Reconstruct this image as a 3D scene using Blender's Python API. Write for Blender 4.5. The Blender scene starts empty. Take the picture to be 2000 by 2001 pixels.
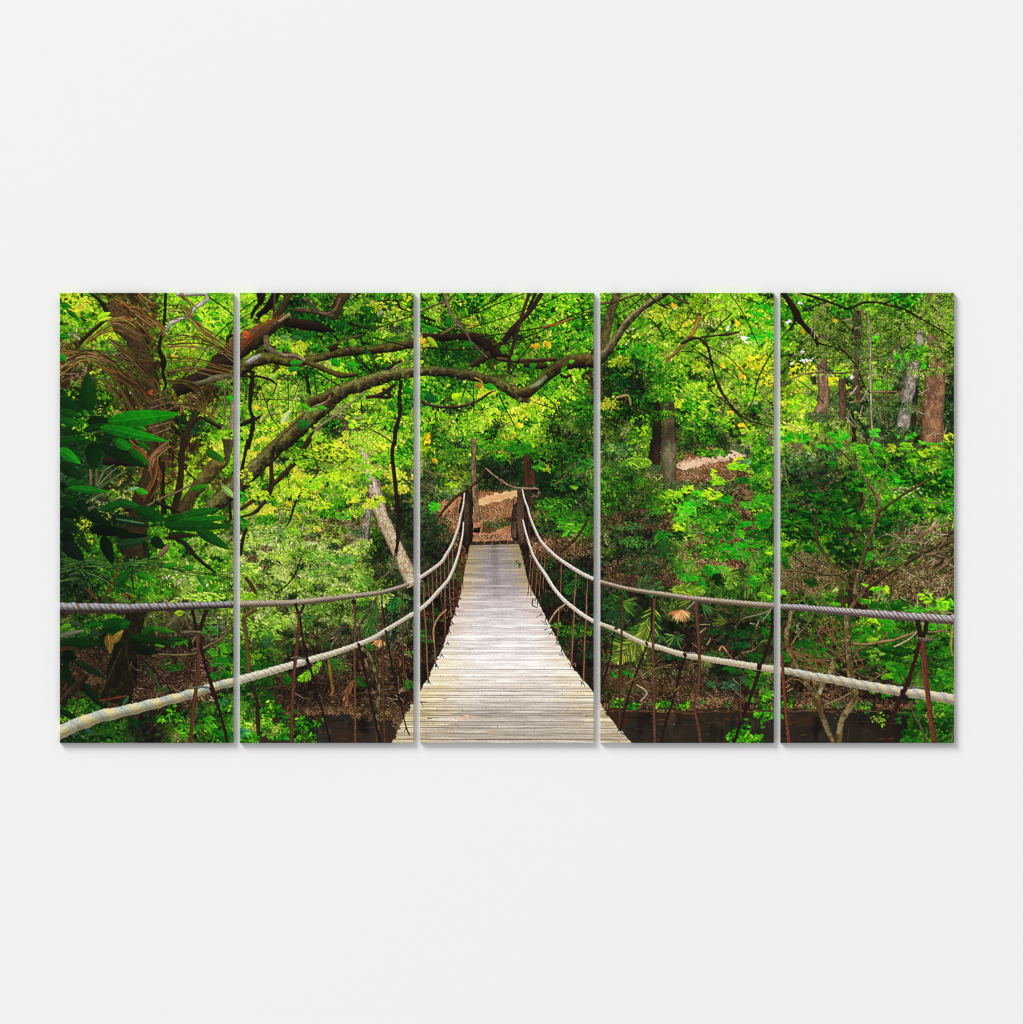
import numpy as np, math
# ---------------------------------------------------------------------------
# THE PRINTED PICTURE.  The five canvases carry one flat printed picture of a
# rope bridge in a forest.  It is drawn here, stroke by stroke, as ink colours
# on a raster (one sample per 0.87 mm of canvas) that later becomes the colour
# attribute of the printed faces.  Units: u = sample; PX0, PY0 = picture origin.
# ---------------------------------------------------------------------------
PX0, PY0, PX1, PY1 = 112, 568, 1870, 1457
SS = 2
WW, HH = (PX1-PX0)*SS, (PY1-PY0)*SS
rng = np.random.default_rng(7)
IMG = np.zeros((HH, WW, 3), np.float32)

def hx(s):
    s = s.lstrip('#'); return np.array([int(s[i:i+2], 16)/255 for i in (0, 2, 4)], np.float32)
def pal(s): return np.array([hx(c) for c in s.split()], np.float32)

NT = 256
_n = rng.random((NT, NT)).astype(np.float32)
def noise(x, y, sc=1.0, seed=0):
    x = np.asarray(x, np.float32)/sc+seed*17.31; y = np.asarray(y, np.float32)/sc+seed*41.7
    xi = np.floor(x).astype(int); yi = np.floor(y).astype(int)
    fx = x-xi; fy = y-yi; fx = fx*fx*(3-2*fx); fy = fy*fy*(3-2*fy)
    a = _n[yi % NT, xi % NT]; b = _n[yi % NT, (xi+1) % NT]
    c = _n[(yi+1) % NT, xi % NT]; d = _n[(yi+1) % NT, (xi+1) % NT]
    return a+(b-a)*fx+(c-a)*fy+(a-b-c+d)*fx*fy
def fbm(x, y, sc, seed=0, o=3):
    v = 0; w = 0
    for i in range(o):
        v = v+noise(x, y, sc/2**i, seed+i*3)/2**i; w += 1/2**i
    return v/w

def put(x, y, col, ok=None):
    """x, y in picture units; col (...,3); last one wins"""
    xi = np.round((x-PX0)*SS).astype(np.int32); yi = np.round((y-PY0)*SS).astype(np.int32)
    m = (xi >= 0) & (xi < WW) & (yi >= 0) & (yi < HH)
    if ok is not None: m &= ok
    IMG[yi[m], xi[m]] = col[m]

# ---- leaves: arrays of x, y, half length, half width, angle, colour ---------
def leaves(x, y, a, b, th, col, kind=0, vein=0.0, grad=0.18):
    x = np.asarray(x, np.float32); n = len(x)
    a = np.broadcast_to(np.asarray(a, np.float32), n); b = np.broadcast_to(np.asarray(b, np.float32), n)
    th = np.asarray(th, np.float32); y = np.asarray(y, np.float32)
    K = int(math.ceil(a.max()*SS))+1
    g = np.arange(-K, K+1, dtype=np.float32)/SS
    gx, gy = np.meshgrid(g, g); gx = gx.ravel(); gy = gy.ravel()
    step = max(1, 3000000//gx.size)
    for i in range(0, n, step):
        s = slice(i, i+step)
        X = gx[None]; Y = gy[None]
        c = np.cos(th[s])[:, None]; sn = np.sin(th[s])[:, None]
        u = (X*c+Y*sn)/a[s][:, None]; v = (-X*sn+Y*c)/b[s][:, None]
        if kind == 0:   w = np.clip(1-u*u, 0, 1)                        # lens
        else:           w = np.clip(1-u*u, 0, 1)**.6*np.clip(1.08-0.45*u, 0, 2)*.8   # ovate with tip
        ok = (np.abs(u) < 1) & (np.abs(v) < w)
        side = np.sign(v)
        sh = 1+grad*.6*np.tanh(v*2.5)*np.where(c >= 0, -1, 1)+0.08*u
        if vein:
            sh = sh+vein*((np.abs(v) < 1.25/np.maximum(b[s][:, None]*SS, 1)))
            sh = sh+0.045*np.sin(u*24+np.abs(v)*6)+.16*(noise(x[s][:, None]+X, y[s][:, None]+Y, 5, 2)-.5)
        cc = col[s][:, None, :]*sh[..., None]
        px = x[s][:, None]+X; py = y[s][:, None]+Y
        put(px, py, cc, ok)

def cluster(cx, cy, rx, ry, n, a, asp, cols, th=0.0, dth=.5, vein=0.0, kind=1, sky=.6):
    P = pal(cols) if isinstance(cols, str) else cols
    r = np.sqrt(rng.random(n)); t = rng.random(n)*6.283
    x = cx+rx*r*np.cos(t); y = cy+ry*r*np.sin(t)
    aa = a*(0.6+0.7*rng.random(n)); k = rng.integers(0, len(P), n)
    o = np.argsort(-(y-cy)*sky+rng.normal(0, ry*.5, n))
    col = P[k]*(0.85+.3*rng.random((n, 1)))
    x, y, aa, col = x[o], y[o], aa[o], col[o]
    leaves(x, y, aa, aa*asp*(0.7+.5*rng.random(n)), th+rng.normal(0, dth, n), col, kind, vein)

def leaf(p0, p1, hw, c, vein=.18):
    (x0, y0), (x1, y1) = p0, p1
    L = math.hypot(x1-x0, y1-y0)/2
    leaves([(x0+x1)/2], [(y0+y1)/2], [L], [hw], [math.atan2(y1-y0, x1-x0)], hx(c)[None], 1, vein*1.9, .22)

# ---- curves ----------------------------------------------------------------
def spline(P, step=.22):
    P = np.asarray(P, np.float32)
    if len(P) == 2: P = np.array([P[0], (P[0]+P[1])/2, P[1]], np.float32)
    Q = np.vstack([2*P[0]-P[1], P, 2*P[-1]-P[-2]])
    out = []
    for i in range(1, len(Q)-2):
        n = max(2, int(math.hypot(*(Q[i+1][:2]-Q[i][:2]))/step))
        t = np.linspace(0, 1, n, endpoint=False)[:, None]
        a, b, c, d = Q[i-1], Q[i], Q[i+1], Q[i+2]
        out.append(.5*(2*b+(c-a)*t+(2*a-5*b+4*c-d)*t*t+(3*b-a-3*c+d)*t**3))
    return np.vstack(out+[P[-1:]])

def ribbon(P, hi, lo, mid=None, nz=.35, moss=None, mossk=.5, rough=.12, streak=7., seed=None, spots=None, spotk=.7):
    C = spline(P); x, y, r = C[:, 0], C[:, 1], np.maximum(C[:, 2], .4)
    if seed is None: seed = int(rng.integers(0, 50))
    d = np.gradient(np.stack([x, y], 1), axis=0); L = np.hypot(d[:, 0], d[:, 1])+1e-6
    s = np.cumsum(L); tx, ty = d[:, 0]/L, d[:, 1]/L; nx, ny = -ty, tx
    flip = np.where(ny > 0, -1, 1)                 # t = +1 is the upper side
    r = r*(1+rough*(noise(s, s*0, 6, seed)-.5)*2+rough*(noise(s, s*0+9, 22, seed)-.5)*2)
    m = int(math.ceil(2*r.max()*SS/.8))+2
    t = np.linspace(-1, 1, m, dtype=np.float32)[None]
    S = s[:, None]; R = r[:, None]
    X = x[:, None]+(nx*flip)[:, None]*t*R; Y = y[:, None]+(ny*flip)[:, None]*t*R
    hi = hx(hi); lo = hx(lo); mid = hx(mid) if mid else (hi+lo)/2
    v = t*np.abs(ny)[:, None]+.25*t*nx[:, None]
    v = v+0*S
    k = np.clip(v, -1, 1)[..., None]
    col = np.where(k > 0, mid+(hi-mid)*k, mid+(lo-mid)*(-k))
    tex = .6*noise(S, t*R*2.2, streak, seed)+.4*noise(S, t*R, 2.0, seed+5)
    tex = .6*tex+.4*rng.random(tex.shape)
    col = col*(1+1.25*nz*(tex-.5)*2)[..., None]
    if moss is not None:
        mk = np.clip((fbm(S, t*R, 9, seed+9)-.5)*5+v*.9, 0, 1)*mossk
        col = col*(1-mk[..., None])+hx(moss)*mk[..., None]*(1+.5*(tex-.5))[..., None]
    if spots is not None:
        mk = np.clip((fbm(S, t*R, 7, seed+19)-.55)*12, 0, 1)*spotk
        col = col*(1-mk[..., None])+hx(spots)*mk[..., None]*(.8+.4*tex)[..., None]
    col = col*(1-.35*np.abs(t)**6)[..., None]
    put(X, Y, col)

def rope(P, ca, cb, lo, pitch=2.4, band=.35, skew=.9, groove=.35, shk=.75):
    C = spline(P); x, y, r = C[:, 0], C[:, 1], np.maximum(C[:, 2], .6)
    d = np.gradient(np.stack([x, y], 1), axis=0); L = np.hypot(d[:, 0], d[:, 1])+1e-6
    ph = np.cumsum(L/(pitch*r)); s = np.cumsum(L)
    tx, ty = d[:, 0]/L, d[:, 1]/L; nx, ny = -ty, tx; flip = np.where(ny > 0, -1, 1)
    m = int(math.ceil(2*r.max()*1.1*SS/.8))+2
    t = np.linspace(-1, 1, m, dtype=np.float32)[None]; R = r[:, None]
    f = (ph[:, None]+.5*skew*t) % 1
    bul = 1+.07*np.sin(f*6.283)+.14*(noise(s, s*0, 9, 7)-.5)[:, None]+.10*(noise(s, s*0+5, 2.5, 9)-.5)[:, None]
    X = x[:, None]+(nx*flip)[:, None]*t*R*bul; Y = y[:, None]+(ny*flip)[:, None]*t*R*bul
    A = hx(ca); B = hx(cb); LO = hx(lo)
    kb = np.clip((.5*band-np.abs(f-.5))*9+.5, 0, 1)[..., None]
    col = A+(B-A)*kb*(.4+.9*noise(s[:, None], t*R, 12, 12))[..., None]
    g = np.exp(-((np.minimum(f, 1-f))/.07)**2)*groove
    v = t+0*f
    sh = np.clip(.5-.95*(v), 0, 1)**1.3
    sh = sh*shk; col = col*(1-sh[..., None])+LO*sh[..., None]
    col = col*(1-g[..., None])*(1+.12*(noise(s[:, None], t*R*3, 3, 3)-.5)*2)[..., None]
    put(X, Y, col)

def bundle(P, n, spread, r, cols, fan=0.6):
    cols = cols.split(); P = np.asarray(P, float)
    spread *= 1.5
    for i in range(n):
        o0 = rng.normal(0, spread*.5, 2); o1 = rng.normal(0, spread*.5*(1+fan), 2)
        k = np.linspace(0, 1, len(P))[:, None]
        Q = P[:, :2]+o0*(1-k)+o1*k+rng.normal(0, spread*.08, (len(P), 2))
        rr = r*(.6+.7*rng.random())*np.interp(np.linspace(0, 1, len(P)), [0, .3, 1], [.8, 1, .35])
        c = cols[rng.integers(len(cols))]; h = hx(c)
        h2 = ''.join('%02x' % int(255*min(1, v*1.35)) for v in h); l2 = ''.join('%02x' % int(255*v*.5) for v in h)
        ribbon(np.column_stack([Q, rr]), h2, l2, c, nz=.15, rough=.05)

def fern(P, n, L, cols, sweep=.9, w=.9, droop=.25):
    C = spline([(a, b, 0) for a, b in P], 1.0); k = np.linspace(0, len(C)-1, n).astype(int)
    d = np.gradient(C[:, :2], axis=0); pc = pal(cols)
    X = []; Y = []; T = []; A = []
    for j, i in enumerate(k):
        f = j/(n-1); l = L*(math.sin(math.pi*min(1, f*.9+.12))**.7+.15)
        th = math.atan2(d[i, 1], d[i, 0])
        for sg in (-1, 1):
            a = th+sg*sweep+rng.normal(0, .06)+(droop*math.cos(th+sg*sweep))
            X.append(C[i, 0]+math.cos(a)*l/2); Y.append(C[i, 1]+math.sin(a)*l/2); T.append(a); A.append(l/2)
    A = np.array(A); m = len(A)
    leaves(X, Y, A, np.full(m, w), T, pc[rng.integers(0, len(pc), m)]*(.6+.55*rng.random((m, 1))), 0)
    ribbon([(a, b, .7) for a, b in P], cols.split()[-1], cols.split()[0])

def fan(cx, cy, R, a0, a1, n, cols, w=1.0, dim=.4):
    a = np.radians(np.linspace(a0, a1, n)+rng.normal(0, 3, n)); l = R*(.6+.4*rng.random(n)); pc = pal(cols)
    leaves(cx+np.cos(a)*l/2, cy+np.sin(a)*l/2, l/2, np.full(n, w*.75), a, pc[rng.integers(0, len(pc), n)]*(dim+.5*rng.random((n, 1))), 0)

def poly(pts, c, c2=None, nz=.3, sc=2.5, spots=None, spotk=.5, seed=1, edge=1.5):
    P = np.array(pts, float); x0, y0 = P.min(0)-edge*2; x1, y1 = P.max(0)+edge*2
    gx, gy = np.meshgrid(np.arange(x0, x1, 1/SS), np.arange(y0, y1, 1/SS))
    wx = gx+edge*2*(noise(gx, gy, 5, seed)-.5)*2; wy = gy+edge*2*(noise(gx, gy, 5, seed+7)-.5)*2
    ins = np.zeros(gx.shape, bool)
    for i in range(len(P)):
        xa, ya = P[i]; xb, yb = P[(i+1) % len(P)]
        if ya == yb: continue
        c1 = ((ya > wy) != (yb > wy)) & (wx < (xb-xa)*(wy-ya)/(yb-ya)+xa)
        ins ^= c1
    A = hx(c); B = hx(c2) if c2 else A
    k = fbm(gx, gy, 26, seed+2)[..., None]; k = np.clip((k-.5)*2.5+.5, 0, 1)
    col = (A+(B-A)*k)*(1+nz*2*(.5*noise(gx, gy, sc, seed+3)+.5*noise(gx, gy, sc/2.2, seed+4)-.5))[..., None]
    if spots:
        m = np.clip((noise(gx, gy, 2.2, seed+5)-.66)*8, 0, 1)[..., None]*spotk
        col = col*(1-m)+hx(spots)*m
    put(gx, gy, col, ins)

# frames of reference of the drawing blocks (one block = 350 x 300 units)
F = 5.517
OR = {}
for k_, ox_ in zip('ABCDE', (110, 465, 815, 1168, 1520)):
    for j_, oy_ in zip('123', (570, 860, 1155)): OR[k_+j_] = (ox_, oy_)
def q(b, s):
    """'x,y,r x,y,r' in block coordinates -> picture units"""
    ox, oy = OR[b]; out = []
    for w in s.split():
        v = [float(t) for t in w.split(',')]
        o = [ox+v[0]/F, oy+v[1]/F]
        if len(v) > 2: o.append(v[2]/F)
        out.append(tuple(o))
    return out

# ---- ground layer: kinds of growth on a 40 unit lattice ----------------------
ROWS = """
YLKKKLLLLLLDGFFGGLLLGLLLGLGLFLLYLLLGLGGLGGFF
LYLKKLLLLLLKDGGGFGLFGLLLGGGFLLYFLLLGLFFGFGFL
KYLKKLYLLLKKGGGGGFGGKKLLLGGFLLLLFLLLFFFLFFRF
KKLKKLYLKKKKFGGGFLGGGKGGGGKGLLLFLYYFFFRFFRFF
KKLKKYKKFKFFGLGGLLGGGGGGGKKDDDGLFLFYLFdFRdFd
DDLKKKKKLLLFFLLLGGFLLLLLFGGDdGGLRFFYLFFdFRKd
DGKKKKDLLLLYFdRLLLFLLYLLLFFFGGGGLFFLLFFddRKd
DDDDKKKYLLYLYLFRYYGLLYGLGdFdLKKddRFLFRFRddKK
DDDKKKYKLLLYLYYYYFLLddDDGFFdFKKBBBFdddFGGGLG
DDKgKYLKFLYYFLYFYFdFFddDDdGGFFKKBBBGdRFGGGGG
DDgKDLLGKFYLLFRFRddBBBBBGdGdFGGGGBGRRGGGGGGG
DYDDGGLLRFLFYFRLRddBBBBbdGFddbGGGBGGGGRRFRFR
DGGDKGFggggFRRRdRddbBBBbFbFdddFGBBGGGGRGFFRR
ddGdFggGgggggFgddRddbbbbbdbdddFFBBGGGFRbFFRR
DdGGGFgGggggggFFdddbbbbbdddbbdFFGBGBGGRbRRRR
bFbbFRRFggggggFRddbbbbbbbddddFFdFFGbGFbbGRbL
GGGFRRRRFFggFRRRdRbbbbbbbdddFdbRddGbFbGLGGFG
DDDFbbbRGGFbbRRRbbbbbbbbbbbbFbbRdRdRGbRGGGdG
bKKbbbBbGGGbbFbRbbbbbbbbbbbMRMMRddFbbFbbdGFG
bbKbbbbbFGbbbbbbBbbbbbbbbbbMMMRbbbFbbbbbbbGG
GGbbbbdGGFbWWWWWbBbbbbbbbbbWWWWWWWFWWWWWWWGG
DdGdWFFGGGFWWWWWWWWWWWWWWWWWWWWWWWWWWWWWWGGG
""".split()
KINDS = {  # palette dark -> bright, mean leaf half length, aspect, direction, spread of directions
 'Y': ('1c3008 386010 588c14 78ac1a 90c420 a8d42c c0e03c d8e858 d8c040', 2.2, .6, .2, .7),
 'L': ('10300a 205010 388414 50a41a 68bc22 80cc2c 9cdc40 bce860 90a04c', 2.7, .58, .3, .7),
 'G': ('061c05 0e380a 185c0e 247814 308c18 44a420 60bc28 8cd040 5c803c', 3.2, .52, .2, .7),
 'F': ('0e1a08 1c340e 305416 447020 5a8a2a 749e38 90b850 7a7848 b4bc80', 2.2, .5, .3, .9),
 'g': ('18260c 2c4a12 44701c 5a8a28 74a63a 8ebe4e aad468 d0e498 8c9468', 2.4, .48, .25, .8),
 'd': ('0a100a 121e10 1a3016 26441e 34582a 466c38 5c8450 748868 545438', 1.9, .45, .2, .8),
 'D': ('040a04 07160a 0a220b 0e300f 124012 1a4e1a 14381a 24602a 34503a', 3.8, .45, .2, .8),
 'K': ('140c06 22160b 342210 4c3218 644422 3c4814 586c1c 84a830 a8885c', 2.8, .28, .6, .7),
 'B': ('1a0e07 2c1a0e 442e1b 5a3f26 745236 8c6848 a88662 c4a482 4c5428', 1.4, .6, 0., 1.4),
 'b': ('100905 1c110a 2a1b10 3a2618 4c3422 644632 80604a 2e4018 a08468', 2.0, .3, .1, 1.0),
 'R': ('16160c 282612 3c3a1c 504c28 666038 7e764c 989468 b8ac88 48682a', 1.9, .38, .5, 1.1),
 'M': ('1c1508 2c200e 3c2d16 4a3a1e 584624 66502c 7a6038 505420 8a6c4c', 1.7, .4, 0., .9),
 'W': ('1e1810 241e15 2a2319 30281d 32291e 36301f 302a22 2c2a22 383024', 5.0, .2, 0., .08),
}
def ground():
    G = [list(r) for r in ROWS]
    for r in G: assert len(r) == 44, (''.join(r), len(r))
    codes = sorted(KINDS); idx = {c: i for i, c in enumerate(codes)}
    M = np.array([[idx[c] for c in r] for r in G])
    def kind_at(x, y):
        j = np.clip(((x-117)/40), 0, 43.99).astype(int); i = np.clip(((y-572)/40), 0, 21.99).astype(int)
        return M[i, j]
    # underpainting
    yy, xx = np.mgrid[0:HH, 0:WW]; X = xx/SS+PX0; Y = yy/SS+PY0
    k = kind_at(X+(noise(X, Y, 13, 1)-.5)*60, Y+(noise(X, Y, 13, 2)-.5)*60)
    P = np.array([pal(KINDS[c][0]) for c in codes])
    lev = np.clip((fbm(X, Y, 16, 4)-.5)*4+1.6, 0, 4)
    IMG[:] = P[k, lev.astype(int)]*.95
    for big, n, per in ((2.1, 3000, 7), (1.5, 9000, 7), (1.05, 20000, 6), (.7, 14000, 5), (.8, 30000, 1)):
        x = rng.uniform(PX0, PX1, n); y = rng.uniform(PY0, PY1, n)
        strokes(x, y, kind_at(x+rng.normal(0, 15, n), y+rng.normal(0, 13, n)), big, per)
    soften(3)
    for big, n, per in ((1.9, 1500, 7), (1.5, 2600, 7), (1.15, 5200, 7), (.8, 5000, 5), (.6, 16000, 1)):
        x = rng.uniform(PX0, PX1, n); y = rng.uniform(PY0, PY1, n)
        strokes(x, y, kind_at(x+rng.normal(0, 12, n), y+rng.normal(0, 10, n)), big, per, 9., .4)

CODES = sorted(KINDS); PALS = np.array([pal(KINDS[c][0]) for c in CODES])
Lk = np.array([KINDS[c][1] for c in CODES]); Ak = np.array([KINDS[c][2] for c in CODES])
Dk = np.array([KINDS[c][3] for c in CODES]); Sk = np.array([KINDS[c][4] for c in CODES])
def strokes(x, y, k, big, per, amp=12., shift=0.):
    """sprigs (leaves set along a short twig) or, with per = 1, loose specks"""
    wet = CODES.index('W'); n = len(x)
    f = fbm(x, y, 30, 6)*.5+fbm(x, y, 9, 8)*.5
    lev = 4.2+shift+(f-.5)*amp+rng.normal(0, 1.9, n)
    a = Lk[k]*big*(.65+.7*rng.random(n))
    th0 = Dk[k]+rng.normal(0, 1, n)*Sk[k]
    th0 = np.where(rng.random(n) < .5, th0, np.pi-th0)
    keep = k != wet if per > 1 else (k != wet) | (rng.random(n) < .25)
    x, y, k, lev, a, th0 = x[keep], y[keep], k[keep], lev[keep], a[keep], th0[keep]; n = len(x)
    if per > 1:
        j = np.tile(np.arange(per), n); rep = lambda v: np.repeat(v, per)
        x, y, k, lev, a, th0 = map(rep, (x, y, k, lev, a, th0))
        g_ = a*1.15*(j-per/2); sd = np.where(j % 2 == 0, 1, -1); op = .75+rng.normal(0, .2, n*per)
        bend = 0.04*(j-per/2)
        tip = j == per-1; th = np.where(tip, th0, th0+sd*op)
        a = a*np.where(tip, 1.1, 1-.35*np.abs(j-per*.45)/per)
        x = x+np.cos(th0+bend)*g_+np.where(tip, 0, 1)*np.cos(th)*a*.9
        y = y+np.sin(th0+bend)*g_+np.where(tip, 0, 1)*np.sin(th)*a*.9
        lev = lev+rng.normal(0, .7, n*per)
    else:
        th = th0+rng.normal(0, .9, n)
        lev = np.where(rng.random(n) < .08, 8, lev)
    lv = np.clip(lev, 0, 8).astype(int)
    col = PALS[k, lv]*(.86+.28*rng.random((len(x), 1)))
    a = np.clip(a, .8, 12); b = np.maximum(a*Ak[k]*(.8+.4*rng.random(len(x))), .5)
    for c0 in range(0, len(x), 7000):
        w = np.arange(c0, min(len(x), c0+7000))
        for lo_, hi_ in ((4.5, 99), (2.2, 4.5), (0, 2.2)):
            m = w[(a[w] >= lo_) & (a[w] < hi_)]
            if len(m): leaves(x[m], y[m], a[m], b[m], th[m], col[m], 1)

def sprinkle(cx, cy, rx, ry, kind, dens=1., big=1., per=1, shift=0., soft=.45):
    """growth of one kind scattered over a soft-edged patch"""
    n = int(rx*ry*3.14*.35*dens/(big*big)/(1 if per == 1 else per*.6))
    r = np.sqrt(rng.random(n))*(1-soft/2+soft*rng.random(n)); t = rng.random(n)*6.283
    strokes(cx+rx*r*np.cos(t), cy+ry*r*np.sin(t), np.full(n, CODES.index(kind)), big, per, 8., shift)

def tone(cx, cy, rx, ry, k, tint=(1, 1, 1), pw=1.5):
    """darker or lighter passage of the picture, fading out to its rim"""
    x0, x1 = max(PX0, cx-rx), min(PX1, cx+rx); y0, y1 = max(PY0, cy-ry), min(PY1, cy+ry)
    a, b, c, d = int((x0-PX0)*SS), int((x1-PX0)*SS), int((y0-PY0)*SS), int((y1-PY0)*SS)
    yy, xx = np.mgrid[c:d, a:b]; X = xx/SS+PX0; Y = yy/SS+PY0
    w = np.clip(1-((X-cx)/rx)**2-((Y-cy)/ry)**2, 0, 1)**(1/pw)
    w = np.clip(w*(.75+.5*fbm(X, Y, 18, 31)), 0, 1)[..., None]
    IMG[c:d, a:b] *= 1+(k*np.array(tint, np.float32)-1)*w

def soften(r):
    """the far layer lies beyond the lens's sharp distance"""
    global IMG
    for ax in (0, 1):
        for _ in range(2):
            IMG = sum(np.roll(IMG, j, ax) for j in range(-r, r+1))/(2*r+1)
    IMG = np.ascontiguousarray(IMG, dtype=np.float32)

def grade():
    """fine paper grain and the warm green of the print"""
    global IMG
    r, g, b = IMG[..., 0], IMG[..., 1], IMG[..., 2]
    gr = np.clip((g-np.maximum(r, b))*2.2, 0, 1)
    em = np.clip((g-r)*1.6, 0, 1)
    r += em*g*.13; b -= gr*b*.42; g -= gr*g*.03
    nse = rng.normal(0, 1, IMG.shape[:2]).astype(np.float32)
    IMG *= (1+.055*nse)[..., None]
    IMG += (.010*rng.normal(0, 1, IMG.shape[:2]))[..., None]
    np.clip(IMG, 0, 1, out=IMG)

BROWN = '6a4a28 7a5832 4a3418 5a4220 8e6c42 3c2c18 a08054'
def br(b, s, hi='6a5c3c', lo='120c08', mid=None, **k): ribbon(q(b, s), hi, lo, mid, **k)
def thin(s, k=.72):
    return ' '.join(','.join(p.split(',')[:2]+['%g' % (float(p.split(',')[2])*(k if float(p.split(',')[2]) < 12 else .88))]) for p in s.split())
def dk(b, s, **k): br(b, thin(s), '4c4232', '0a0806', '241b13', **k)          # dark vines and twigs
def tw(b, s, mid='746044'): br(b, s, 'a08c68', '3a2c1c', mid)          # pale twigs
def mo(b, s, **k):                                                        # mossy limbs
    k.setdefault('moss', '6a7428'); k.setdefault('mossk', .75)
    br(b, s, '7c7442', '140d06', '45351c', **k)
def lf(b, s, hw, c, vein=.18):
    p = q(b, s); leaf(p[0], p[1], hw/F, c, vein)

def trunks_far():
    # far trunks
    br('E1', '480,180,30 490,340,34', '8a8272', '3c362c', spots='a8a290')
    br('E1', '490,850,66 500,1100,62 450,1360,70', 'a08270', '4c3830', '80644f', moss=None, streak=12)
    br('E1', '1560,330,55 1540,560,52', '8c8678', '38342a', '6a6252', spots='a8a494', rough=.2)
    br('E1', '1440,850,64 1400,1150,72 1350,1520,76', '9a948a', '302e28', '6e685c', spots='aaa698', rough=.15)
    br('E1', '1500,850,28 1480,1150,30 1460,1500,30', '3c4030', '12140e')
    br('E1', '1715,700,118 1690,1150,112 1665,1640,118', 'b08a68', '5c4030', '926a4e', streak=16, nz=.45, spots='bca080', spotk=.4, rough=.05)
    br('E1', '690,900,36 700,1150,34 700,1360,38', '7a5c46', '34241a', '5a4234')
    br('E1', '930,1010,18 790,1150,26 800,1350,26 830,1620,26', '4a2e20', '140c08')
    br('E1', '380,860,18 400,1000,22', '5a4434', '20160f')
    br('E1', '860,220,30 870,380,26', '7c5c40', '3c281a')
    br('E1', '830,600,28 840,690,26', '7c5238', '3c281a')
    br('D1', '645,1260,50 640,1655,52', '503a2c', '1c120c', streak=16)
    br('D1', '765,1240,72 775,1655,76', '8a7656', '3e3424', '6a5a40', streak=16, nz=.45)
    br('D2', '625,-10,62 615,200,60 610,330,55', '4c3428', '180f0a', streak=14)
    br('D2', '765,-10,76 775,250,72 780,530,62', '867252', '383020', '625440', streak=14, nz=.45, spots='5a7c58', spotk=.5)
    br('D2', '650,800,50 680,960,60', '6a5c48', '241c14', '4a3c2c')
    br('B1', '1130,1230,92 1130,1655,95', '6c5c46', '2c241a', '4c4030', streak=12)
    br('B1', '590,960,34 570,1260,30', '66683a', '2c2a14')
    br('B1', '250,-10,60 230,200,10', '1c140e', '0a0705')
    br('B2', '1400,180,50 1450,400,76 1540,800,74 1680,1100,70 1800,1350,80 1900,1560,88', 'd4c8b0', '6c5c48', 'ac9c82', spots='94603c', spotk=.5, streak=3, nz=.4, rough=.05)
    br('B2', '1450,320,20 1500,560,18 1545,700,14', 'd8d8d4', 'a0a098', spots='b0a48c')
    br('B2', '1410,730,32 1390,900,44 1350,1115,50', 'a8a298', '4a443c', '7c766c', nz=.5)
    br('B2', '1580,250,34 1560,400,36', '8c8272', '3c342a')
    br('B2', '1290,1230,24 1240,1500,26', '9a8c7c', '4c4034', nz=.5)
    br('B2', '1760,300,70 1770,700,75 1790,1000,60', '3e3c28', '171a10', nz=.6)
    br('B3', '1130,330,30 1090,480,34', '8a9088', '3e4238', nz=.6)
    br('C2', '95,180,40 110,500,42 100,760,44', '7a6c48', '2e2818', '554a30', nz=.45)
    br('C2', '165,400,20 170,560,18', '6a7060', '3a4034')
    br('C1', '600,1530,22 610,1660,24', '8c7c6c', '3c3026')
    br('E2', '900,560,24 910,760,22', '6a4430', '2a1a12')
    br('E2', '920,1400,70 900,1655,90', '3a2a22', '180f0b', nz=.6)

def soft(b, pts, kind, shift=0.):
    Q_ = np.array(q(b, pts)); c_ = (Q_.max(0)+Q_.min(0))/2; e_ = (Q_.max(0)-Q_.min(0))/2*1.1
    sprinkle(c_[0], c_[1], e_[0], e_[1], kind, 2.0, 1., 1, shift, .7)

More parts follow.
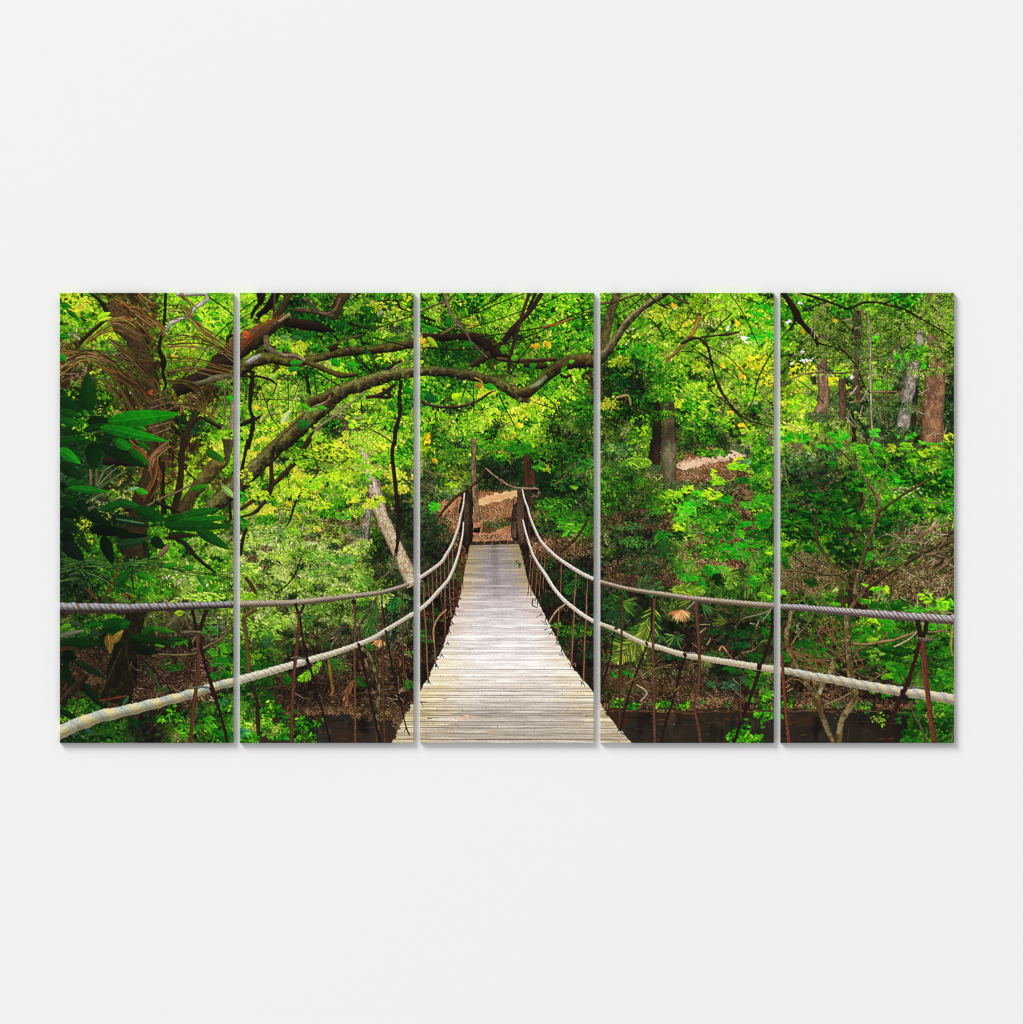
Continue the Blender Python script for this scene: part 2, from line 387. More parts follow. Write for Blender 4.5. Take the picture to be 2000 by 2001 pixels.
def clearing():
    # the far bank: path, fallen leaves
    poly(q('C2', '230,740 330,640 450,600 650,560 1080,520 1090,800 1020,1100 590,1100 470,980 240,1040'), 'a87c58', '8a6042', .26, 2., 'd0a884', .5, 3)
    poly(q('C2', '650,640 760,600 1080,520 1085,600 900,650 660,705'), 'e0b888', 'd0a478', .14, 2.6, 'f0d4ac', .4, 5)
    poly(q('C2', '640,560 800,530 1080,505 1080,530 760,590 650,600'), '5c4028', '8a6240', .5, 2., None, .5, 5)
    poly(q('C2', '700,880 1010,820 1000,900 820,1000 700,1010'), '4a3420', '5c4628', .5, 2.4, '8a6a44', .5, 8)
    poly(q('C2', '600,940 680,950 670,1000 600,990'), '160e0a', '1a120c', .4, 2., None, .5, 9)
    poly(q('C2', '600,1010 1010,1010 1030,1080 600,1090'), 'a8765c', '94644a', .5, 1.8, 'd8a88c', .7, 11)
    poly(q('C2', '230,640 460,590 450,1000 280,1040 200,900'), 'a07050', '7c5236', .5, 2., 'c8946c', .5, 13)
    cluster(*q('C2', '830,430')[0], 42, 12, 130, 3.2, .3, '0c120a 141e0e 1c2c12 28401a')
    poly(q('D2', '840,170 1000,90 1300,80 1450,110 1300,160 1000,210 845,250'), '7a6634', '8c6044', .4, 2., '9c8a50', .4, 21)
    poly(q('D2', '845,255 930,215 1050,190 1200,150 1330,110 1450,105 1560,120 1610,155 1560,190 1420,205 1300,225 1180,262 1040,290 930,315 865,325'), 'd4b090', 'c49c7c', .14, 3, 'e4c8b0', .3, 23, 4)
    poly(q('D2', '870,290 1000,250 1200,205 1350,160 1540,140 1480,180 1250,225 1050,268 900,305'), 'e6c8ae', 'dcb89c', .08, 4, None, 0, 24, 4)
    sprinkle(1168+1200/F, 860+215/F, 64, 5, 'B', .5, .6, 1, 2.5); sprinkle(1168+1150/F, 860+160/F, 60, 5, 'M', .8, .8, 1, 2.5)
    poly(q('D2', '850,325 1000,295 1200,255 1480,220 1500,420 1260,480 900,520 850,540'), '94684a', '7c5238', .4, 2., 'c89c7c', .6, 25)
    soft('D2', '1500,380 1800,370 1840,480 1500,600', 'B')
    for s, k in (('1060,720 1500,700 1560,900 1400,1080 1000,900', 31), ('1000,1100 1500,1050 1560,1300 1100,1330', 33), ('40,780 560,800 740,900 700,960 300,900', 35), ('190,1300 700,1280 760,1480 240,1440', 37), ('30,1460 800,1480 900,1600 300,1560', 39)):
        Q_ = np.array(q('D2', s)); c_ = Q_.mean(0); e_ = (Q_.max(0)-Q_.min(0))/2*1.1
        sprinkle(c_[0], c_[1], e_[0], e_[1], 'B', 2.2, 1., 1, .3, .7)
    soft('C2', '1250,1100 1890,1060 1890,1250 1600,1240 1400,1180', 'B')
    soft('E2', '40,1280 500,1250 640,1500 560,1640 40,1640', 'B')
    soft('E2', '1250,1380 1880,1400 1880,1655 1100,1655', 'B')
    soft('A3', '900,720 1480,700 1640,800 1640,1000 1200,1180 860,1200 830,950', 'B')
    soft('A3', '220,640 600,660 560,900 300,960', 'B')
    for s, k in (('350,930 900,880 1250,920 1240,1010 500,1080', 51), ('640,1210 1250,1180 1700,1200 1700,1320 900,1330 640,1320', 53), ('1250,640 1890,640 1890,900 1300,900', 55)):
        soft('B3', s, 'B', -1.2)
    poly(q('D3', '40,900 300,960 700,900 1050,880 1060,1200 500,1190 200,1210 40,1190'), '5c4822', '463a1c', .45, 2.4, '7c5c38', .4, 57, 3)
    poly(q('D3', '40,1180 500,1185 1000,1140 1600,1150 1600,1230 900,1220 200,1240 40,1230'), '3c241c', '22160f', .6, 2., '9c6c58', .6, 59, 2)
    # the brook
    poly(q('B3', '230,1350 640,1320 1000,1340 1300,1320 1600,1380 1740,1480 1700,1660 230,1660'), '302e28', '3a2a1e', .12, 3, None, 0, 61)
    poly(q('C3', '-40,1200 30,1200 30,1640 -40,1640'), '302e28')
    poly(q('D3', '-10,1250 500,1235 1100,1240 1600,1230 1960,1240 1960,1655 -10,1655'), '3c281a', '30281c', .14, 3, None, 0, 63)
    poly(q('D3', '300,1420 1000,1400 1960,1380 1960,1655 300,1655'), '322a1e', '2c2a22', .12, 3, None, 0, 65)
    poly(q('E3', '-20,1230 700,1240 1200,1230 1400,1320 1400,1655 -20,1655'), '2e241c', '2c2a24', .12, 3, None, 0, 67)
    poly(q('E3', '-20,1330 400,1330 420,1460 -20,1480'), '3e2a1a', '2c241c', .12, 3, None, 0, 69)
    for b, s in (('D3', '480,1300 1080,1265'), ('E3', '880,1190 1300,1210'), ('B3', '640,1325 1200,1290')):
        (x0, y0), (x1, y1) = q(b, s); n = 90
        x = rng.uniform(x0, x1, n); y = y0+(y1-y0)*(x-x0)/(x1-x0)+rng.normal(0, 2.2, n)
        leaves(x, y, .8+rng.random(n), .5+.4*rng.random(n), rng.random(n)*3, pal('b08060 8c6a34 c8a070 7c7030 a06850')[rng.integers(0, 5, n)])
    for i in range(46):                              # reflections: faint upright streaks
        x = rng.uniform(600, 770) if i % 2 else rng.uniform(1240, 1700); y = rng.uniform(1402, 1430)
        c = ['352d25', '2a2720', '3a3026'][i % 3]; ribbon([(x, y, .8), (x+rng.normal(0, 2), y+rng.uniform(6, 22), .5)], c, c, c, nz=.2)
    for i in range(40):
        x = rng.uniform(1190, 1660); y = rng.uniform(1385, 1448); c = ['3c2f22', '2a241c', '40332a'][i % 3]
        ribbon([(x, y, .5), (x+rng.uniform(10, 46), y+rng.normal(0, 1.5), .5)], c, c, c, nz=.2)

def veil():
    # growth that half hides the far trunks and the edges of the clearings
    for b, x, y, rx, ry, k, d, big, per, sh in (
        ('E1', 1650, 760, 160, 60, 'd', .8, 1.2, 5, 0), ('E1', 1700, 700, 170, 40, 'G', .7, 1.4, 5, 1), ('E1', 1450, 950, 90, 60, 'd', .25, 1., 5, 0), ('E1', 1380, 1250, 110, 100, 'd', .45, 1., 5, 0), ('E1', 1400, 1500, 180, 60, 'd', .8, 1., 5, 0), ('E1', 1560, 350, 90, 120, 'R', .6, 1., 1, 0), ('E1', 480, 870, 120, 50, 'd', .8, 1., 5, 0), ('E1', 460, 1350, 140, 50, 'd', .8, 1., 5, 0), ('E1', 700, 1200, 140, 160, 'd', .45, 1., 5, 0), ('E1', 860, 300, 90, 130, 'R', .5, 1., 1, .5), ('E1', 1660, 1200, 130, 350, 'K', .06, .6, 1, 1), ('E1', 1850, 1300, 60, 220, 'd', .8, 1., 5, -1), ('E1', 1150, 1300, 180, 180, 'd', .6, 1., 5, 0), ('E1', 1000, 500, 700, 260, 'F', .25, 1., 5, .5),
        ('D1', 700, 1260, 150, 60, 'G', .8, 1.4, 5, -1), ('D2', 620, 300, 60, 60, 'd', .8, 1., 5, 0), ('D2', 780, 330, 60, 60, 'd', .5, 1., 5, 0), ('D2', 640, 120, 50, 120, 'K', .25, .7, 1, -1), ('D2', 760, 300, 60, 260, 'R', .2, .6, 1, 0), ('D2', 680, 860, 90, 60, 'R', .6, .8, 1, 0),
        ('B1', 1130, 1400, 120, 220, 'R', .45, .9, 1, 0), ('B1', 1130, 1620, 150, 50, 'Y', .8, 1., 5, 0), ('B1', 1150, 1260, 140, 50, 'F', .7, 1., 5, 0), ('B2', 1420, 180, 90, 60, 'L', .5, 1., 5, 1), ('B2', 1560, 320, 60, 60, 'L', .8, 1., 5, 0), ('B2', 1770, 600, 90, 380, 'd', .7, 1., 5, -1), ('B2', 1400, 1100, 100, 50, 'd', .7, 1., 5, 0), ('B2', 1260, 1380, 60, 140, 'g', .4, .8, 5, -1), ('B1', 590, 1100, 60, 180, 'F', .5, 1., 5, 1),
        ('C2', 100, 260, 80, 60, 'F', .8, 1., 5, 0), ('C2', 110, 780, 90, 80, 'd', .8, 1., 5, 0), ('C2', 110, 500, 60, 200, 'd', .3, .8, 5, 0), ('E2', 920, 1560, 100, 120, 'R', .5, .8, 1, -1)):
        p = q(b, '%d,%d' % (x, y))[0]; sprinkle(p[0], p[1], rx/F, ry/F, k, d*1.6, big, per, sh)
def veil2():
    for b, x, y, rx, ry, k, d, big, per, sh in (
        ('C2', 300, 620, 120, 50, 'd', .8, .8, 5, 0), ('C2', 240, 900, 110, 110, 'd', .9, .8, 5, 0), ('C2', 800, 520, 300, 34, 'd', .7, .8, 1, -2), ('C2', 850, 900, 150, 50, 'd', .5, .8, 1, 0), ('C2', 350, 1040, 120, 60, 'R', .8, .8, 1, -1), ('C2', 800, 800, 180, 90, 'B', .5, .8, 1, 1), ('C2', 340, 800, 130, 150, 'B', .7, .8, 1, .5), ('C2', 800, 1045, 220, 24, 'B', .8, .8, 1, 1), ('C2', 640, 860, 40, 26, 'B', .8, .7, 1, -1),
        ('D2', 1150, 400, 340, 110, 'B', 1., .8, 1, .6), ('D2', 960, 110, 160, 36, 'R', .5, .8, 1, 0), ('D2', 1200, 335, 300, 22, 'M', .8, .8, 1, 2), ('D2', 900, 320, 120, 14, 'M', .8, .8, 1, 1.5), ('D2', 1500, 110, 120, 50, 'd', .8, 1., 5, 0), ('D2', 1250, 500, 260, 60, 'd', .5, 1., 5, 0), ('D2', 950, 500, 120, 60, 'd', .5, .8, 5, 0),
        ('D3', 550, 1000, 500, 110, 'M', 1.2, .9, 1, .5), ('D3', 300, 1120, 300, 60, 'd', .5, .8, 1, -1), ('D3', 850, 1150, 750, 60, 'b', 1.1, .9, 1, -.5), ('D3', 800, 960, 300, 60, 'b', .8, .9, 1, 0), ('D3', 1300, 1180, 420, 40, 'B', .6, .8, 1, 0), ('D3', 500, 880, 420, 60, 'R', .8, .9, 1, 0),
        ('B3', 900, 1180, 620, 90, 'b', .9, 1., 1, 0), ('B3', 1500, 1350, 260, 50, 'B', .7, .8, 1, 0), ('B3', 1100, 1280, 600, 30, 'B', .9, .8, 1, 0), ('A3', 1230, 950, 420, 220, 'b', .7, 1., 1, 0), ('B3', 1780, 1380, 110, 120, 'b', .9, .9, 1, 1.5),
        ('E3', 700, 1200, 640, 40, 'b', 1., .9, 1, -.5), ('E3', 800, 1060, 500, 60, 'b', .8, .9, 1, -1), ('E2', 300, 1450, 340, 200, 'R', .4, .8, 1, 0), ('E2', 1550, 1500, 340, 150, 'R', .4, .8, 1, 0),
        ('D2', 1250, 850, 260, 150, 'G', .35, 1., 5, 0), ('D2', 500, 840, 240, 60, 'd', .5, .9, 5, 0), ('D2', 480, 1380, 240, 80, 'd', .5, .9, 5, 0), ('D2', 300, 1540, 260, 60, 'b', .5, .9, 1, 0), ('D2', 1300, 1200, 260, 90, 'G', .3, 1., 5, 0)):
        p = q(b, '%d,%d' % (x, y))[0]; sprinkle(p[0], p[1], rx/F, ry/F, k, d*1.6, big, per, sh)

def twigs():
    def many(x0, y0, x1, y1, n, L, cols, r=.55, th=None, dth=1.2, bend=.07):
        cs = cols.split()
        for i in range(n):
            x = rng.uniform(x0, x1); y = rng.uniform(y0, y1); l = L*(.4+rng.random())
            a = (rng.random()*3.14 if th is None else th+rng.normal(0, dth)); c = cs[rng.integers(len(cs))]
            dx, dy = math.cos(a)*l, math.sin(a)*l; b_ = rng.normal(0, bend)
            ribbon([(x, y, r*(.7+.6*rng.random())), (x+dx/2-dy*b_, y+dy/2+dx*b_, r), (x+dx, y+dy, r*.6)], c, c, c, nz=.3)
    many(1530, 590, 1860, 1000, 70, 30, '948a64 7c7048 a89c78 5c5434 3c3420', .45)
    many(1730, 1020, 1862, 1200, 110, 26, 'b09878 8c7458 a88464 5c4430 c4ac90', .5)
    many(1530, 1150, 1720, 1370, 120, 22, 'a07850 8c6040 b89470 5a3c28 c49870', .5)
    many(1350, 1170, 1510, 1300, 110, 24, 'a08858 7c6440 5c4c2c b09c70 8c5c40', .45)
    many(1175, 1250, 1400, 1330, 70, 22, '8c6c48 6c5434 a08860 4a3420', .45)
    many(560, 1210, 800, 1400, 170, 22, '8c6a50 6c4c38 a8886c 3c281c b09478', .5)
    many(250, 1270, 420, 1370, 120, 18, 'a8846c 8c6450 c4a48c 4c3020', .5)
    many(250, 1190, 460, 1280, 80, 20, '8c7c50 6c6038 a89c70 3c3018', .45)
    many(500, 980, 640, 1130, 90, 22, 'b4a88c 98885c 7c6c50 c8bc9c', .45)
    many(590, 1000, 720, 1060, 50, 20, '8c6c50 b09474 5a4430', .45)
    many(470, 850, 800, 1010, 60, 24, 'c0b050 a89440 8c7c3c 4a3c20', .45)
    many(117, 640, 260, 760, 60, 30, '8c7c60 3c2c1c b0a080 5c4830', .5)
    many(821, 580, 1160, 860, 60, 34, '1c120c 2c1c12 4a3820', .6, .2, 1.4)
    many(469, 580, 800, 850, 90, 30, '1c120c 2c1c12 6a5438 4a3820', .6, .2, 1.4)
    many(1180, 580, 1510, 830, 90, 32, '2c1c12 6a5438 4a3820 a08c50', .5, .2, 1.4)
    many(1175, 940, 1330, 1130, 60, 18, '8c6c50 6c5438 3c2c1c', .45)
    many(1330, 960, 1510, 1110, 50, 18, 'a8785c 8c5c44 5c3c2c', .5)
    many(821, 1000, 900, 1130, 40, 14, '5c4834 3c3020 7c6850', .4)
    for s in ('20,750 230,735 420,745 590,750', '100,760 300,775 430,780', '20,710 200,690 400,695', '400,740 520,690 600,670'):
        tw('B2', ' '.join(w+',6' for w in s.split()))
    br('B2', '60,1240,14 200,1290,13 330,1350,12 380,1400,14 400,1550,10', 'd0c4b4', '6c6054', 'a89c8c')
    tw('B2', '440,480,7 460,580,6 520,660,5'); tw('B2', '720,360,5 850,320,5 1000,300,4 1150,210,4')
    tw('B2', '640,470,5 560,560,4'); 
    br('B2', '1010,430,5 920,500,6 840,580,5', 'c8b048', '7c6a2c'); br('B2', '1160,700,5 1380,680,5 1540,680,5 1690,730,4', 'c0b050', '7c6a3c')
    tw('B2', '460,800,5 500,870,4 420,900,3'); tw('B2', '830,740,4 900,830,4 1020,890,3')
    tw('D2', '1350,700,9 1430,760,10 1520,830,8', mid='b08468'); tw('D2', '1560,730,5 1680,890,5'); tw('D2', '1300,720,5 1700,960,5')
    tw('D1', '780,1560,5 920,1470,4'); tw('D1', '1250,1420,6 1400,1560,6 1460,1640,7')
    tw('D1', '100,1260,6 200,1270,5'); br('D1', '200,1140,10 330,1120,12 360,1230,8', 'e0d088', '8c8040')
    tw('A2', '1300,530,6 1200,600,7'); tw('A1', '60,890,5 300,880,5'); tw('A1', '60,960,5 330,890,5')
    br('A1', '185,470,14 270,530,12', 'd8d0c0', '6c6050', 'a89c88'); br('A1', '60,540,5 80,680,6', '8c7c60', '3c3020')

def canopy():
    # spots of sky and bright ground seen through the leaves
    for b, x, y, a, h in (('E1', 110, 315, 48, 22), ('E1', 275, 742, 58, 24), ('E1', 370, 735, 26, 18), ('E1', 265, 645, 26, 14), ('E1', 240, 120, 36, 16), ('D1', 1580, 500, 50, 22), ('D1', 1680, 560, 40, 18), ('D1', 1420, 370, 22, 30), ('D1', 1610, 540, 26, 20), ('D1', 325, 565, 18, 14), ('D1', 820, 180, 46, 10), ('E1', 800, 930, 28, 22), ('E1', 150, 770, 34, 16), ('C1', 515, 975, 20, 18), ('A1', 1350, 1240, 26, 14), ('A1', 800, 1090, 14, 10), ('B1', 60, 560, 12, 10), ('C1', 465, 1620, 22, 40), ('C1', 360, 690, 12, 20)):
        p = q(b, '%f,%f' % (x, y))[0]
        n = 4
        leaves(p[0]+rng.normal(0, a/F*.45, n), p[1]+rng.normal(0, h/F*.4, n), a/F*(.35+.4*rng.random(n)), h/F*(.35+.4*rng.random(n)), rng.normal(0, .5, n), pal('f4f2ee e8e4e0 fcfcfc')[rng.integers(0, 3, n)], 1)
    # middle-sized leafage on the canopy
    GG = '0c5a10 0a7a14 128a1c 1c9a20 083c0c 2cac28 0a4a10'; LL = '5cb81c 78d024 48a01c 94e030 30901c'; YY = 'e0d828 d8e03c c8dc30 e8c828 b8d028'
    for b, x, y, rx, ry, n, a, c in (
        ('A1', 1600, 150, 300, 130, 70, 4.2, LL), ('A1', 1650, 330, 200, 140, 60, 4.2, GG+' '+LL), ('A1', 100, 150, 110, 90, 40, 4.5, GG), ('A1', 350, 330, 110, 90, 30, 4.2, GG),
        ('A1', 250, 120, 170, 100, 50, 3, YY), ('A1', 600, 460, 120, 70, 60, 2.6, YY), ('A1', 1350, 570, 180, 80, 60, 2.6, YY), ('A1', 250, 1060, 160, 120, 30, 3, LL),
        ('B1', 130, 200, 120, 170, 40, 4.2, LL), ('B1', 900, 350, 350, 120, 60, 5.5, GG), ('B1', 700, 270, 90, 50, 12, 7, '0a6a16 0c7a1c'), ('B1', 700, 560, 330, 100, 90, 5.2, GG),
        ('B1', 1350, 160, 280, 120, 90, 4.8, GG), ('B1', 1600, 300, 280, 140, 70, 4.8, '0a3c12 0c4c16 124c1c 1c6424 06280c'), ('B1', 1750, 80, 140, 60, 30, 4, LL+' '+YY), ('B1', 1600, 700, 250, 80, 40, 4, YY+' '+LL),
        ('B1', 640, 850, 200, 100, 45, 4.8, GG), ('B1', 1100, 800, 180, 90, 30, 5.2, GG+' '+LL), ('B1', 100, 1020, 90, 140, 30, 4.2, GG+' '+LL), ('B1', 350, 1200, 160, 170, 26, 3.5, YY), ('B1', 1330, 1330, 160, 130, 30, 4.5, LL+' 94e030 b8ec40'), ('B1', 1500, 1580, 260, 90, 70, 3.4, YY), ('B1', 1750, 1250, 120, 120, 26, 5, GG),
        ('C1', 200, 300, 180, 200, 60, 5, GG), ('C1', 560, 120, 200, 120, 50, 5, GG), ('C1', 420, 420, 110, 70, 30, 4.4, '0c4c1c 126428 0a3c14 1c7430'), ('C1', 850, 200, 180, 120, 40, 4.4, LL), ('C1', 1350, 250, 180, 90, 40, 5, GG), ('C1', 1600, 150, 260, 120, 90, 4.6, GG+' '+LL), ('C1', 1650, 430, 240, 140, 90, 4.8, GG), ('C1', 1450, 580, 200, 90, 60, 4.2, LL+' '+GG), ('C1', 1000, 590, 110, 80, 20, 5, LL),
        ('C1', 300, 700, 260, 100, 80, 4.8, '083c0c 0a4a10 0c5a14 126a1c'), ('C1', 850, 1200, 140, 120, 34, 4.6, GG), ('C1', 150, 1080, 130, 120, 40, 4.6, GG), ('C1', 1600, 1060, 300, 150, 110, 3.6, '2c8c1c 44a024 1c7418 5cb030'), ('C1', 1750, 1300, 160, 160, 60, 4.6, '1c7414 0c5410 2c8c1c'), ('C1', 700, 1350, 260, 100, 70, 2.8, YY), ('C1', 1350, 1250, 200, 120, 60, 3., LL+' '+YY), ('C1', 430, 1120, 50, 30, 6, 6, '9ce024 84d41c'), ('C1', 200, 1500, 160, 140, 50, 3.8, GG+' '+LL),
        ('D1', 420, 640, 260, 90, 90, 4, '14a020 0c8c1c 28b428 5ccc2c'), ('D1', 620, 770, 180, 60, 40, 4.4, '0ca83c 14b048 0c8c2c'), ('D1', 300, 820, 260, 120, 110, 3.4, '04160a 082410 0c341c 103c1c 1c4c2c'), ('D1', 850, 900, 260, 120, 90, 5, GG+' '+LL), ('D1', 200, 980, 160, 90, 30, 5.5, '0c5a10 0a4a10 1c7a1c'), ('D1', 600, 1150, 240, 110, 60, 5.4, GG), ('D1', 900, 1170, 280, 140, 80, 5.6, GG), ('D1', 1150, 1320, 180, 110, 40, 5, GG+' '+LL), ('D1', 850, 310, 120, 110, 26, 4, YY), ('D1', 1620, 720, 210, 120, 60, 3.6, 'f0c020 e8b018 e0d830 f0d028'), ('D1', 1780, 230, 150, 140, 40, 6, '0c9c20 14ac28 0a7c1c 28bc30'), ('D1', 1750, 480, 160, 90, 30, 6, '14b030 0c9c28 28c43c'), ('D1', 1800, 920, 130, 110, 40, 3.6, YY), ('D1', 1760, 1230, 170, 100, 30, 5, GG), ('D1', 450, 1390, 110, 110, 60, 3.6, '78dc28 5ccc20 9ce830'), ('D1', 510, 1500, 60, 50, 14, 4, 'a8f02c 98e828'), ('D1', 1400, 1400, 60, 60, 16, 5, LL),
        ('E1', 250, 200, 200, 120, 40, 5.4, GG), ('E1', 700, 180, 180, 110, 40, 5.4, GG), ('E1', 1450, 80, 240, 90, 60, 6, '0c8c1c 14a828 0a6c14 0c4c10'), ('E1', 1550, 190, 90, 60, 14, 6, '0a4a10 0c5a14'), ('E1', 1680, 280, 90, 40, 16, 5, 'a0d83c 68d024 48b820'), ('E1', 1500, 690, 340, 40, 46, 5.6, '28c428 14a81c 48cc30 5cd838'), ('E1', 1560, 770, 130, 40, 16, 7, '1cac20 0c9c18 28bc28'), ('E1', 1320, 800, 50, 40, 5, 8, '1cc424 28d42c'), ('E1', 1470, 830, 50, 25, 5, 8, '14b41c 28c42c'), ('E1', 1100, 800, 140, 60, 34, 3.8, '6cc430 54b028 a8d03c'), ('E1', 1060, 520, 40, 60, 8, 6, '48c828 60d430'), ('E1', 1150, 1010, 130, 60, 24, 4.4, '48b82c 34a024'), ('E1', 260, 850, 160, 120, 50, 3.6, YY), ('E1', 280, 1200, 150, 90, 26, 6, '7ce020 94e828 5cd41c'), ('E1', 160, 1450, 130, 50, 30, 3.6, 'c8e050 e0e468 a8cc40'), ('E1', 600, 940, 70, 20, 9, 4.5, 'f0d018 e0d828'), ('E1', 600, 990, 80, 22, 9, 4.5, 'd0dc28 b8d828'), ('E1', 740, 1030, 40, 24, 5, 5, 'c0d830'), ('E1', 1850, 1560, 50, 60, 8, 5, 'c0e838 a0dc30'),
        ('E1', 200, 1590, 150, 40, 16, 7, '0ca41c 0c8c18 14b424'), ('E1', 640, 1550, 140, 30, 12, 7, '1cac20 28b82c'), ('E1', 1050, 1520, 70, 50, 9, 7, '1cc020 28d030'), ('E1', 1390, 1540, 100, 40, 12, 7, '3cc42c 28b428'), ('E1', 1700, 1630, 160, 24, 14, 6, '48c82c 34b428')):
        p = q(b, '%d,%d' % (x, y))[0]; cluster(p[0], p[1], rx/F, ry/F, n, a, .5, c, .25, .8, .1)
    for b, x, y in (('D1', 650, 210), ('D1', 830, 150), ('D1', 930, 340), ('D1', 1030, 320), ('D1', 1495, 345), ('D1', 1810, 610), ('D1', 1660, 720), ('D1', 1430, 1310), ('D1', 820, 1320), ('D1', 1570, 1440), ('C1', 1400, 560), ('C1', 1270, 590), ('C1', 1120, 1440), ('C1', 120, 1570), ('C1', 65, 530), ('C1', 150, 510), ('E1', 620, 300), ('E1', 260, 430), ('B1', 500, 1110), ('B1', 190, 1250), ('B1', 1630, 400), ('B1', 1250, 540), ('A1', 1280, 700), ('B1', 300, 290), ('D1', 1350, 810), ('D1', 1560, 920), ('B2', 640, 840), ('B2', 310, 340), ('B2', 1110, 560), ('B2', 1190, 600), ('B2', 560, 680), ('C2', 110, 20), ('C2', 1390, 310), ('C2', 205, 220)):
        p = q(b, '%d,%d' % (x, y))[0]; cluster(p[0], p[1], 5, 4, 4, 5, .62, 'f0c828 e8b820 f4d040 e8d834', .9, .7, .1)

def bush():
    for i in range(46):
        t = rng.random()*6.28; r = math.sqrt(rng.random())
        x = 590+120*r*math.cos(t); y = 1120+85*r*math.sin(t)
        sprinkle(x, y, 15, 6, 'g', 1.6, 1.15, 7, .3+rng.normal(0, 1.2))
    for x, y in ((640, 1075), (700, 1085), (500, 1200), (540, 1220), (600, 1175), (680, 1165), (480, 1150), (560, 1060), (740, 1170)):
        sprinkle(x, y, 22, 9, 'g', 1.6, 1.35, 7, 1.3)
    for i in range(60):
        sprinkle(rng.uniform(480, 740), rng.uniform(1040, 1250), 12, 6, 'dRb'[i % 3], 1.3, .9, 5 if i % 3 == 0 else 1, -1.2)
    for i in range(40):
        x = rng.uniform(480, 700); y = rng.uniform(1040, 1230); a_ = rng.normal(.2, .8); l = rng.uniform(8, 26)
        tw('A1', '%f,%f,3.5 %f,%f,3 %f,%f,2' % ((x-110)*F, (y-570)*F, (x-110+l*.5*math.cos(a_))*F, (y-570+l*.5*math.sin(a_)-1)*F, (x-110+l*math.cos(a_))*F, (y-570+l*math.sin(a_))*F))
    for i in range(26):
        sprinkle(rng.uniform(485, 730), rng.uniform(1050, 1240), 15, 5, 'g', 1.4, 1.3, 7, .9)
    for i in range(60):                                 # open lights and darks of the canopy
        x = rng.uniform(500, 1500); y = rng.uniform(590, 860); sprinkle(x, y, 14, 7, 'LLY'[i % 3], 1.1, 1.5, 7, 1.2)
    for i in range(40):
        x = rng.uniform(470, 800); y = rng.uniform(850, 1000); sprinkle(x, y, 16, 6, 'YL'[i % 2], 1.4, 1.3, 7, 1.8)
        sprinkle(rng.uniform(470, 800), rng.uniform(860, 1020), 14, 5, 'dFG'[i % 3], 1.2, .9, 5, -1.)
    for i in range(50):
        sprinkle(rng.uniform(480, 1500), rng.uniform(600, 900), 16, 7, 'dGF'[i % 3], 1.2, 1.1, 5, -1.5)

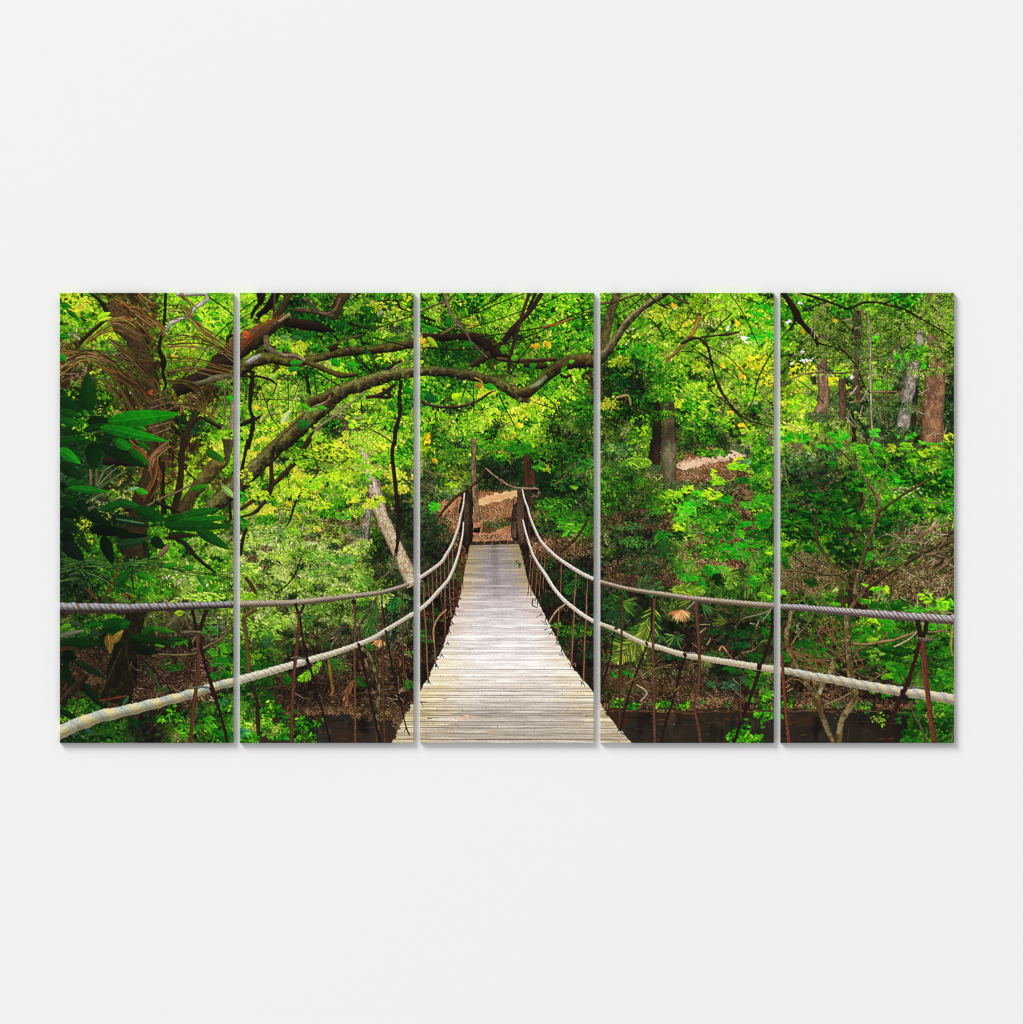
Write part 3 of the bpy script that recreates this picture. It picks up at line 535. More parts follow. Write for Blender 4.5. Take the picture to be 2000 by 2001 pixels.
def trunks_near():
    br('B1', '1330,1500,20 1360,1655,34', 'b0a48c', '5c503c', '88806a', nz=.5)
    br('B2', '1410,740,28 1385,900,42 1350,1115,48', 'b4aea4', '504a40', '88827a', nz=.5, spots='c4c0b4', spotk=.4)
    br('D1', '770,1330,66 775,1655,72', '988462', '443a28', '74674a', streak=16, nz=.5); br('D1', '645,1370,44 640,1655,50', '5a4434', '1c120c', '3c2c20', streak=16)
    br('D2', '765,-10,74 772,250,70 778,520,58', '988462', '40382a', '70624c', streak=12, nz=.5, spots='5c7854', spotk=.45); br('D2', '625,-10,56 615,200,54 612,330,44', '54402f', '180f0a', '36271c', streak=14)
    br('E1', '1470,880,50 1400,1150,62 1345,1500,70', 'b0aaa0', '3c382f', '827c72', spots='bcb8aa', rough=.12, nz=.5)
    br('E1', '1700,860,112 1688,1150,110 1662,1620,114', 'a08262', '4c3626', '7e6048', streak=16, nz=.55, spots='ac9474', spotk=.45, rough=.05)
    br('E1', '485,880,58 500,1100,60 455,1330,64', 'a48a74', '50402f', '846c56', streak=12, nz=.5)
    br('E1', '1560,360,44 1540,540,46', '9a9686', '403c30', '78725f', spots='b0ac98', rough=.15)
    br('E1', '1690,0,84 1700,300,92 1705,600,100 1700,880,110', '8c7658', '463426', '6c583f', streak=16, nz=.55)
    br('E1', '1590,180,40 1560,360,46 1530,560,50 1490,760,52 1465,900,52', 'a8a294', '403c32', '7a7466', spots='b4b0a0', rough=.1, nz=.5)
    br('E1', '480,120,34 490,400,42 480,640,50 484,900,58', '8c7e68', '40362a', '6a5c4a', nz=.5, rough=.08)
    br('E1', '690,760,30 700,1000,34 705,1380,38', '846a52', '3a2a1e', '604a38', nz=.5); br('E1', '880,200,24 870,500,26 850,900,28 880,1200,26', '7c6248', '34261b', '5a4432', nz=.5)
    br('D1', '745,880,40 760,1100,56 770,1350,66', '84785a', '3a3222', '5e543e', streak=16, nz=.5); br('D1', '660,1050,26 648,1370,44', '4c3a2c', '1c120c', '34271d', nz=.5)
    br('D1', '1840,1250,36 1850,1660,40', '8c8070', '40382e', '686052', nz=.5); br('D2', '1760,-10,36 1770,300,38 1760,600,36', '8c8070', '40382e', '686052', nz=.5)
    for x, y, rx, ry, k, d in ((1700, 250, 200, 250, 'F', .3), (1700, 640, 180, 110, 'F', .28), (1560, 300, 110, 160, 'F', .25), (1500, 650, 100, 90, 'G', .25), (490, 300, 120, 180, 'F', .45), (490, 640, 110, 120, 'F', .3), (700, 850, 80, 70, 'L', .3), (870, 600, 70, 330, 'd', .3), (1200, 700, 300, 200, 'd', .2)):
        p = q('E1', '%d,%d' % (x, y))[0]; sprinkle(p[0], p[1], rx/F, ry/F, k, d*1.6, 1., 5, .3)
    for x, y, rx, ry, k, d in ((740, 960, 130, 80, 'G', .6), (760, 1120, 130, 60, 'G', .25), (650, 1100, 90, 70, 'G', .35), (1840, 1400, 90, 140, 'F', .4)):
        p = q('D1', '%d,%d' % (x, y))[0]; sprinkle(p[0], p[1], rx/F, ry/F, k, d*1.6, 1.2, 7, .3)
    p = q('D2', '1760,300')[0]; sprinkle(p[0], p[1], 16, 60, 'G', 1., 1., 5, .3)
    for b, x, y, rx, ry, k, d in (('E1', 1680, 860, 150, 40, 'F', .2), ('E1', 1450, 880, 80, 30, 'F', .2), ('E1', 1400, 1250, 90, 60, 'd', .5), ('E1', 480, 890, 90, 30, 'F', .2), ('E1', 460, 1330, 100, 30, 'd', .9), ('D1', 720, 1330, 130, 40, 'G', .2), ('D2', 780, 500, 70, 50, 'd', .8), ('D2', 620, 320, 70, 50, 'd', .8), ('E1', 1350, 1500, 110, 40, 'd', .9), ('B2', 1350, 1110, 90, 26, 'd', .9)):
        p = q(b, '%d,%d' % (x, y))[0]; sprinkle(p[0], p[1], rx/F, ry/F, k, d*1.6, 1., 5, .6)

def limbs():
    # palm trunk and dead fronds, left panel
    br('A1', '620,90,70 680,300,100 850,520,92 960,760,70 1040,1000,62 1060,1250,55 1090,1655,60', '7c684a', '2a1d12', '52402a', streak=3, nz=.5, rough=.12)
    br('A2', '1040,0,50 1040,260,75 970,520,100 900,760,110 860,1000,110 830,1250,120', '5c4c30', '1c140b', '3a2c1a', nz=.5, streak=4, moss='3c4418')
    br('A3', '870,150,110 820,420,90 760,600,110 700,900,150 640,1200,150', '4a4018', '140f08', '2a2412', nz=.55, moss='4c4c18', mossk=.6)
    br('A3', '700,620,10 600,850,14 500,1060,10', '7c7430', '2a240f'); br('A3', '750,600,12 800,900,12 840,1000,8', '6c6428', '2a240f')
    br('A3', '40,1200,40 160,1080,45 330,900,35', '6c5c3c', '201810', '443422')
    dk('A1', '350,10,10 430,60,18 500,130,26 560,260,20'); br('A1', '240,560,24 380,430,22 530,300,18', '4c3424', '120a07')
    br('A1', '1290,30,16 1450,25,18 1600,25,20 1625,80,20 1560,130,20 1490,180,18 1440,240,16 1380,270,18 1300,310,22 1230,350,24 1190,410,20', 'c8c4b8', '504a40', '98948a')
    br('A1', '1960,600,110 1800,760,115 1620,900,80 1430,1000,75 1280,1080,70', '5c4634', '150e0a', '33241a', streak=4, nz=.6)
    br('A1', '1890,900,20 1720,930,34 1560,980,26 1450,990,16', '9c9c74', '4a4430', '787454')
    dk('A1', '1180,10,16 1165,300,20 1130,480,18 1110,620,22 1160,750,30 1150,880,22 1180,1000,16 1140,1080,10')
    dk('A1', '1910,300,6 1700,500,7 1500,780,8 1330,970,9'); dk('A1', '1650,60,9 1850,200,9 1930,290,8'); dk('A1', '1900,460,22 1850,500,20 1840,590,12')
    br('A1', '1510,1340,34 1410,1500,36 1380,1660,38', '5c4430', '1c120c'); dk('A1', '1540,1340,12 1780,1470,22'); dk('A1', '1240,1440,14 1350,1550,16')
    tw('A1', '1820,1040,8 1820,1300,9 1800,1500,9'); br('A1', '1900,1180,26 1885,1480,22', 'b8ac90', '5c5038')
    br('A2', '1860,-10,80 1850,100,50 1840,260,18', '6c6444', '241c12', '4a4028'); br('A2', '1390,-10,38 1350,150,34 1340,400,36 1300,650,38 1270,800,40', '4c3424', '170f0a')
    br('A2', '500,230,34 680,230,40 850,265,24', '3a261a', '0c0705'); dk('A2', '1140,230,28 1145,500,26 1155,800,30')
    tw('A2', '950,725,9 1150,620,10 1300,560,10 1500,450,10 1620,340,8'); br('A2', '1780,210,80 1640,360,78 1500,540,70 1400,700,75 1350,820,60', '8a8450', '1e170c', '4c4022', moss='7c8430', nz=.45)
    dk('A2', '1060,660,18 1200,720,22 1330,780,18'); dk('A2', '1250,1030,18 1400,1130,26 1500,1250,24 1640,1370,20 1720,1430,10')
    dk('A2', '1180,80,7 1330,230,8 1400,330,10 1500,430,12'); dk('A2', '760,1250,12 800,1400,10 840,1655,11'); br('A2', '710,1250,8 640,1450,10 560,1660,9', 'b4642c', '5c2c14', '8a4c20')
    br('A2', '1960,470,95 1800,620,100 1680,700,60', '7c6a40', '2a2012', '584628', nz=.5); dk('A2', '1870,680,20 1880,860,18')
    tw('A2', '370,320,14 375,480,12'); br('A2', '430,310,14 430,490,16', '7c8c60', '3c4430')
    for P, n, sp, r in (('640,90 800,170 1000,290 1150,420', 12, 9, .9), ('600,300 720,290 850,370 980,540', 12, 7, .9), ('350,540 500,430 650,380 800,450 1000,560', 9, 7, .8),
                        ('50,640 300,650 600,700 1000,760', 8, 6, .7), ('100,740 350,670 600,770 850,1000 1030,1180', 14, 9, .9), ('500,780 700,950 850,1200 900,1300', 10, 9, 1.0),
                        ('620,860 760,950 900,1060 1020,1180', 12, 10, .9), ('520,980 650,1100 720,1260', 8, 8, .9), ('1200,580 1400,570 1600,600 1900,670', 6, 5, .8), ('1180,720 1500,730 1900,820', 5, 4, .8),
                        ('1200,850 1500,830 1900,910', 5, 5, .7), ('1200,960 1400,975 1530,1050 1565,1190', 6, 4, 1.1), ('1290,1190 1500,1210 1750,1350', 7, 6, .9), ('1330,20 1440,120 1470,190', 5, 4, 1.), ('1380,170 1500,330 1620,450 1900,660', 9, 5, 1.),
                        ('1480,450 1700,560 1900,680', 5, 4, .9), ('700,150 850,230 1050,380', 10, 8, .9), ('880,40 1000,150 1060,200', 8, 6, .8), ('1000,900 1050,1000 1080,1180', 6, 6, .9), ('40,860 300,700 520,760', 7, 7, .7), ('620,520 800,700 1000,960', 10, 12, .7)):
        bundle(q('A1', P), n, sp, r, BROWN+' 9c7038 5c5a28 74702e 8c8440')
    for P in ('1200,470 1400,450 1700,540', '1190,530 1500,510', '1200,190 1350,170 1420,210', '1180,300 1400,290', '1100,640 1050,590', '800,640 1050,720', '640,800 900,900 1050,950'):
        bundle(q('A1', P), 4, 4, .6, '5c5a24 6c6c2c 4a4a20')
    for i in range(7):                                  # pale split sheath
        y = 1060+i*70; tw('A1', '%d,%d,9 %d,%d,8' % (1050-(i % 3)*20, y+60, 1230+(i % 2)*20, y-10))
    p = q('A1', '1020,1080')[0]; cluster(p[0], p[1], 5, 5, 10, 3, .5, 'e05a28 d04a20 f07a40')
    bundle(q('A2', '800,20 950,150 1040,260'), 8, 7, .9, 'a06a40 8a5a38 7c5030'); bundle(q('A2', '1180,40 1060,150 1030,260'), 7, 6, .9, 'a07a58 8c6844'); bundle(q('A2', '1060,260 1060,450 960,640'), 8, 8, .9, '8a6034 6c4a28')
    for P in ('430,490 520,330 620,270', '450,500 600,350 700,290', '470,510 640,400 760,330', '380,600 500,540', '280,700 400,620 540,570', '330,760 420,700'):
        bundle(q('A2', P), 3, 2, .5, '84906c 64744c 4c5c38')
    dk('A2', '480,680,5 640,540,6 830,420,6'); dk('A2', '250,250,8 360,230,8')
    # upper limb system, second panel
    br('B1', '1150,-10,60 1120,60,58 1080,150,55 1060,270,24', '7c6840', '2a1c10', '503c22', moss='5a5c28', mossk=.4)
    br('B1', '420,-10,50 370,100,48 300,190,40 200,260,24', '241812', '0a0604'); br('B1', '570,-10,34 520,100,34 460,200,36 410,270,30', '6c6234', '1c150c', '443820')
    br('B1', '280,-10,22 260,90,20 180,190,18 140,290,10', '1c1814', '080606')
    dk('B1', '20,210,7 150,120,7 300,20,7'); dk('B1', '20,300,7 150,220,7 230,150,8 300,120,7'); dk('B1', '20,400,9 120,350,8')
    br('B1', '395,10,10 385,300,10', '6c5a3c', '2a2014')
    br('B1', '500,330,40 700,350,58 850,380,50 950,400,30 1050,425,14', '50382a', '0e0806', '2a1a12')
    br('B1', '-40,640,110 60,560,115 200,480,100 330,410,60 450,330,50 550,255,32', '8c7a54', '180f0a', '47331f', streak=4, nz=.5, moss='5c5828', mossk=.35)
    br('B1', '440,320,12 500,280,14 560,240,22', 'c8b494', '6c5a40')
    for s in ('60,520 200,400 420,250', '30,600 180,480 330,370', '120,430 260,330 400,270'): bundle(q('B1', s), 4, 4, .6, '8c4a24 a85a2c 6c3c20 b08058')
    p = q('B1', '90,460')[0]; cluster(p[0], p[1], 6, 6, 16, 3, .35, 'd0581c e87030 a84018')
    mo('B1', '-30,870,60 80,800,66 200,740,66 350,710,58 500,740,58 640,760,48 780,735,42 900,705,40 1100,655,42 1300,640,44 1500,620,46 1700,590,50 1920,550,52', nz=.45)
    mo('B1', '700,745,22 850,800,26 1000,865,26 1130,900,28 1230,895,26 1290,880,16', mossk=.3)
    br('B1', '300,470,26 310,540,30 320,600,28 400,650,24 500,690,24 620,690,26 720,740,22', 'a8a080', '3a3020', '746a4a', nz=.45)
    br('B1', '90,770,26 180,720,30 250,690,22', 'b0b0a4', '4c4c40', '84847a', nz=.5)
    br('B1', '600,200,12 800,220,15 950,260,14 1070,290,12', '7c5c4c', '22140f'); br('B1', '640,180,8 800,190,8 1040,250,7', 'a08470', '4a342a')
    br('B1', '860,210,10 900,230,12 960,238,13 1040,200,14 1080,130,13 1105,70,16', 'b4a484', '4c3c28', '806c4c'); br('B1', '700,70,7 800,130,8 870,215,8', '8c7c68', '3a2c20')
    dk('B1', '1060,280,8 1250,360,8 1420,400,7'); dk('B1', '1180,340,8 1420,380,6'); tw('B1', '1040,560,8 1200,500,7 1330,460,6'); dk('B1', '1450,490,9 1600,530,9 1900,600,9')
    br('B1', '1500,390,6 1700,320,7 1900,250,7', '8c6c44', '3a2818'); dk('B1', '1500,100,9 1650,90,10 1720,100,14 1750,170,12 1860,220,8')
    br('B1', '980,620,30 1040,600,34 1080,590,16', '5a3428', '1c0e0a')
    dk('B1', '1180,570,8 1260,700,9 1400,830,9 1470,890,8'); dk('B1', '1370,600,10 1440,700,16 1490,800,18 1530,880,18'); dk('B1', '1250,630,8 1350,760,8 1470,880,10')
    dk('B1', '1580,860,26 1660,800,18 1740,740,8'); tw('B1', '1650,840,8 1760,780,6 1830,720,5')
    # the great arching bough
    G = q('B2', '-330,760,62')+q('B2', '-90,560,76 60,430,80 250,240,82 400,90,84')+q('B1', '520,1590,88 700,1430,90 880,1270,92 1000,1150,88 1150,1050,78 1300,1010,76 1500,940,70 1700,890,64 1900,865,58')
    G += q('C1', '120,855,52 300,862,52 480,885,52 640,915,52 800,960,56 920,1010,62 1050,1080,66 1150,1140,58 1220,1185,22')
    ribbon(G, '94905c', '0e0a05', '463c22', nz=.62, moss='74803a', mossk=.7, streak=4, seed=4, spots='8c9070', spotk=.22)
    mo('C1', '1080,1090,40 1180,1080,62 1260,1030,60 1350,950,60 1450,860,62 1560,790,66 1680,750,70 1800,735,78 1950,750,80', mossk=.6, nz=.5)
    ribbon(q('C1', '1230,1030,22 1330,970,26 1400,910,20'), '8ca080', '5a6a4c', '78906c')
    mo('B1', '730,1215,40 830,1170,50 950,1130,46 1020,1080,30', mossk=.4)
    tw('B1', '850,1235,12 960,1180,11 1000,1120,9'); br('B1', '400,1650,14 480,1540,16 620,1400,18 720,1300,14', '8c7c48', '3a2c14')
    dk('B1', '1560,1040,14 1640,1130,20 1480,1130,18'); br('B1', '1380,1140,18 1530,1110,24 1700,1000,20', '54382a', '1c100a')
    br('B1', '1370,1070,6 1240,1180,8 1100,1290,9 950,1400,9 820,1500,10', 'c0b090', '3a2c1c', '8c7c60'); dk('B1', '820,1500,12 760,1590,16 720,1655,18')
    br('B1', '240,1400,12 330,1320,14 430,1310,12', 'b8c470', '5c6a30', '8ca050')
    dk('B1', '20,1440,24 130,1390,28 240,1350,16'); dk('B1', '160,850,22 145,1050,26 130,1250,22 165,1400,24 130,1600,24 110,1700,22'); dk('B2', '110,-10,22 70,180,20 40,330,20 30,440,10')
    dk('B1', '20,905,12 200,910,14 340,945,16 420,1000,10'); dk('B1', '420,1000,8 380,1100,8'); dk('B1', '740,900,16 760,1030,20 780,1110,14'); dk('B1', '820,870,8 850,1110,8'); dk('B1', '860,870,9 1000,960,9 1110,1020,8')
    dk('B1', '230,1000,6 300,1180,6 350,1330,7 460,1480,5'); dk('B1', '20,1170,4 220,1160,4 500,1165,4 640,1180,4'); dk('B1', '540,900,5 545,1280,5'); dk('B1', '680,940,6 600,1150,6'); dk('B1', '1330,1180,10 1340,1320,9'); dk('B1', '1540,1240,5 1500,1380,6 1380,1500,5'); dk('B1', '1420,1480,7 1560,1550,7 1680,1640,6')
    dk('B1', '1760,950,20 1740,1150,24 1750,1300,26 1700,1500,24 1690,1660,22'); dk('B2', '1690,-10,22 1665,150,22 1700,500,24 1725,750,24 1725,1050,26 1700,1250,22'); tw('B2', '1700,1220,16 1660,1360,10 1600,1450,8 1550,1480,6')
    br('B2', '780,-30,30 640,200,28 480,380,26 330,520,24 180,640,18 20,750,18', '6c5838', '150d08', '3a2a18'); br('B2', '390,60,16 360,300,22 365,430,26 350,560,22 260,700,20 160,790,18 20,830,10', '5c4c30', '150d08', '32261a')
    dk('B2', '785,20,8 820,180,9 860,345,10 720,510,12 620,680,12 560,860,12 510,950,6'); dk('B2', '460,190,5 520,300,6 560,560,6 590,720,5'); dk('B2', '980,10,7 1150,110,8 1300,160,7'); dk('B2', '1320,20,5 1200,180,7 1060,300,5'); dk('B2', '1250,120,5 1500,190,5')
    dk('B2', '90,950,20 50,1080,22 30,1250,14'); dk('B2', '680,1270,9 620,1440,11 520,1570,11 400,1650,9'); br('B2', '80,1480,18 150,1570,20 190,1660,18', '5c4a38', '281c12')
    br('B2', '980,1000,40 1090,920,44 1120,1100,40', '5a4634', '20160e', nz=.6) if 0 else None
    # middle panel
    br('C1', '60,480,34 300,490,36 480,480,40 620,490,44 700,540,52 780,610,56 880,680,50 1000,710,26', '54402a', '0e0805', '2e1e12', nz=.5)
    br('C1', '860,720,16 960,735,22 1150,745,24 1350,735,26 1500,725,20', '9c8c58', '140c07', '4a3620', nz=.5); br('C1', '1150,780,26 1300,800,30 1400,790,22', '6c5a30', '0e0805')
    br('C1', '580,800,24 680,740,34 790,670,40', '6c5c3c', '1c130b'); br('C1', '60,540,26 200,520,20', '5c4a34', '1c130b'); br('C1', '60,270,16 200,320,10', '3c2c20', '100a07')
    br('C1', '260,460,12 380,390,14 440,360,8', '9c9450', '4a4424')
    br('C1', '1350,10,24 1270,130,26 1180,250,26 1090,340,30 1010,440,34 930,540,26', '5c4834', '150c08', '32221a'); br('C1', '1215,10,18 1160,160,16 1110,330,16 1060,500,18 1020,650,18 985,880,16', '7c5c48', '20120d', '4a3024')
    dk('C1', '1280,10,16 1200,180,14'); dk('C1', '40,600,8 350,622,9 650,615,10 900,570,10 1200,480,10 1500,350,9 1700,290,8 1900,235,8'); dk('C1', '150,490,8 600,488,8 1000,440,8 1400,370,10 1650,265,8 1900,160,7')
    br('C1', '1350,385,12 1500,350,12 1680,285,10', 'b07838', '5c3818'); br('C1', '40,215,9 200,140,10 320,100,12 420,10,8', '8c7454', '3a2a1c')
    dk('C1', '550,400,6 900,290,6 1200,180,7 1400,110,7 1570,20,6'); dk('C1', '600,225,10 740,140,11 850,80,10 920,10,8'); dk('C1', '650,230,8 900,115,8 1160,15,7'); dk('C1', '650,10,5 645,230,6 690,370,6'); dk('C1', '520,60,6 570,170,8 560,300,5')
    br('C1', '285,10,12 330,130,14 370,240,13 430,340,12 530,440,10 600,560,8 760,710,7', 'b0a488', '4a3c28', '80705a'); tw('C1', '430,320,9 540,360,7 640,360,4')
    dk('C1', '40,40,6 130,150,7'); dk('C1', '270,120,5 270,400,5'); dk('C1', '400,90,5 370,170,4'); dk('C1', '1390,110,5 1300,30,5'); dk('C1', '1270,180,4 1500,310,4'); dk('C1', '1000,900,8 1080,760,8 1170,640,7 1300,460,4', )
    br('C1', '40,1175,14 120,1215,14 250,1240,14 420,1240,15 560,1215,15 680,1160,13 780,1090,10 850,1065,6', '7c6854', '140c08', '32241a')
    for s in ('215,930,6 300,1020,6 400,1110,5', '880,1090,7 940,1230,7 1000,1340,6 1070,1470,5', '610,980,5 608,1300,5 612,1560,6', '545,940,7 510,1080,7 470,1190,6', '780,1250,5 680,1290,5 625,1360,5', '625,1370,5 670,1440,5 650,1520,4', '910,1310,5 900,1400,5', '1010,1400,5 880,1480,5 820,1590,4', '1330,1070,5 1480,1210,6 1500,1280,8 1460,1380,5 1455,1500,5 1490,1655,5', '1500,1285,6 1560,1370,5 1540,1440,4', '1260,1190,5 1500,1270,5 1610,1340,4', '220,1260,7 200,1350,6 260,1430,4', '370,1450,5 230,1640,4', '1640,880,7 1660,960,6 1600,1050,4', '1730,180,5 1860,60,4', '1600,590,8 1640,640,8 1690,600,6'): dk('C1', s)
    dk('C1', '1540,890,14 1600,920,18 1650,900,12'); br('C1', '620,925,5 690,960,8 710,1000,6', 'f0d060', 'a07820')
    # fourth panel
    br('D1', '215,-10,38 180,120,42 130,260,46 90,420,52 70,560,56 60,700,50', '8c8658', '2a2414', '58502f', nz=.6); br('D1', '-20,760,60 60,690,52 150,580,40 250,430,38 360,290,36 470,190,32 600,100,30 760,5,26', 'b0a67c', '120d07', '4a4228', nz=.6, spots='a0a084', spotk=.25)
    br('D1', '30,130,9 200,105,10 320,60,10 430,30,9', '7c6444', '241810'); dk('D1', '30,190,7 180,120,7 300,75,6'); dk('D1', '120,310,5 340,170,6 540,20,5')
    br('D1', '1100,240,24 1075,340,20 1030,440,18 930,560,18 840,660,16 735,740,10', 'c0a050', '4c3818', '8c703c'); p = q('D1', '1095,240')[0]; cluster(p[0], p[1], 3, 2.5, 8, 2.4, .8, '4a3a28 6a583c 2c2014')
    br('D1', '980,500,16 1080,500,24 1140,535,18 1190,600,16 1220,720,15 1250,850,13 1290,970,12 1340,1080,11 1430,1210,10 1560,1345,9 1680,1400,7 1900,1465,5', '5a4430', '150c08', '34241a', rough=.3)
    br('D1', '1110,490,12 1350,462,12 1450,450,12 1530,430,15', '5c4634', '150c08', rough=.3); dk('D1', '900,560,12 1000,515,16 1060,500,14')
    for s in ('1450,230,9 1400,280,11 1340,330,9 1250,440,8', '1910,610,8 1790,810,9 1720,970,9 1690,1120,8 1640,1240,7 1540,1340,6', '1210,1060,7 1400,1210,8 1520,1330,7 1610,1450,6', '1430,20,5 1560,210,6 1640,370,6 1740,590,5', '560,280,7 640,370,8 700,450,8 710,510,5', '650,90,9 750,180,9', '1550,60,7 1700,110,8 1760,130,7 1900,30,6', '1770,90,5 1890,30,5', '680,180,5 740,320,5 830,430,5 950,300,5 1060,150,4', '370,80,7 450,160,6', '1020,600,5 1200,720,6 1350,830,6 1480,930,5', '1200,590,5 1400,690,5 1530,820,5 1640,950,5', '900,640,5 1050,650,6 1210,730,6', '1380,1160,6 1350,1320,6', '1130,260,5 1250,210,5 1400,205,4', '1480,1360,5 1350,1440,6 1150,1480,4', '960,420,5 1060,310,5', '1180,1030,6 1260,1010,5', '940,20,9 930,80,12', '340,1040,6 560,1000,5', '1530,1340,5 1620,1270,5'): dk('D1', s)
    br('D1', '780,20,12 880,80,14 990,130,13', '7c6c54', '2c2018'); dk('D1', '540,10,9 640,120,10 760,180,9')
    br('D1', '700,30,16 780,5,12', '4c3a30', '150d08')
    dk('D2', '1300,10,7 1380,120,7 1440,210,6'); tw('D2', '800,240,7 830,180,5'); dk('D2', '860,330,5 1000,290,3') if 0 else None
    br('D2', '1180,440,4 1420,440,5 1500,370,4', '9cc840', '5c8020')
    # right panel
    br('E1', '50,-10,22 110,80,28 180,190,36 205,240,40 250,320,26 330,410,24 400,490,24 435,590,12', '4a342c', '0f0806', '281814'); dk('E1', '240,10,13 380,50,16 500,92,15 640,140,14 760,182,16 850,145,12 950,112,12 1100,118,12 1180,140,12 1350,180,12 1480,250,12 1600,320,11 1760,410,10 1910,505,9')
    dk('E1', '1150,125,12 1260,80,9 1420,10,8'); dk('E1', '185,280,16 170,350,12 100,430,9 30,510,8'); dk('E1', '260,215,9 400,150,8 520,115,6'); dk('E1', '410,530,12 480,565,10 620,600,9 720,650,9 800,730,9 860,830,9 900,930,9 960,1050,8 1000,1095,7')
    br('E1', '975,220,6 1000,480,8 1000,750,8 1005,1000,8 1010,1250,8 1020,1470,8 1035,1560,6 1000,1650,5', 'd0c4ac', '7c6c54', 'a89880'); tw('E1', '1175,830,6 1180,1100,6 1130,1250,6'); tw('E1', '1150,1290,5 1190,1450,6'); tw('E1', '690,480,7 700,600,7 840,710,7'); tw('E1', '30,1025,8 180,930,7 320,880,6 520,870,6 760,870,6 940,830,6', ); dk('E1', '420,870,4 700,880,6 800,860,4')
    tw('E1', '780,870,7 830,780,6'); tw('E1', '1350,520,6 1250,600,5 1180,650,5'); tw('E1', '1240,620,5 1310,630,5 1330,670,5'); br('E1', '780,1110,8 830,1060,8 860,1010,5', 'd8ccb4', '8c7c64'); tw('E1', '530,1290,5 420,1370,5 380,1400,5'); dk('E1', '300,640,5 400,760,5 560,870,5'); dk('E1', '520,170,5 700,320,6 850,480,5'); dk('E1', '220,950,5 350,1050,6 500,1200,5'); tw('E1', '110,1390,7 200,1330,6'); tw('E1', '1000,1085,5 1150,1080,6 1290,1075,6', mid='7c4a38'); tw('E1', '850,720,4 1000,710,5 1200,760,4'); tw('E1', '1640,550,4 1700,600,4'); tw('E1', '1210,120,6 1190,240,5')
    for s in ('2,1', ): pass

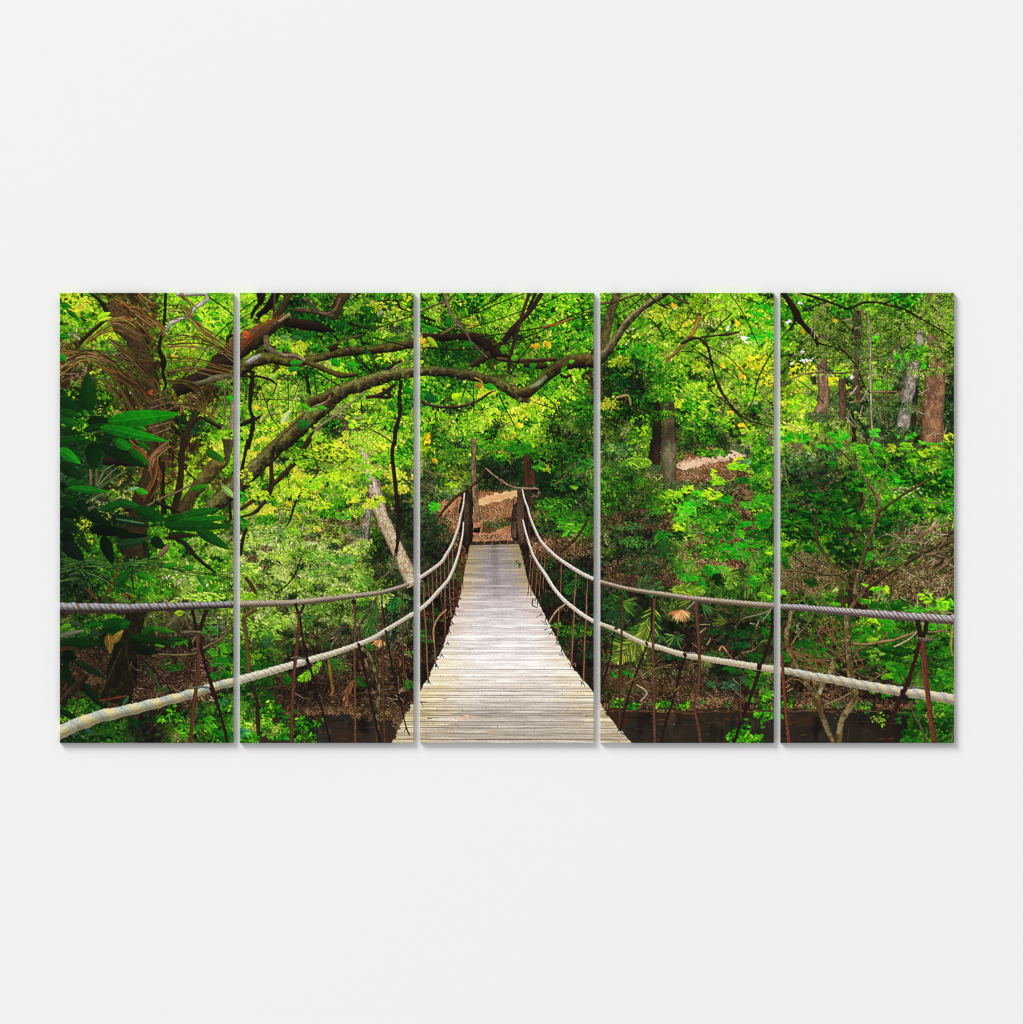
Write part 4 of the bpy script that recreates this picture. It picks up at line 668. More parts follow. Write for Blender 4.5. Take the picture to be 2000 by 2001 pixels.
def right_shrub():
    GG = '0c7c14 0a9018 0c5c10 14a01c 084c0c 1cac24'; D_ = '083c0c 0a4a10 0c5a12 062c08'
    for x, y, rx, ry, n, a, c in ((420, 500, 170, 90, 40, 5, '14641c 0c7c18 0a5010'), (130, 760, 160, 120, 46, 6, GG), (500, 640, 260, 90, 60, 6.4, GG+' '+D_), (760, 500, 180, 100, 44, 6.4, GG+' '+D_), (380, 900, 300, 130, 90, 6, D_+' '+GG), (250, 1030, 240, 90, 50, 6, D_), (660, 780, 170, 90, 30, 7.5, GG), (860, 850, 60, 80, 12, 7, GG), (1180, 900, 110, 80, 20, 8, D_+' 0c7c14'), (980, 880, 90, 70, 14, 8, D_+' 0c7c14'), (1120, 1010, 90, 70, 14, 7.5, D_), (700, 1130, 160, 130, 34, 8, D_+' 0c7c14'), (800, 1290, 160, 110, 30, 7.5, D_), (1000, 1270, 60, 50, 8, 7, GG), (1000, 330, 170, 60, 28, 6, GG), (1300, 400, 190, 80, 44, 6, D_+' '+GG), (1720, 440, 190, 90, 60, 6.5, D_+' 0c6c14'), (1700, 570, 190, 60, 36, 6, D_), (1480, 740, 90, 50, 8, 9, '0c5a12 083c0c'), (1720, 760, 110, 60, 8, 9, '083c0c 0c4a10'), (1840, 700, 80, 60, 14, 6, '0c8018 28a024'), (560, 60, 160, 40, 16, 7.5, '1cb824 14a41c 28c830'), (870, 90, 120, 60, 26, 5.5, '48c028 5cd030 34a824'), (1050, 60, 60, 30, 6, 8, '28c830 1cb020'), (960, 200, 90, 60, 12, 7, '48b028 2c9c20 60c838'), (1100, 130, 120, 50, 24, 5.5, '48b028 3c9c28'), (1370, 80, 70, 60, 12, 6, '7cc82c 5cb828'), (1230, 90, 60, 40, 10, 5, 'a8c838'), (1470, 210, 60, 80, 9, 9, '5cc41c 48b018 70d424'), (1570, 140, 50, 40, 8, 5, '8cdc2c'), (1660, 120, 90, 50, 14, 6, '8cd428 a8dc30'), (1590, 310, 80, 30, 7, 7, '14a81c 0c8c18'), (1830, 350, 80, 30, 7, 8, '0c901c 14781c'), (1750, 170, 140, 60, 30, 5, '2c8c1c 48a828 1c7414'), (590, 260, 60, 30, 5, 8, '0c7c14 14901c'), (110, 1310, 60, 90, 5, 11, '0c6c14 0c5410'), (110, 1110, 90, 60, 9, 6.5, '7cdc20 94e82c'), (360, 1180, 110, 60, 10, 8, '0c7c14 0a5c10'), (380, 1540, 80, 60, 7, 8.5, '0c4c10 0c5c12'), (530, 1570, 90, 50, 7, 8.5, '0c6c14 0c5c12'), (620, 1600, 40, 50, 3, 6, 'a8cc7c'), (960, 1590, 70, 30, 6, 6, '8cdc30 7ccc28'), (1090, 1610, 60, 50, 5, 9, '5cc824 48bc1c'), (1190, 1610, 40, 60, 4, 8, '8cdc28'), (60, 1640, 50, 30, 5, 6, '5ccc28'), (1250, 560, 150, 60, 18, 4, '4c8c3c 2c7424'), (1400, 1150, 150, 80, 40, 3, '4c7c4c 3c6c44 6c9c64 2c5434'), (1350, 930, 120, 80, 40, 3, '2c5434 1c4424 4c7c4c'), (1250, 1270, 110, 60, 30, 3, '2c6440 3c7c4c'), (250, 180, 180, 70, 90, 2.6, '2c5c3c 3c7048 1c4428 5c8c64 7ca880'), (550, 150, 140, 70, 60, 2.6, '2c5c3c 3c7048 1c4428'), (180, 310, 120, 50, 50, 2.6, '3c7048 2c6434 5c9460'), (1430, 560, 180, 60, 40, 3, '7ca064 4c7c44 98b87c'), (1050, 1280, 20, 60, 6, 3, '7c8c6c')):
        p = q('E2', '%d,%d' % (x, y))[0]
        if n < 12 and a > 6: cluster(p[0], p[1], rx/F*.7, ry/F*.7, n, a, .45, c, .3, .5, .15)
        else: cluster(p[0], p[1], rx/F, ry/F, n, a*1.05, .42, c, .25, .5, .12)
    br('E2', '1640,970,14 1690,900,16 1720,870,10', 'e0c8a0', '8c6c48'); tw('E2', '1030,1180,5 1150,1165,6 1260,1110,7 1450,1085,8 1560,1030,11 1640,970,13'); tw('E2', '1280,1000,5 1600,995,6'); tw('E2', '1660,960,8 1900,890,6'); tw('E2', '1640,1210,4 1800,1270,5 1840,1300,4'); tw('E2', '1900,1250,8 1780,1370,8 1640,1450,6'); tw('E2', '1560,1060,4 1600,1190,5 1540,1320,4'); tw('E2', '960,1310,4 1150,1250,5 1280,1150,5'); tw('E2', '1300,880,4 1400,760,4'); tw('E2', '1430,820,4 1620,900,5'); tw('E2', '1500,540,5 1200,520,5'); tw('E2', '1480,570,4 1620,670,4 1860,660,4', ); tw('E2', '360,1230,4 440,1390,5')
    br('E2', '400,810,14 415,950,16 435,1110,16 540,1270,17 600,1380,18 660,1500,22 700,1655,24', '948a58', '3c3018', '6a5c38'); dk('E2', '250,930,5 400,1080,8'); br('E2', '30,1395,8 300,1420,11 500,1450,12 660,1450,13 740,1520,14 780,1655,18', '8c8458', '2a2014', '5a4c30'); br('E2', '100,1430,6 170,1490,10 180,1655,12', '948c74', '4a4028')
    br('E2', '100,1190,6 300,1350,6 500,1460,6', '6c5838', '2a1c10'); br('E2', '830,1660,20 870,1450,20 950,1200,20 1010,1010,20 1080,800,24 1090,680,24 1050,570,20 990,480,14 880,340,8 800,280,5', '948a54', '2c2010', '5e5030', spots='a0a488', spotk=.4)
    br('E2', '1090,780,12 1250,660,13 1400,560,12 1540,480,12 1680,400,7', '6c5838', '20150c'); br('E2', '1080,620,10 1140,450,8 1170,320,8 1210,220,6', '9c9458', '5a4c28'); tw('E2', '980,480,6 980,400,5'); tw('E2', '1230,380,6 1300,250,6'); br('E2', '900,1655,18 1100,1500,18 1280,1390,17 1450,1290,16 1650,1180,16 1900,1090,14', '6c5c38', '1c130a', '44371f')
    tw('E2', '740,20,4 860,290,4'); tw('E2', '1720,370,8 1760,300,6'); br('E2', '560,30,6 700,140,7 860,310,6', '7c6c48', '3a2c1c'); tw('E2', '1030,80,6 1030,290,5'); tw('E2', '1260,170,6 1300,20,6')
    br('E2', '60,220,5 90,380,6 130,520,5', 'a89c80', '6c6048'); tw('E2', '50,140,5 250,50,5')
    for i in range(6): tw('E2', '%d,%d,5 %d,%d,6' % (60+i*30, 60+i*20, 260+i*10, 30+i*15))

def near_plants():
    # third row: banks and ferns
    GR = '0c7c14 0a9018 0c5c10 28a828 5cc430 084c0c'
    for b, x, y, rx, ry, n, a, c in (('D2', 200, 90, 180, 70, 90, 2.8, '4c8c5c 3c7c4c 6ca86c 2c6440'), ('D2', 430, 240, 170, 70, 90, 3, '7cc838 5cb030 94d848 3c8c24'), ('D2', 250, 330, 220, 60, 70, 2.8, '4c9434 3c7c2c 2c6424'), ('D2', 480, 460, 90, 50, 40, 3, '48982c 5cac34'), ('D2', 780, 600, 180, 70, 70, 4.2, '78cc28 5cb824 9ce838 3c9c20'), ('D2', 980, 530, 70, 40, 18, 4.5, '7cdc28 94e834'), ('D2', 1080, 580, 70, 30, 8, 6.5, '28b82c 34c430'), ('D2', 1230, 590, 110, 70, 30, 5.5, '8ce428 70d820 a0ec38'), ('D2', 1300, 430, 90, 60, 26, 5, '70dc24 5ccc20 8ce830'), ('D2', 1250, 370, 24, 60, 10, 4, '8ce428'), ('D2', 1500, 290, 110, 50, 34, 5.4, '60d420 78e428 48bc1c'), ('D2', 1530, 190, 60, 50, 10, 5, 'c8e83c 98e830'), ('D2', 1600, 240, 50, 26, 5, 7, '5ca878 3c8c5c'), ('D2', 1730, 280, 90, 70, 18, 6, '0c6c18 0c5414 14801c'), ('D2', 1820, 650, 110, 60, 26, 5.5, '28b828 1ca820 48cc30'), ('D2', 1630, 700, 90, 40, 16, 6, '2cac24 40c02c'), ('D2', 1400, 640, 100, 40, 16, 6.5, '0c8c1c 14a024'), ('D2', 1600, 430, 120, 30, 14, 6, '0c6c14 147c1c'), ('D2', 1700, 500, 70, 50, 10, 6.5, '0c5414 146c1c'), ('D2', 1080, 670, 110, 40, 20, 6, '48b850 28a044 6cc870'), ('D2', 960, 740, 120, 80, 30, 6, '1cb828 28c838 48d034'), ('D2', 900, 850, 90, 60, 22, 5.4, '5ccc2c 78dc38 34b028'), ('D2', 870, 940, 60, 60, 10, 6.5, 'a0e820 b4f02c 8cdc20'), ('D2', 1350, 820, 180, 60, 40, 5.4, '1c8c1c 2ca024 0c6c14'), ('D2', 1200, 870, 120, 60, 24, 5, '1c8c24 3c9c34'), ('D2', 1800, 860, 110, 90, 34, 6.5, '0ca01c 14ac28 0c8c1c'), ('D2', 1580, 910, 80, 40, 12, 6.5, '0ca01c 14ac24'), ('D2', 1520, 1000, 60, 70, 10, 7, '30a824 44bc2c'), ('D2', 1300, 1040, 170, 60, 34, 5.5, '0c7c18 1c8c1c 0c5c14'), ('D2', 1700, 1030, 120, 60, 24, 6, '147c1c 0c5c14'), ('D2', 1630, 1120, 130, 40, 22, 6.4, '14ac20 1cb828'), ('D2', 1430, 1170, 150, 50, 30, 6.2, '0cac20 14b82c 0c901c'), ('D2', 710, 1020, 60, 50, 9, 6.5, '14902c 0c8c1c'), ('D2', 900, 1030, 160, 50, 30, 5, '0c4c14 0c3c10'), ('D2', 400, 1100, 180, 70, 110, 2.6, '4ca04c 3c8c3c 6cb868 2c6c34'), ('D2', 200, 740, 180, 60, 50, 2.4, '3c6c34 2c5428 4c7c3c'), ('D2', 620, 770, 90, 40, 30, 3.2, '48ac30 3c9828'), ('D2', 330, 930, 220, 50, 90, 2.4, '3c8c4c 2c6c3c 4ca060'), ('D2', 1000, 900, 160, 90, 30, 3.4, '48a048 2c7c30'), ('D2', 480, 1280, 200, 60, 70, 2.6, '2c6c34 4c8c44 1c4c24'), ('D2', 1550, 1240, 140, 50, 26, 5, '14901c 28a428'), ('D2', 1230, 1400, 100, 60, 14, 8, '14902c 0c801c 1ca42c'), ('D2', 1350, 1400, 90, 40, 8, 7, '2c9440'), ('D2', 980, 1480, 130, 40, 22, 6.5, '1cb42c 28c030 3cc438'), ('D2', 1340, 1500, 70, 70, 6, 12, '0a3c10 083008'), ('D2', 1520, 1460, 70, 60, 6, 10, '0c3c10 0a4c14'), ('D2', 1680, 1530, 70, 60, 10, 7, '28b424 1c9c20'), ('D2', 1860, 1190, 50, 50, 6, 6, '94e828 7cdc24'), ('D2', 1140, 1550, 60, 30, 8, 6, '14a424 28b430'), ('D2', 1050, 1600, 130, 40, 24, 5.5, '3cc42c 54d034'),
        ('C2', 900, 60, 260, 70, 70, 5, '2c9c24 48b830 1c8020 60cc38'), ('C2', 1100, 90, 170, 60, 40, 6, '1c8c1c 28a024'), ('C2', 850, 180, 120, 60, 24, 4.6, '38a82c 50c034'), ('C2', 880, 180, 20, 20, 3, 6, '5ce030'), ('C2', 1300, 280, 90, 40, 14, 5, '28982c 48b838'), ('C2', 1400, 310, 30, 36, 4, 6.5, '8ccc20 9cd828'), ('C2', 430, 370, 130, 60, 50, 3.6, 'b8d838 98c82c d8e048'), ('C2', 370, 470, 90, 24, 14, 5, '90d030 78c028'), ('C2', 180, 720, 60, 60, 12, 6.5, '28b424 34c42c 1ca01c'), ('C2', 800, 230, 190, 60, 60, 3, '1c5c20 0c4018 2c7c2c'), ('C2', 1500, 120, 300, 100, 110, 4, '1c8420 2c9c2c 0c5c18 48b038'), ('C2', 1750, 250, 160, 120, 70, 4, '2c9c3c 48b048 1c7c2c'), ('C2', 1600, 470, 180, 90, 60, 3.6, '2c8c3c 1c6c2c 48a848'), ('C2', 1700, 515, 30, 14, 3, 5, '8cf02c'), ('C2', 1500, 690, 260, 80, 90, 3.6, '2c9428 48b034 1c701c 60c440'), ('C2', 1600, 830, 240, 80, 60, 4.4, '2c8c1c 3ca024 1c6c14'), ('C2', 1650, 930, 190, 60, 34, 4.6, '48b424 2c9c1c 68cc30'), ('C2', 1620, 1010, 40, 30, 5, 5.5, '48c024'), ('C2', 300, 340, 250, 130, 130, 2.6, '1c3c18 2c5424 0c2410 3c6c30'), ('C2', 300, 200, 200, 90, 60, 3, '3c7c2c 2c6424 548c38'), ('C2', 120, 1000, 110, 200, 90, 2.4, '0c1c0e 1c3418 142814 2c4824'), ('C2', 240, 950, 120, 60, 60, 2.4, '2c4c24 1c341a 3c5c30'), ('C2', 1400, 950, 120, 70, 60, 2.4, '2c5c2c 1c4420 3c7438'), ('C2', 1700, 1480, 260, 130, 140, 2.8, '1c5424 0c3414 2c7434 144420'), ('C2', 1420, 1400, 120, 160, 80, 2.6, '1c4c24 2c6c30 0c3014'), ('C2', 1080, 1340, 50, 60, 24, 2.6, '4c7c2c 2c5420 6c8c3c'), ('C2', 500, 1300, 60, 200, 60, 2.2, '5c2c18 2c1c10 3c2c18 7c3c20'),
        ('B2', 100, 400, 90, 100, 30, 3, 'b8e838 94d828'), ('B2', 1000, 130, 260, 110, 90, 3.8, 'b0e830 94dc28 d0ec40'), ('B2', 700, 180, 160, 120, 70, 3.6, '84d824 60c41c a0e42c'), ('B2', 1300, 100, 120, 120, 50, 3.8, 'a8e42c 84d024 d8e83c'), ('B2', 1480, 60, 160, 70, 60, 3.6, 'd8e838 b8e030 f0e040'), ('B2', 1280, 360, 70, 70, 6, 3, '94d040'), ('B2', 1050, 390, 120, 50, 36, 3.8, 'b0f028 94e424'), ('B2', 820, 470, 130, 70, 50, 3.8, '60cc24 78dc2c 48b41c'), ('B2', 640, 560, 130, 80, 40, 3.6, '94e030 b8e838'), ('B2', 1500, 630, 110, 24, 26, 3.6, 'e0e830 c8e02c'), ('B2', 1250, 650, 50, 50, 12, 3.6, 'd8d830 c0dc2c'), ('B2', 850, 700, 200, 40, 40, 3.8, '84d028 a0dc34'), ('B2', 1150, 820, 100, 50, 26, 3.8, '4cac24 3c9820'), ('B2', 250, 600, 130, 60, 30, 3.4, 'a0e030 84cc28'), ('B2', 1550, 200, 100, 80, 30, 3.8, '60b82c 48a024'), ('B2', 1780, 180, 100, 140, 60, 3.8, '3c9c24 5cb834 2c7c1c'), ('B2', 600, 990, 150, 50, 50, 3, '6ca83c 84bc50'), ('B2', 1270, 1180, 140, 60, 70, 3.8, '9cd04c 84bc40 b8e068'), ('B2', 1150, 1290, 150, 60, 70, 3.6, '3c8c3c 4ca048 2c6c30'), ('B2', 350, 1030, 200, 80, 80, 3, '5c9c48 4c8c44 84b868'), ('B2', 150, 1400, 120, 80, 70, 4.2, '8cc050 a8d470 6ca840'), ('B2', 480, 1270, 100, 40, 30, 3, '94c040 7cac34'), ('B2', 900, 1250, 160, 80, 70, 3.6, '6cac4c 549438'), ('B2', 900, 1430, 260, 80, 100, 3.2, '4c8838 3c742c 64a048'), ('B2', 1350, 1520, 120, 90, 60, 3.8, '5ca044 4c8c38 74b458'), ('B2', 1500, 1200, 160, 200, 90, 2.2, '1c2c14 2c3c1c 141f0f 3c4c24'), ('B2', 350, 1450, 60, 60, 30, 2.2, '1c2414 0f150b'), ('B2', 50, 610, 46, 60, 5, 8, '0c7c1c 0a9020'), ('B2', 60, 890, 60, 50, 9, 6, '0c7010 148418'), ('B2', 1000, 1000, 100, 80, 60, 2., '3c2c1c 5c4430 2c2014'), ('B2', 900, 880, 190, 40, 50, 2.2, '3c2c1c 20180f 4c3826'),
        ('B3', 100, 400, 130, 120, 60, 4.6, '8cc850 a8dc6c 70b040 5c9c38'), ('B3', 420, 330, 150, 110, 80, 4.4, '8cc850 a4d468 5ca040'), ('B3', 350, 480, 130, 90, 40, 5, '58983c 7cb850 3c7c2c'), ('B3', 100, 60, 100, 50, 40, 4, '84c03c 6cac30'), ('B3', 900, 200, 160, 60, 50, 3.8, '5ca03c 48882c 7cb850'), ('B3', 330, 560, 90, 60, 20, 4.6, '2c6c44 3c8454'), ('B3', 750, 300, 90, 50, 18, 4.4, '3c8c4c 2c7440'), ('B3', 1330, 110, 70, 50, 18, 4.8, '58a838 70c044'), ('B3', 1700, 150, 120, 90, 50, 3.2, '1c7428 28843a 0c5c1c'), ('B3', 560, 640, 60, 30, 10, 4, '28643c'), ('B3', 950, 560, 60, 60, 20, 3.6, '1c6c2c'), ('B3', 1340, 260, 50, 50, 10, 4.4, '58b030'), ('B3', 60, 700, 60, 100, 16, 7, '0ca01c 14b428 0c8818'), ('B3', 170, 700, 80, 90, 12, 5.6, '84d828 98e430'), ('B3', 280, 820, 120, 60, 20, 6.5, '0c7c14 14901c'), ('B3', 250, 980, 120, 60, 20, 6.5, '0c5c10 0c6c14'), ('B3', 100, 1060, 90, 50, 12, 6, '0c5410 083c0c'), ('B3', 330, 1180, 40, 90, 6, 9, '0c7c14 0c6c14'), ('B3', 300, 930, 60, 80, 5, 9, '0c8018'), ('B3', 540, 960, 50, 50, 8, 7, '14a420 1cb42c'), ('B3', 1340, 990, 80, 60, 18, 5, '14902c 0c7c20'), ('B3', 1830, 1010, 70, 50, 20, 4, '3c9c30 2c8424'), ('B3', 1850, 670, 50, 50, 10, 3.6, '4c9c30'), ('B3', 510, 1350, 60, 90, 6, 9, '28a01c 1c8c18'), ('B3', 100, 1460, 90, 50, 18, 6, '48c83c 70e04c 94f060'), ('B3', 280, 1450, 60, 60, 12, 6, '70d83c 54c430'), ('B3', 150, 1530, 100, 50, 14, 7, '48c02c 28a024'), ('B3', 60, 1520, 60, 50, 5, 9, '3c9c74 2c8c5c'), ('B3', 440, 1570, 160, 40, 18, 7, '0c7c20 14902c 0c5c18'), ('B3', 620, 1300, 30, 20, 4, 5, '0c7c24'),
        ('A3', 1600, 60, 260, 50, 80, 3.6, '94cc50 78b838 b0dc68'), ('A3', 1600, 280, 240, 110, 60, 3, '4c7c3c 3c6c34 6c9c5c'), ('A3', 1330, 240, 40, 26, 5, 5, 'a0cc28'), ('A3', 1650, 430, 120, 60, 26, 4, '2c8c34 3ca044'), ('A3', 1320, 560, 120, 40, 20, 4.6, '4ca830 3c9428'), ('A3', 1250, 800, 150, 70, 50, 4, '1c7c1c 148418 2c9424'), ('A3', 1740, 760, 120, 60, 24, 6.4, '0c8414 0c9c1c 14a824'), ('A3', 1770, 900, 110, 40, 14, 7, '0c7014 0c8418'), ('A3', 1700, 660, 60, 40, 12, 5, '48b430 5cc838'), ('A3', 1800, 610, 60, 50, 10, 6, '58c830 48b428'), ('A3', 1420, 1500, 150, 80, 40, 5.6, '34ac1c 48c024 70d830 1c8c18'), ('A3', 1640, 1440, 90, 90, 20, 6, '34ac1c 5cc828'), ('A3', 1800, 1560, 110, 60, 10, 10, '0c7c14 0c6410 148c1c'), ('A3', 1800, 1200, 80, 60, 12, 6, '0c6c14 3c7c54'), ('A3', 1200, 1340, 100, 40, 6, 10, '0c6c14 0a5c10'), ('A3', 900, 1400, 190, 30, 6, 11, '0a4c10'), ('A3', 1150, 1060, 90, 40, 20, 3.4, '2c6c2c'), ('A3', 1650, 1170, 100, 30, 10, 3.4, '7c6c5c a08c78'), ('A3', 420, 1600, 260, 50, 20, 8, '083c0c 0c4c10 0a2c0a'), ('A3', 250, 1520, 160, 50, 12, 8, '0c4c14 2c5c4c'),
        ('D3', 140, 130, 130, 90, 50, 3, '3c8434 2c6c2c 5c9c40'), ('D3', 1300, 440, 110, 30, 14, 5, '14902c 0c7c24 28a438'), ('D3', 1540, 460, 130, 50, 30, 4.6, '148c34 0c7428'), ('D3', 1540, 590, 100, 40, 20, 5, '149040 0c7434'), ('D3', 1830, 280, 80, 40, 9, 7, '14942c 28a444'), ('D3', 1840, 460, 60, 90, 9, 8, '28b424 1ca01c'), ('D3', 1840, 60, 30, 60, 5, 6, '84e428 70d424'), ('D3', 1700, 720, 120, 50, 26, 5, '1c8c28 0c6c1c'), ('D3', 1450, 850, 110, 40, 16, 6, '148c1c 0c7c14'), ('D3', 1640, 860, 60, 50, 10, 5.6, '5ccc28 48bc24'), ('D3', 1820, 850, 90, 60, 16, 6, '94e430 48bc20'), ('D3', 1700, 980, 140, 90, 44, 5.6, '2c9820 1c8418 48b42c'), ('D3', 1820, 1120, 50, 90, 8, 7, '48cc1c 5cdc24'), ('D3', 1640, 1170, 50, 40, 12, 4, '3c9420'), ('D3', 190, 900, 40, 34, 5, 6, '0c9420'), ('D3', 320, 890, 40, 30, 5, 6, '0c8c20'), ('D3', 830, 710, 150, 40, 30, 4, '0c5424 0c6c30'), ('D3', 1250, 700, 130, 60, 50, 3, '2c8434 4ca050'), ('D3', 1420, 1010, 130, 60, 24, 5, '3c7c5c 2c6448 5c9478'), ('D3', 1230, 1010, 60, 40, 12, 4.6, '3c7c54'), ('D3', 1570, 950, 60, 50, 16, 3.6, '3c6c54 5c8c74'), ('D3', 120, 730, 110, 50, 20, 3, '2c6c34'), ('D3', 560, 840, 60, 30, 10, 3, '6c6c2c'),
        ('C3', 1700, 430, 230, 90, 90, 3.8, '3c9c2c 28881f 5cb440 1c6c1c'), ('C3', 1500, 360, 60, 40, 20, 3.4, '5cb430 78c848'), ('C3', 1870, 460, 50, 30, 10, 4.4, '84d830'), ('C3', 1620, 560, 130, 90, 30, 5, '0c4c18 0c3c14 145c20'), ('C3', 1800, 660, 110, 90, 30, 4.6, '14642c 0c4c20'), ('C3', 1450, 100, 200, 90, 90, 3, '144420 0c2c12 1c5c28'), ('C3', 1750, 100, 180, 120, 90, 3, '0c2c12 144020 0a200c'), ('C3', 90, 240, 50, 50, 20, 2.6, 'c86c38 8c4420 2c4c1c'), ('C3', 200, 230, 50, 40, 14, 3.4, '1c7c24'), ('C3', 60, 460, 30, 40, 8, 4, '14a030'), ('C3', 120, 540, 70, 20, 16, 3.6, '2c8c3c'), ('C3', 100, 400, 90, 80, 40, 2.4, '3c4c20 2c3c18'), ('C3', 130, 700, 70, 70, 40, 2.4, '5c5c24 3c3c18 2c2410'), ('C3', 1880, 700, 30, 60, 8, 5, '2c6c50'),
        ('E3', 620, 90, 90, 40, 12, 6.5, '0c7c14 0c5c10'), ('E3', 640, 145, 50, 26, 4, 7, '5ccc24'), ('E3', 750, 160, 40, 30, 5, 6, '70d82c'), ('E3', 910, 110, 50, 30, 6, 6.5, '28901c'), ('E3', 1080, 165, 120, 30, 6, 11, '0c6c10 0a5c0c'), ('E3', 1300, 150, 90, 50, 6, 11, '0c6414 0a5410'), ('E3', 1600, 60, 70, 70, 12, 6, '84dc28 70cc24'), ('E3', 1800, 140, 110, 80, 30, 6, '5cd028 84e034 34b81c'), ('E3', 1500, 200, 200, 40, 26, 5, '48b430 2c9c24'), ('E3', 1180, 370, 80, 90, 8, 11, '28a41c 1c941c 34b024'), ('E3', 1040, 310, 60, 30, 6, 6.4, '94e42c'), ('E3', 950, 470, 110, 90, 16, 9, '28a01c 3cb824 1c8c18'), ('E3', 1010, 520, 40, 40, 4, 8, '94e424'), ('E3', 1290, 470, 70, 60, 6, 10, '1c941c 28a424'), ('E3', 1700, 370, 90, 60, 20, 5.6, '28a428 3cb834'), ('E3', 270, 580, 110, 40, 9, 8, '0c6c14 147c1c'), ('E3', 430, 590, 70, 30, 7, 7, '0c7c14 1c8c20'), ('E3', 340, 670, 130, 50, 18, 6.5, '148c1c 0c7414 1c9c24'), ('E3', 500, 640, 60, 30, 5, 7, '148c1c'), ('E3', 100, 720, 90, 60, 20, 5.4, '3cb028 28981f'), ('E3', 390, 720, 50, 30, 5, 6.5, '0c7414'), ('E3', 620, 560, 60, 40, 14, 4, '2c7c24'), ('E3', 670, 330, 70, 60, 16, 5.4, '148420 0c6c1c'), ('E3', 1350, 650, 160, 60, 20, 8, '0c5c10 0c6c14 0a4c0c'), ('E3', 1180, 690, 80, 90, 7, 11, '0c7414 0c5c10'), ('E3', 1050, 690, 110, 60, 12, 5.6, '7ccc44 94dc5c'), ('E3', 940, 660, 60, 40, 8, 6, '0c6c14'), ('E3', 1310, 890, 110, 80, 7, 13, '28b41c 1ca41c 34c024'), ('E3', 1190, 900, 30, 60, 3, 9, '84e428'), ('E3', 1230, 830, 60, 60, 5, 9, '48c424'), ('E3', 1450, 730, 90, 40, 14, 5, '70c844 54b038'), ('E3', 1700, 620, 160, 90, 44, 5, '1c7c1c 2c9424 0c5c14'), ('E3', 1750, 780, 150, 90, 44, 4.4, '2c6c24 1c4c1a 3c8434'), ('E3', 1800, 930, 110, 80, 24, 7, '34ac24 28981c 48c02c'), ('E3', 1680, 970, 110, 60, 24, 5, '2c8c24 1c741c'), ('E3', 1150, 1120, 70, 30, 9, 5, '28a020'), ('E3', 1030, 1080, 50, 24, 10, 3.4, '4cac2c'), ('E3', 1500, 1240, 60, 40, 9, 6, '48c040 34b030'), ('E3', 1730, 1220, 150, 80, 50, 5.2, '3cac28 28981f 54c034'), ('E3', 1370, 1310, 60, 24, 4, 8, '0c8c1c'), ('E3', 1530, 1340, 50, 40, 5, 7.5, '14ac24 0c9c1c'), ('E3', 1720, 1360, 150, 70, 30, 5, '1c7c1c 2c9424'), ('E3', 1300, 1390, 60, 24, 6, 6, '1c8c24'), ('E3', 1400, 1540, 100, 26, 5, 12, '0c7c10 0c6c10'), ('E3', 1400, 1600, 100, 26, 4, 12, '28901c 1c8018'), ('E3', 1560, 1450, 110, 30, 8, 9, '0c5c14'), ('E3', 1800, 1450, 110, 90, 30, 6, '0c4c10 0c3c0c 0c5c14'), ('E3', 130, 1180, 60, 60, 7, 8, '0c4414 0a3410'), ('E3', 180, 1120, 110, 50, 30, 3.4, '2c3c1c 1c2c14'), ('E3', 300, 350, 80, 80, 30, 3.6, '1c3424 12241a 2c4834'), ('E3', 940, 880, 190, 110, 90, 2.6, '2c3c1a 1c2a12 3c4c24'), ('E3', 560, 380, 140, 120, 50, 2.4, 'a06038 c07848 7c4c2c 5c7c2c')):
        p = q(b, '%d,%d' % (x, y))[0]
        cluster(p[0], p[1], rx/F*.9, ry/F*.9, n, a*1.08, .42, c, .2, .5, .12)
    # dark grass-like palm leaves at the left edge
    for P in ('600,1480 400,1410 200,1400 50,1440', '600,1500 380,1440 50,1470', '560,1360 300,1330 50,1380', '620,1370 350,1300 60,1350', '250,1400 450,1480 600,1600', '200,1420 350,1540 420,1655', '600,1350 900,1310 1060,1300', '700,1390 950,1330 1150,1330', '640,1560 760,1600 880,1655', '1130,1350 1400,1420 1800,1480', '300,1480 340,1580 330,1655'):
        bundle(q('A2', P), 6, 7, .9, '145420 246c2c 4c8c44 0c3c14 104418 6c9c5c')
    for P in ('330,0 400,60 440,130', '680,0 780,60 820,110', '560,0 520,100'): bundle(q('A3', P), 4, 4, 1., '1c5434 2c6444 0c3c1c 8a5028')
    for s, hw, c in (('345,1290 340,860', 105, '0b420f'), ('40,1160 280,1300', 75, '083c12'), ('40,1280 260,1340', 50, '0a5014'), ('40,1370 250,1450', 46, '0a6018'), ('30,480 140,480', 40, '067018'), ('30,690 110,740', 40, '06801c'), ('330,1400 590,1380', 62, '06280c'), ('290,1500 560,1420', 46, '0a3c10'), ('800,1400 970,1490', 40, '0a7c14'), ('800,1385 1000,1410', 36, '0a8414'), ('555,1400 1330,1315', 98, '068410'), ('30,1600 340,1590', 52, '0a4c10'), ('480,1570 900,1570', 40, '07380c'), ('470,1455 1200,1610', 66, '08801a'), ('600,1600 840,1660', 50, '0a5c16'), ('60,1500 330,1530', 30, '0b3c10'), ('445,280 585,222', 34, '80d828'), ('460,310 600,270', 18, 'a0d838'), ('1480,255 1560,320', 30, '0c7018'), ('120,200 250,300', 28, '0a5c18'), ('50,130 150,150', 34, '0a6c18'), ('1700,1000 1840,1000', 30, '3c7c30'), ('1830,1130 1930,1180', 34, '14a024')):
        lf('A1', s, hw, c, .15)
    p = q('A1', '310,1300')[0]; cluster(p[0], p[1], 1, 1, 1, 9, .9, '10801c')
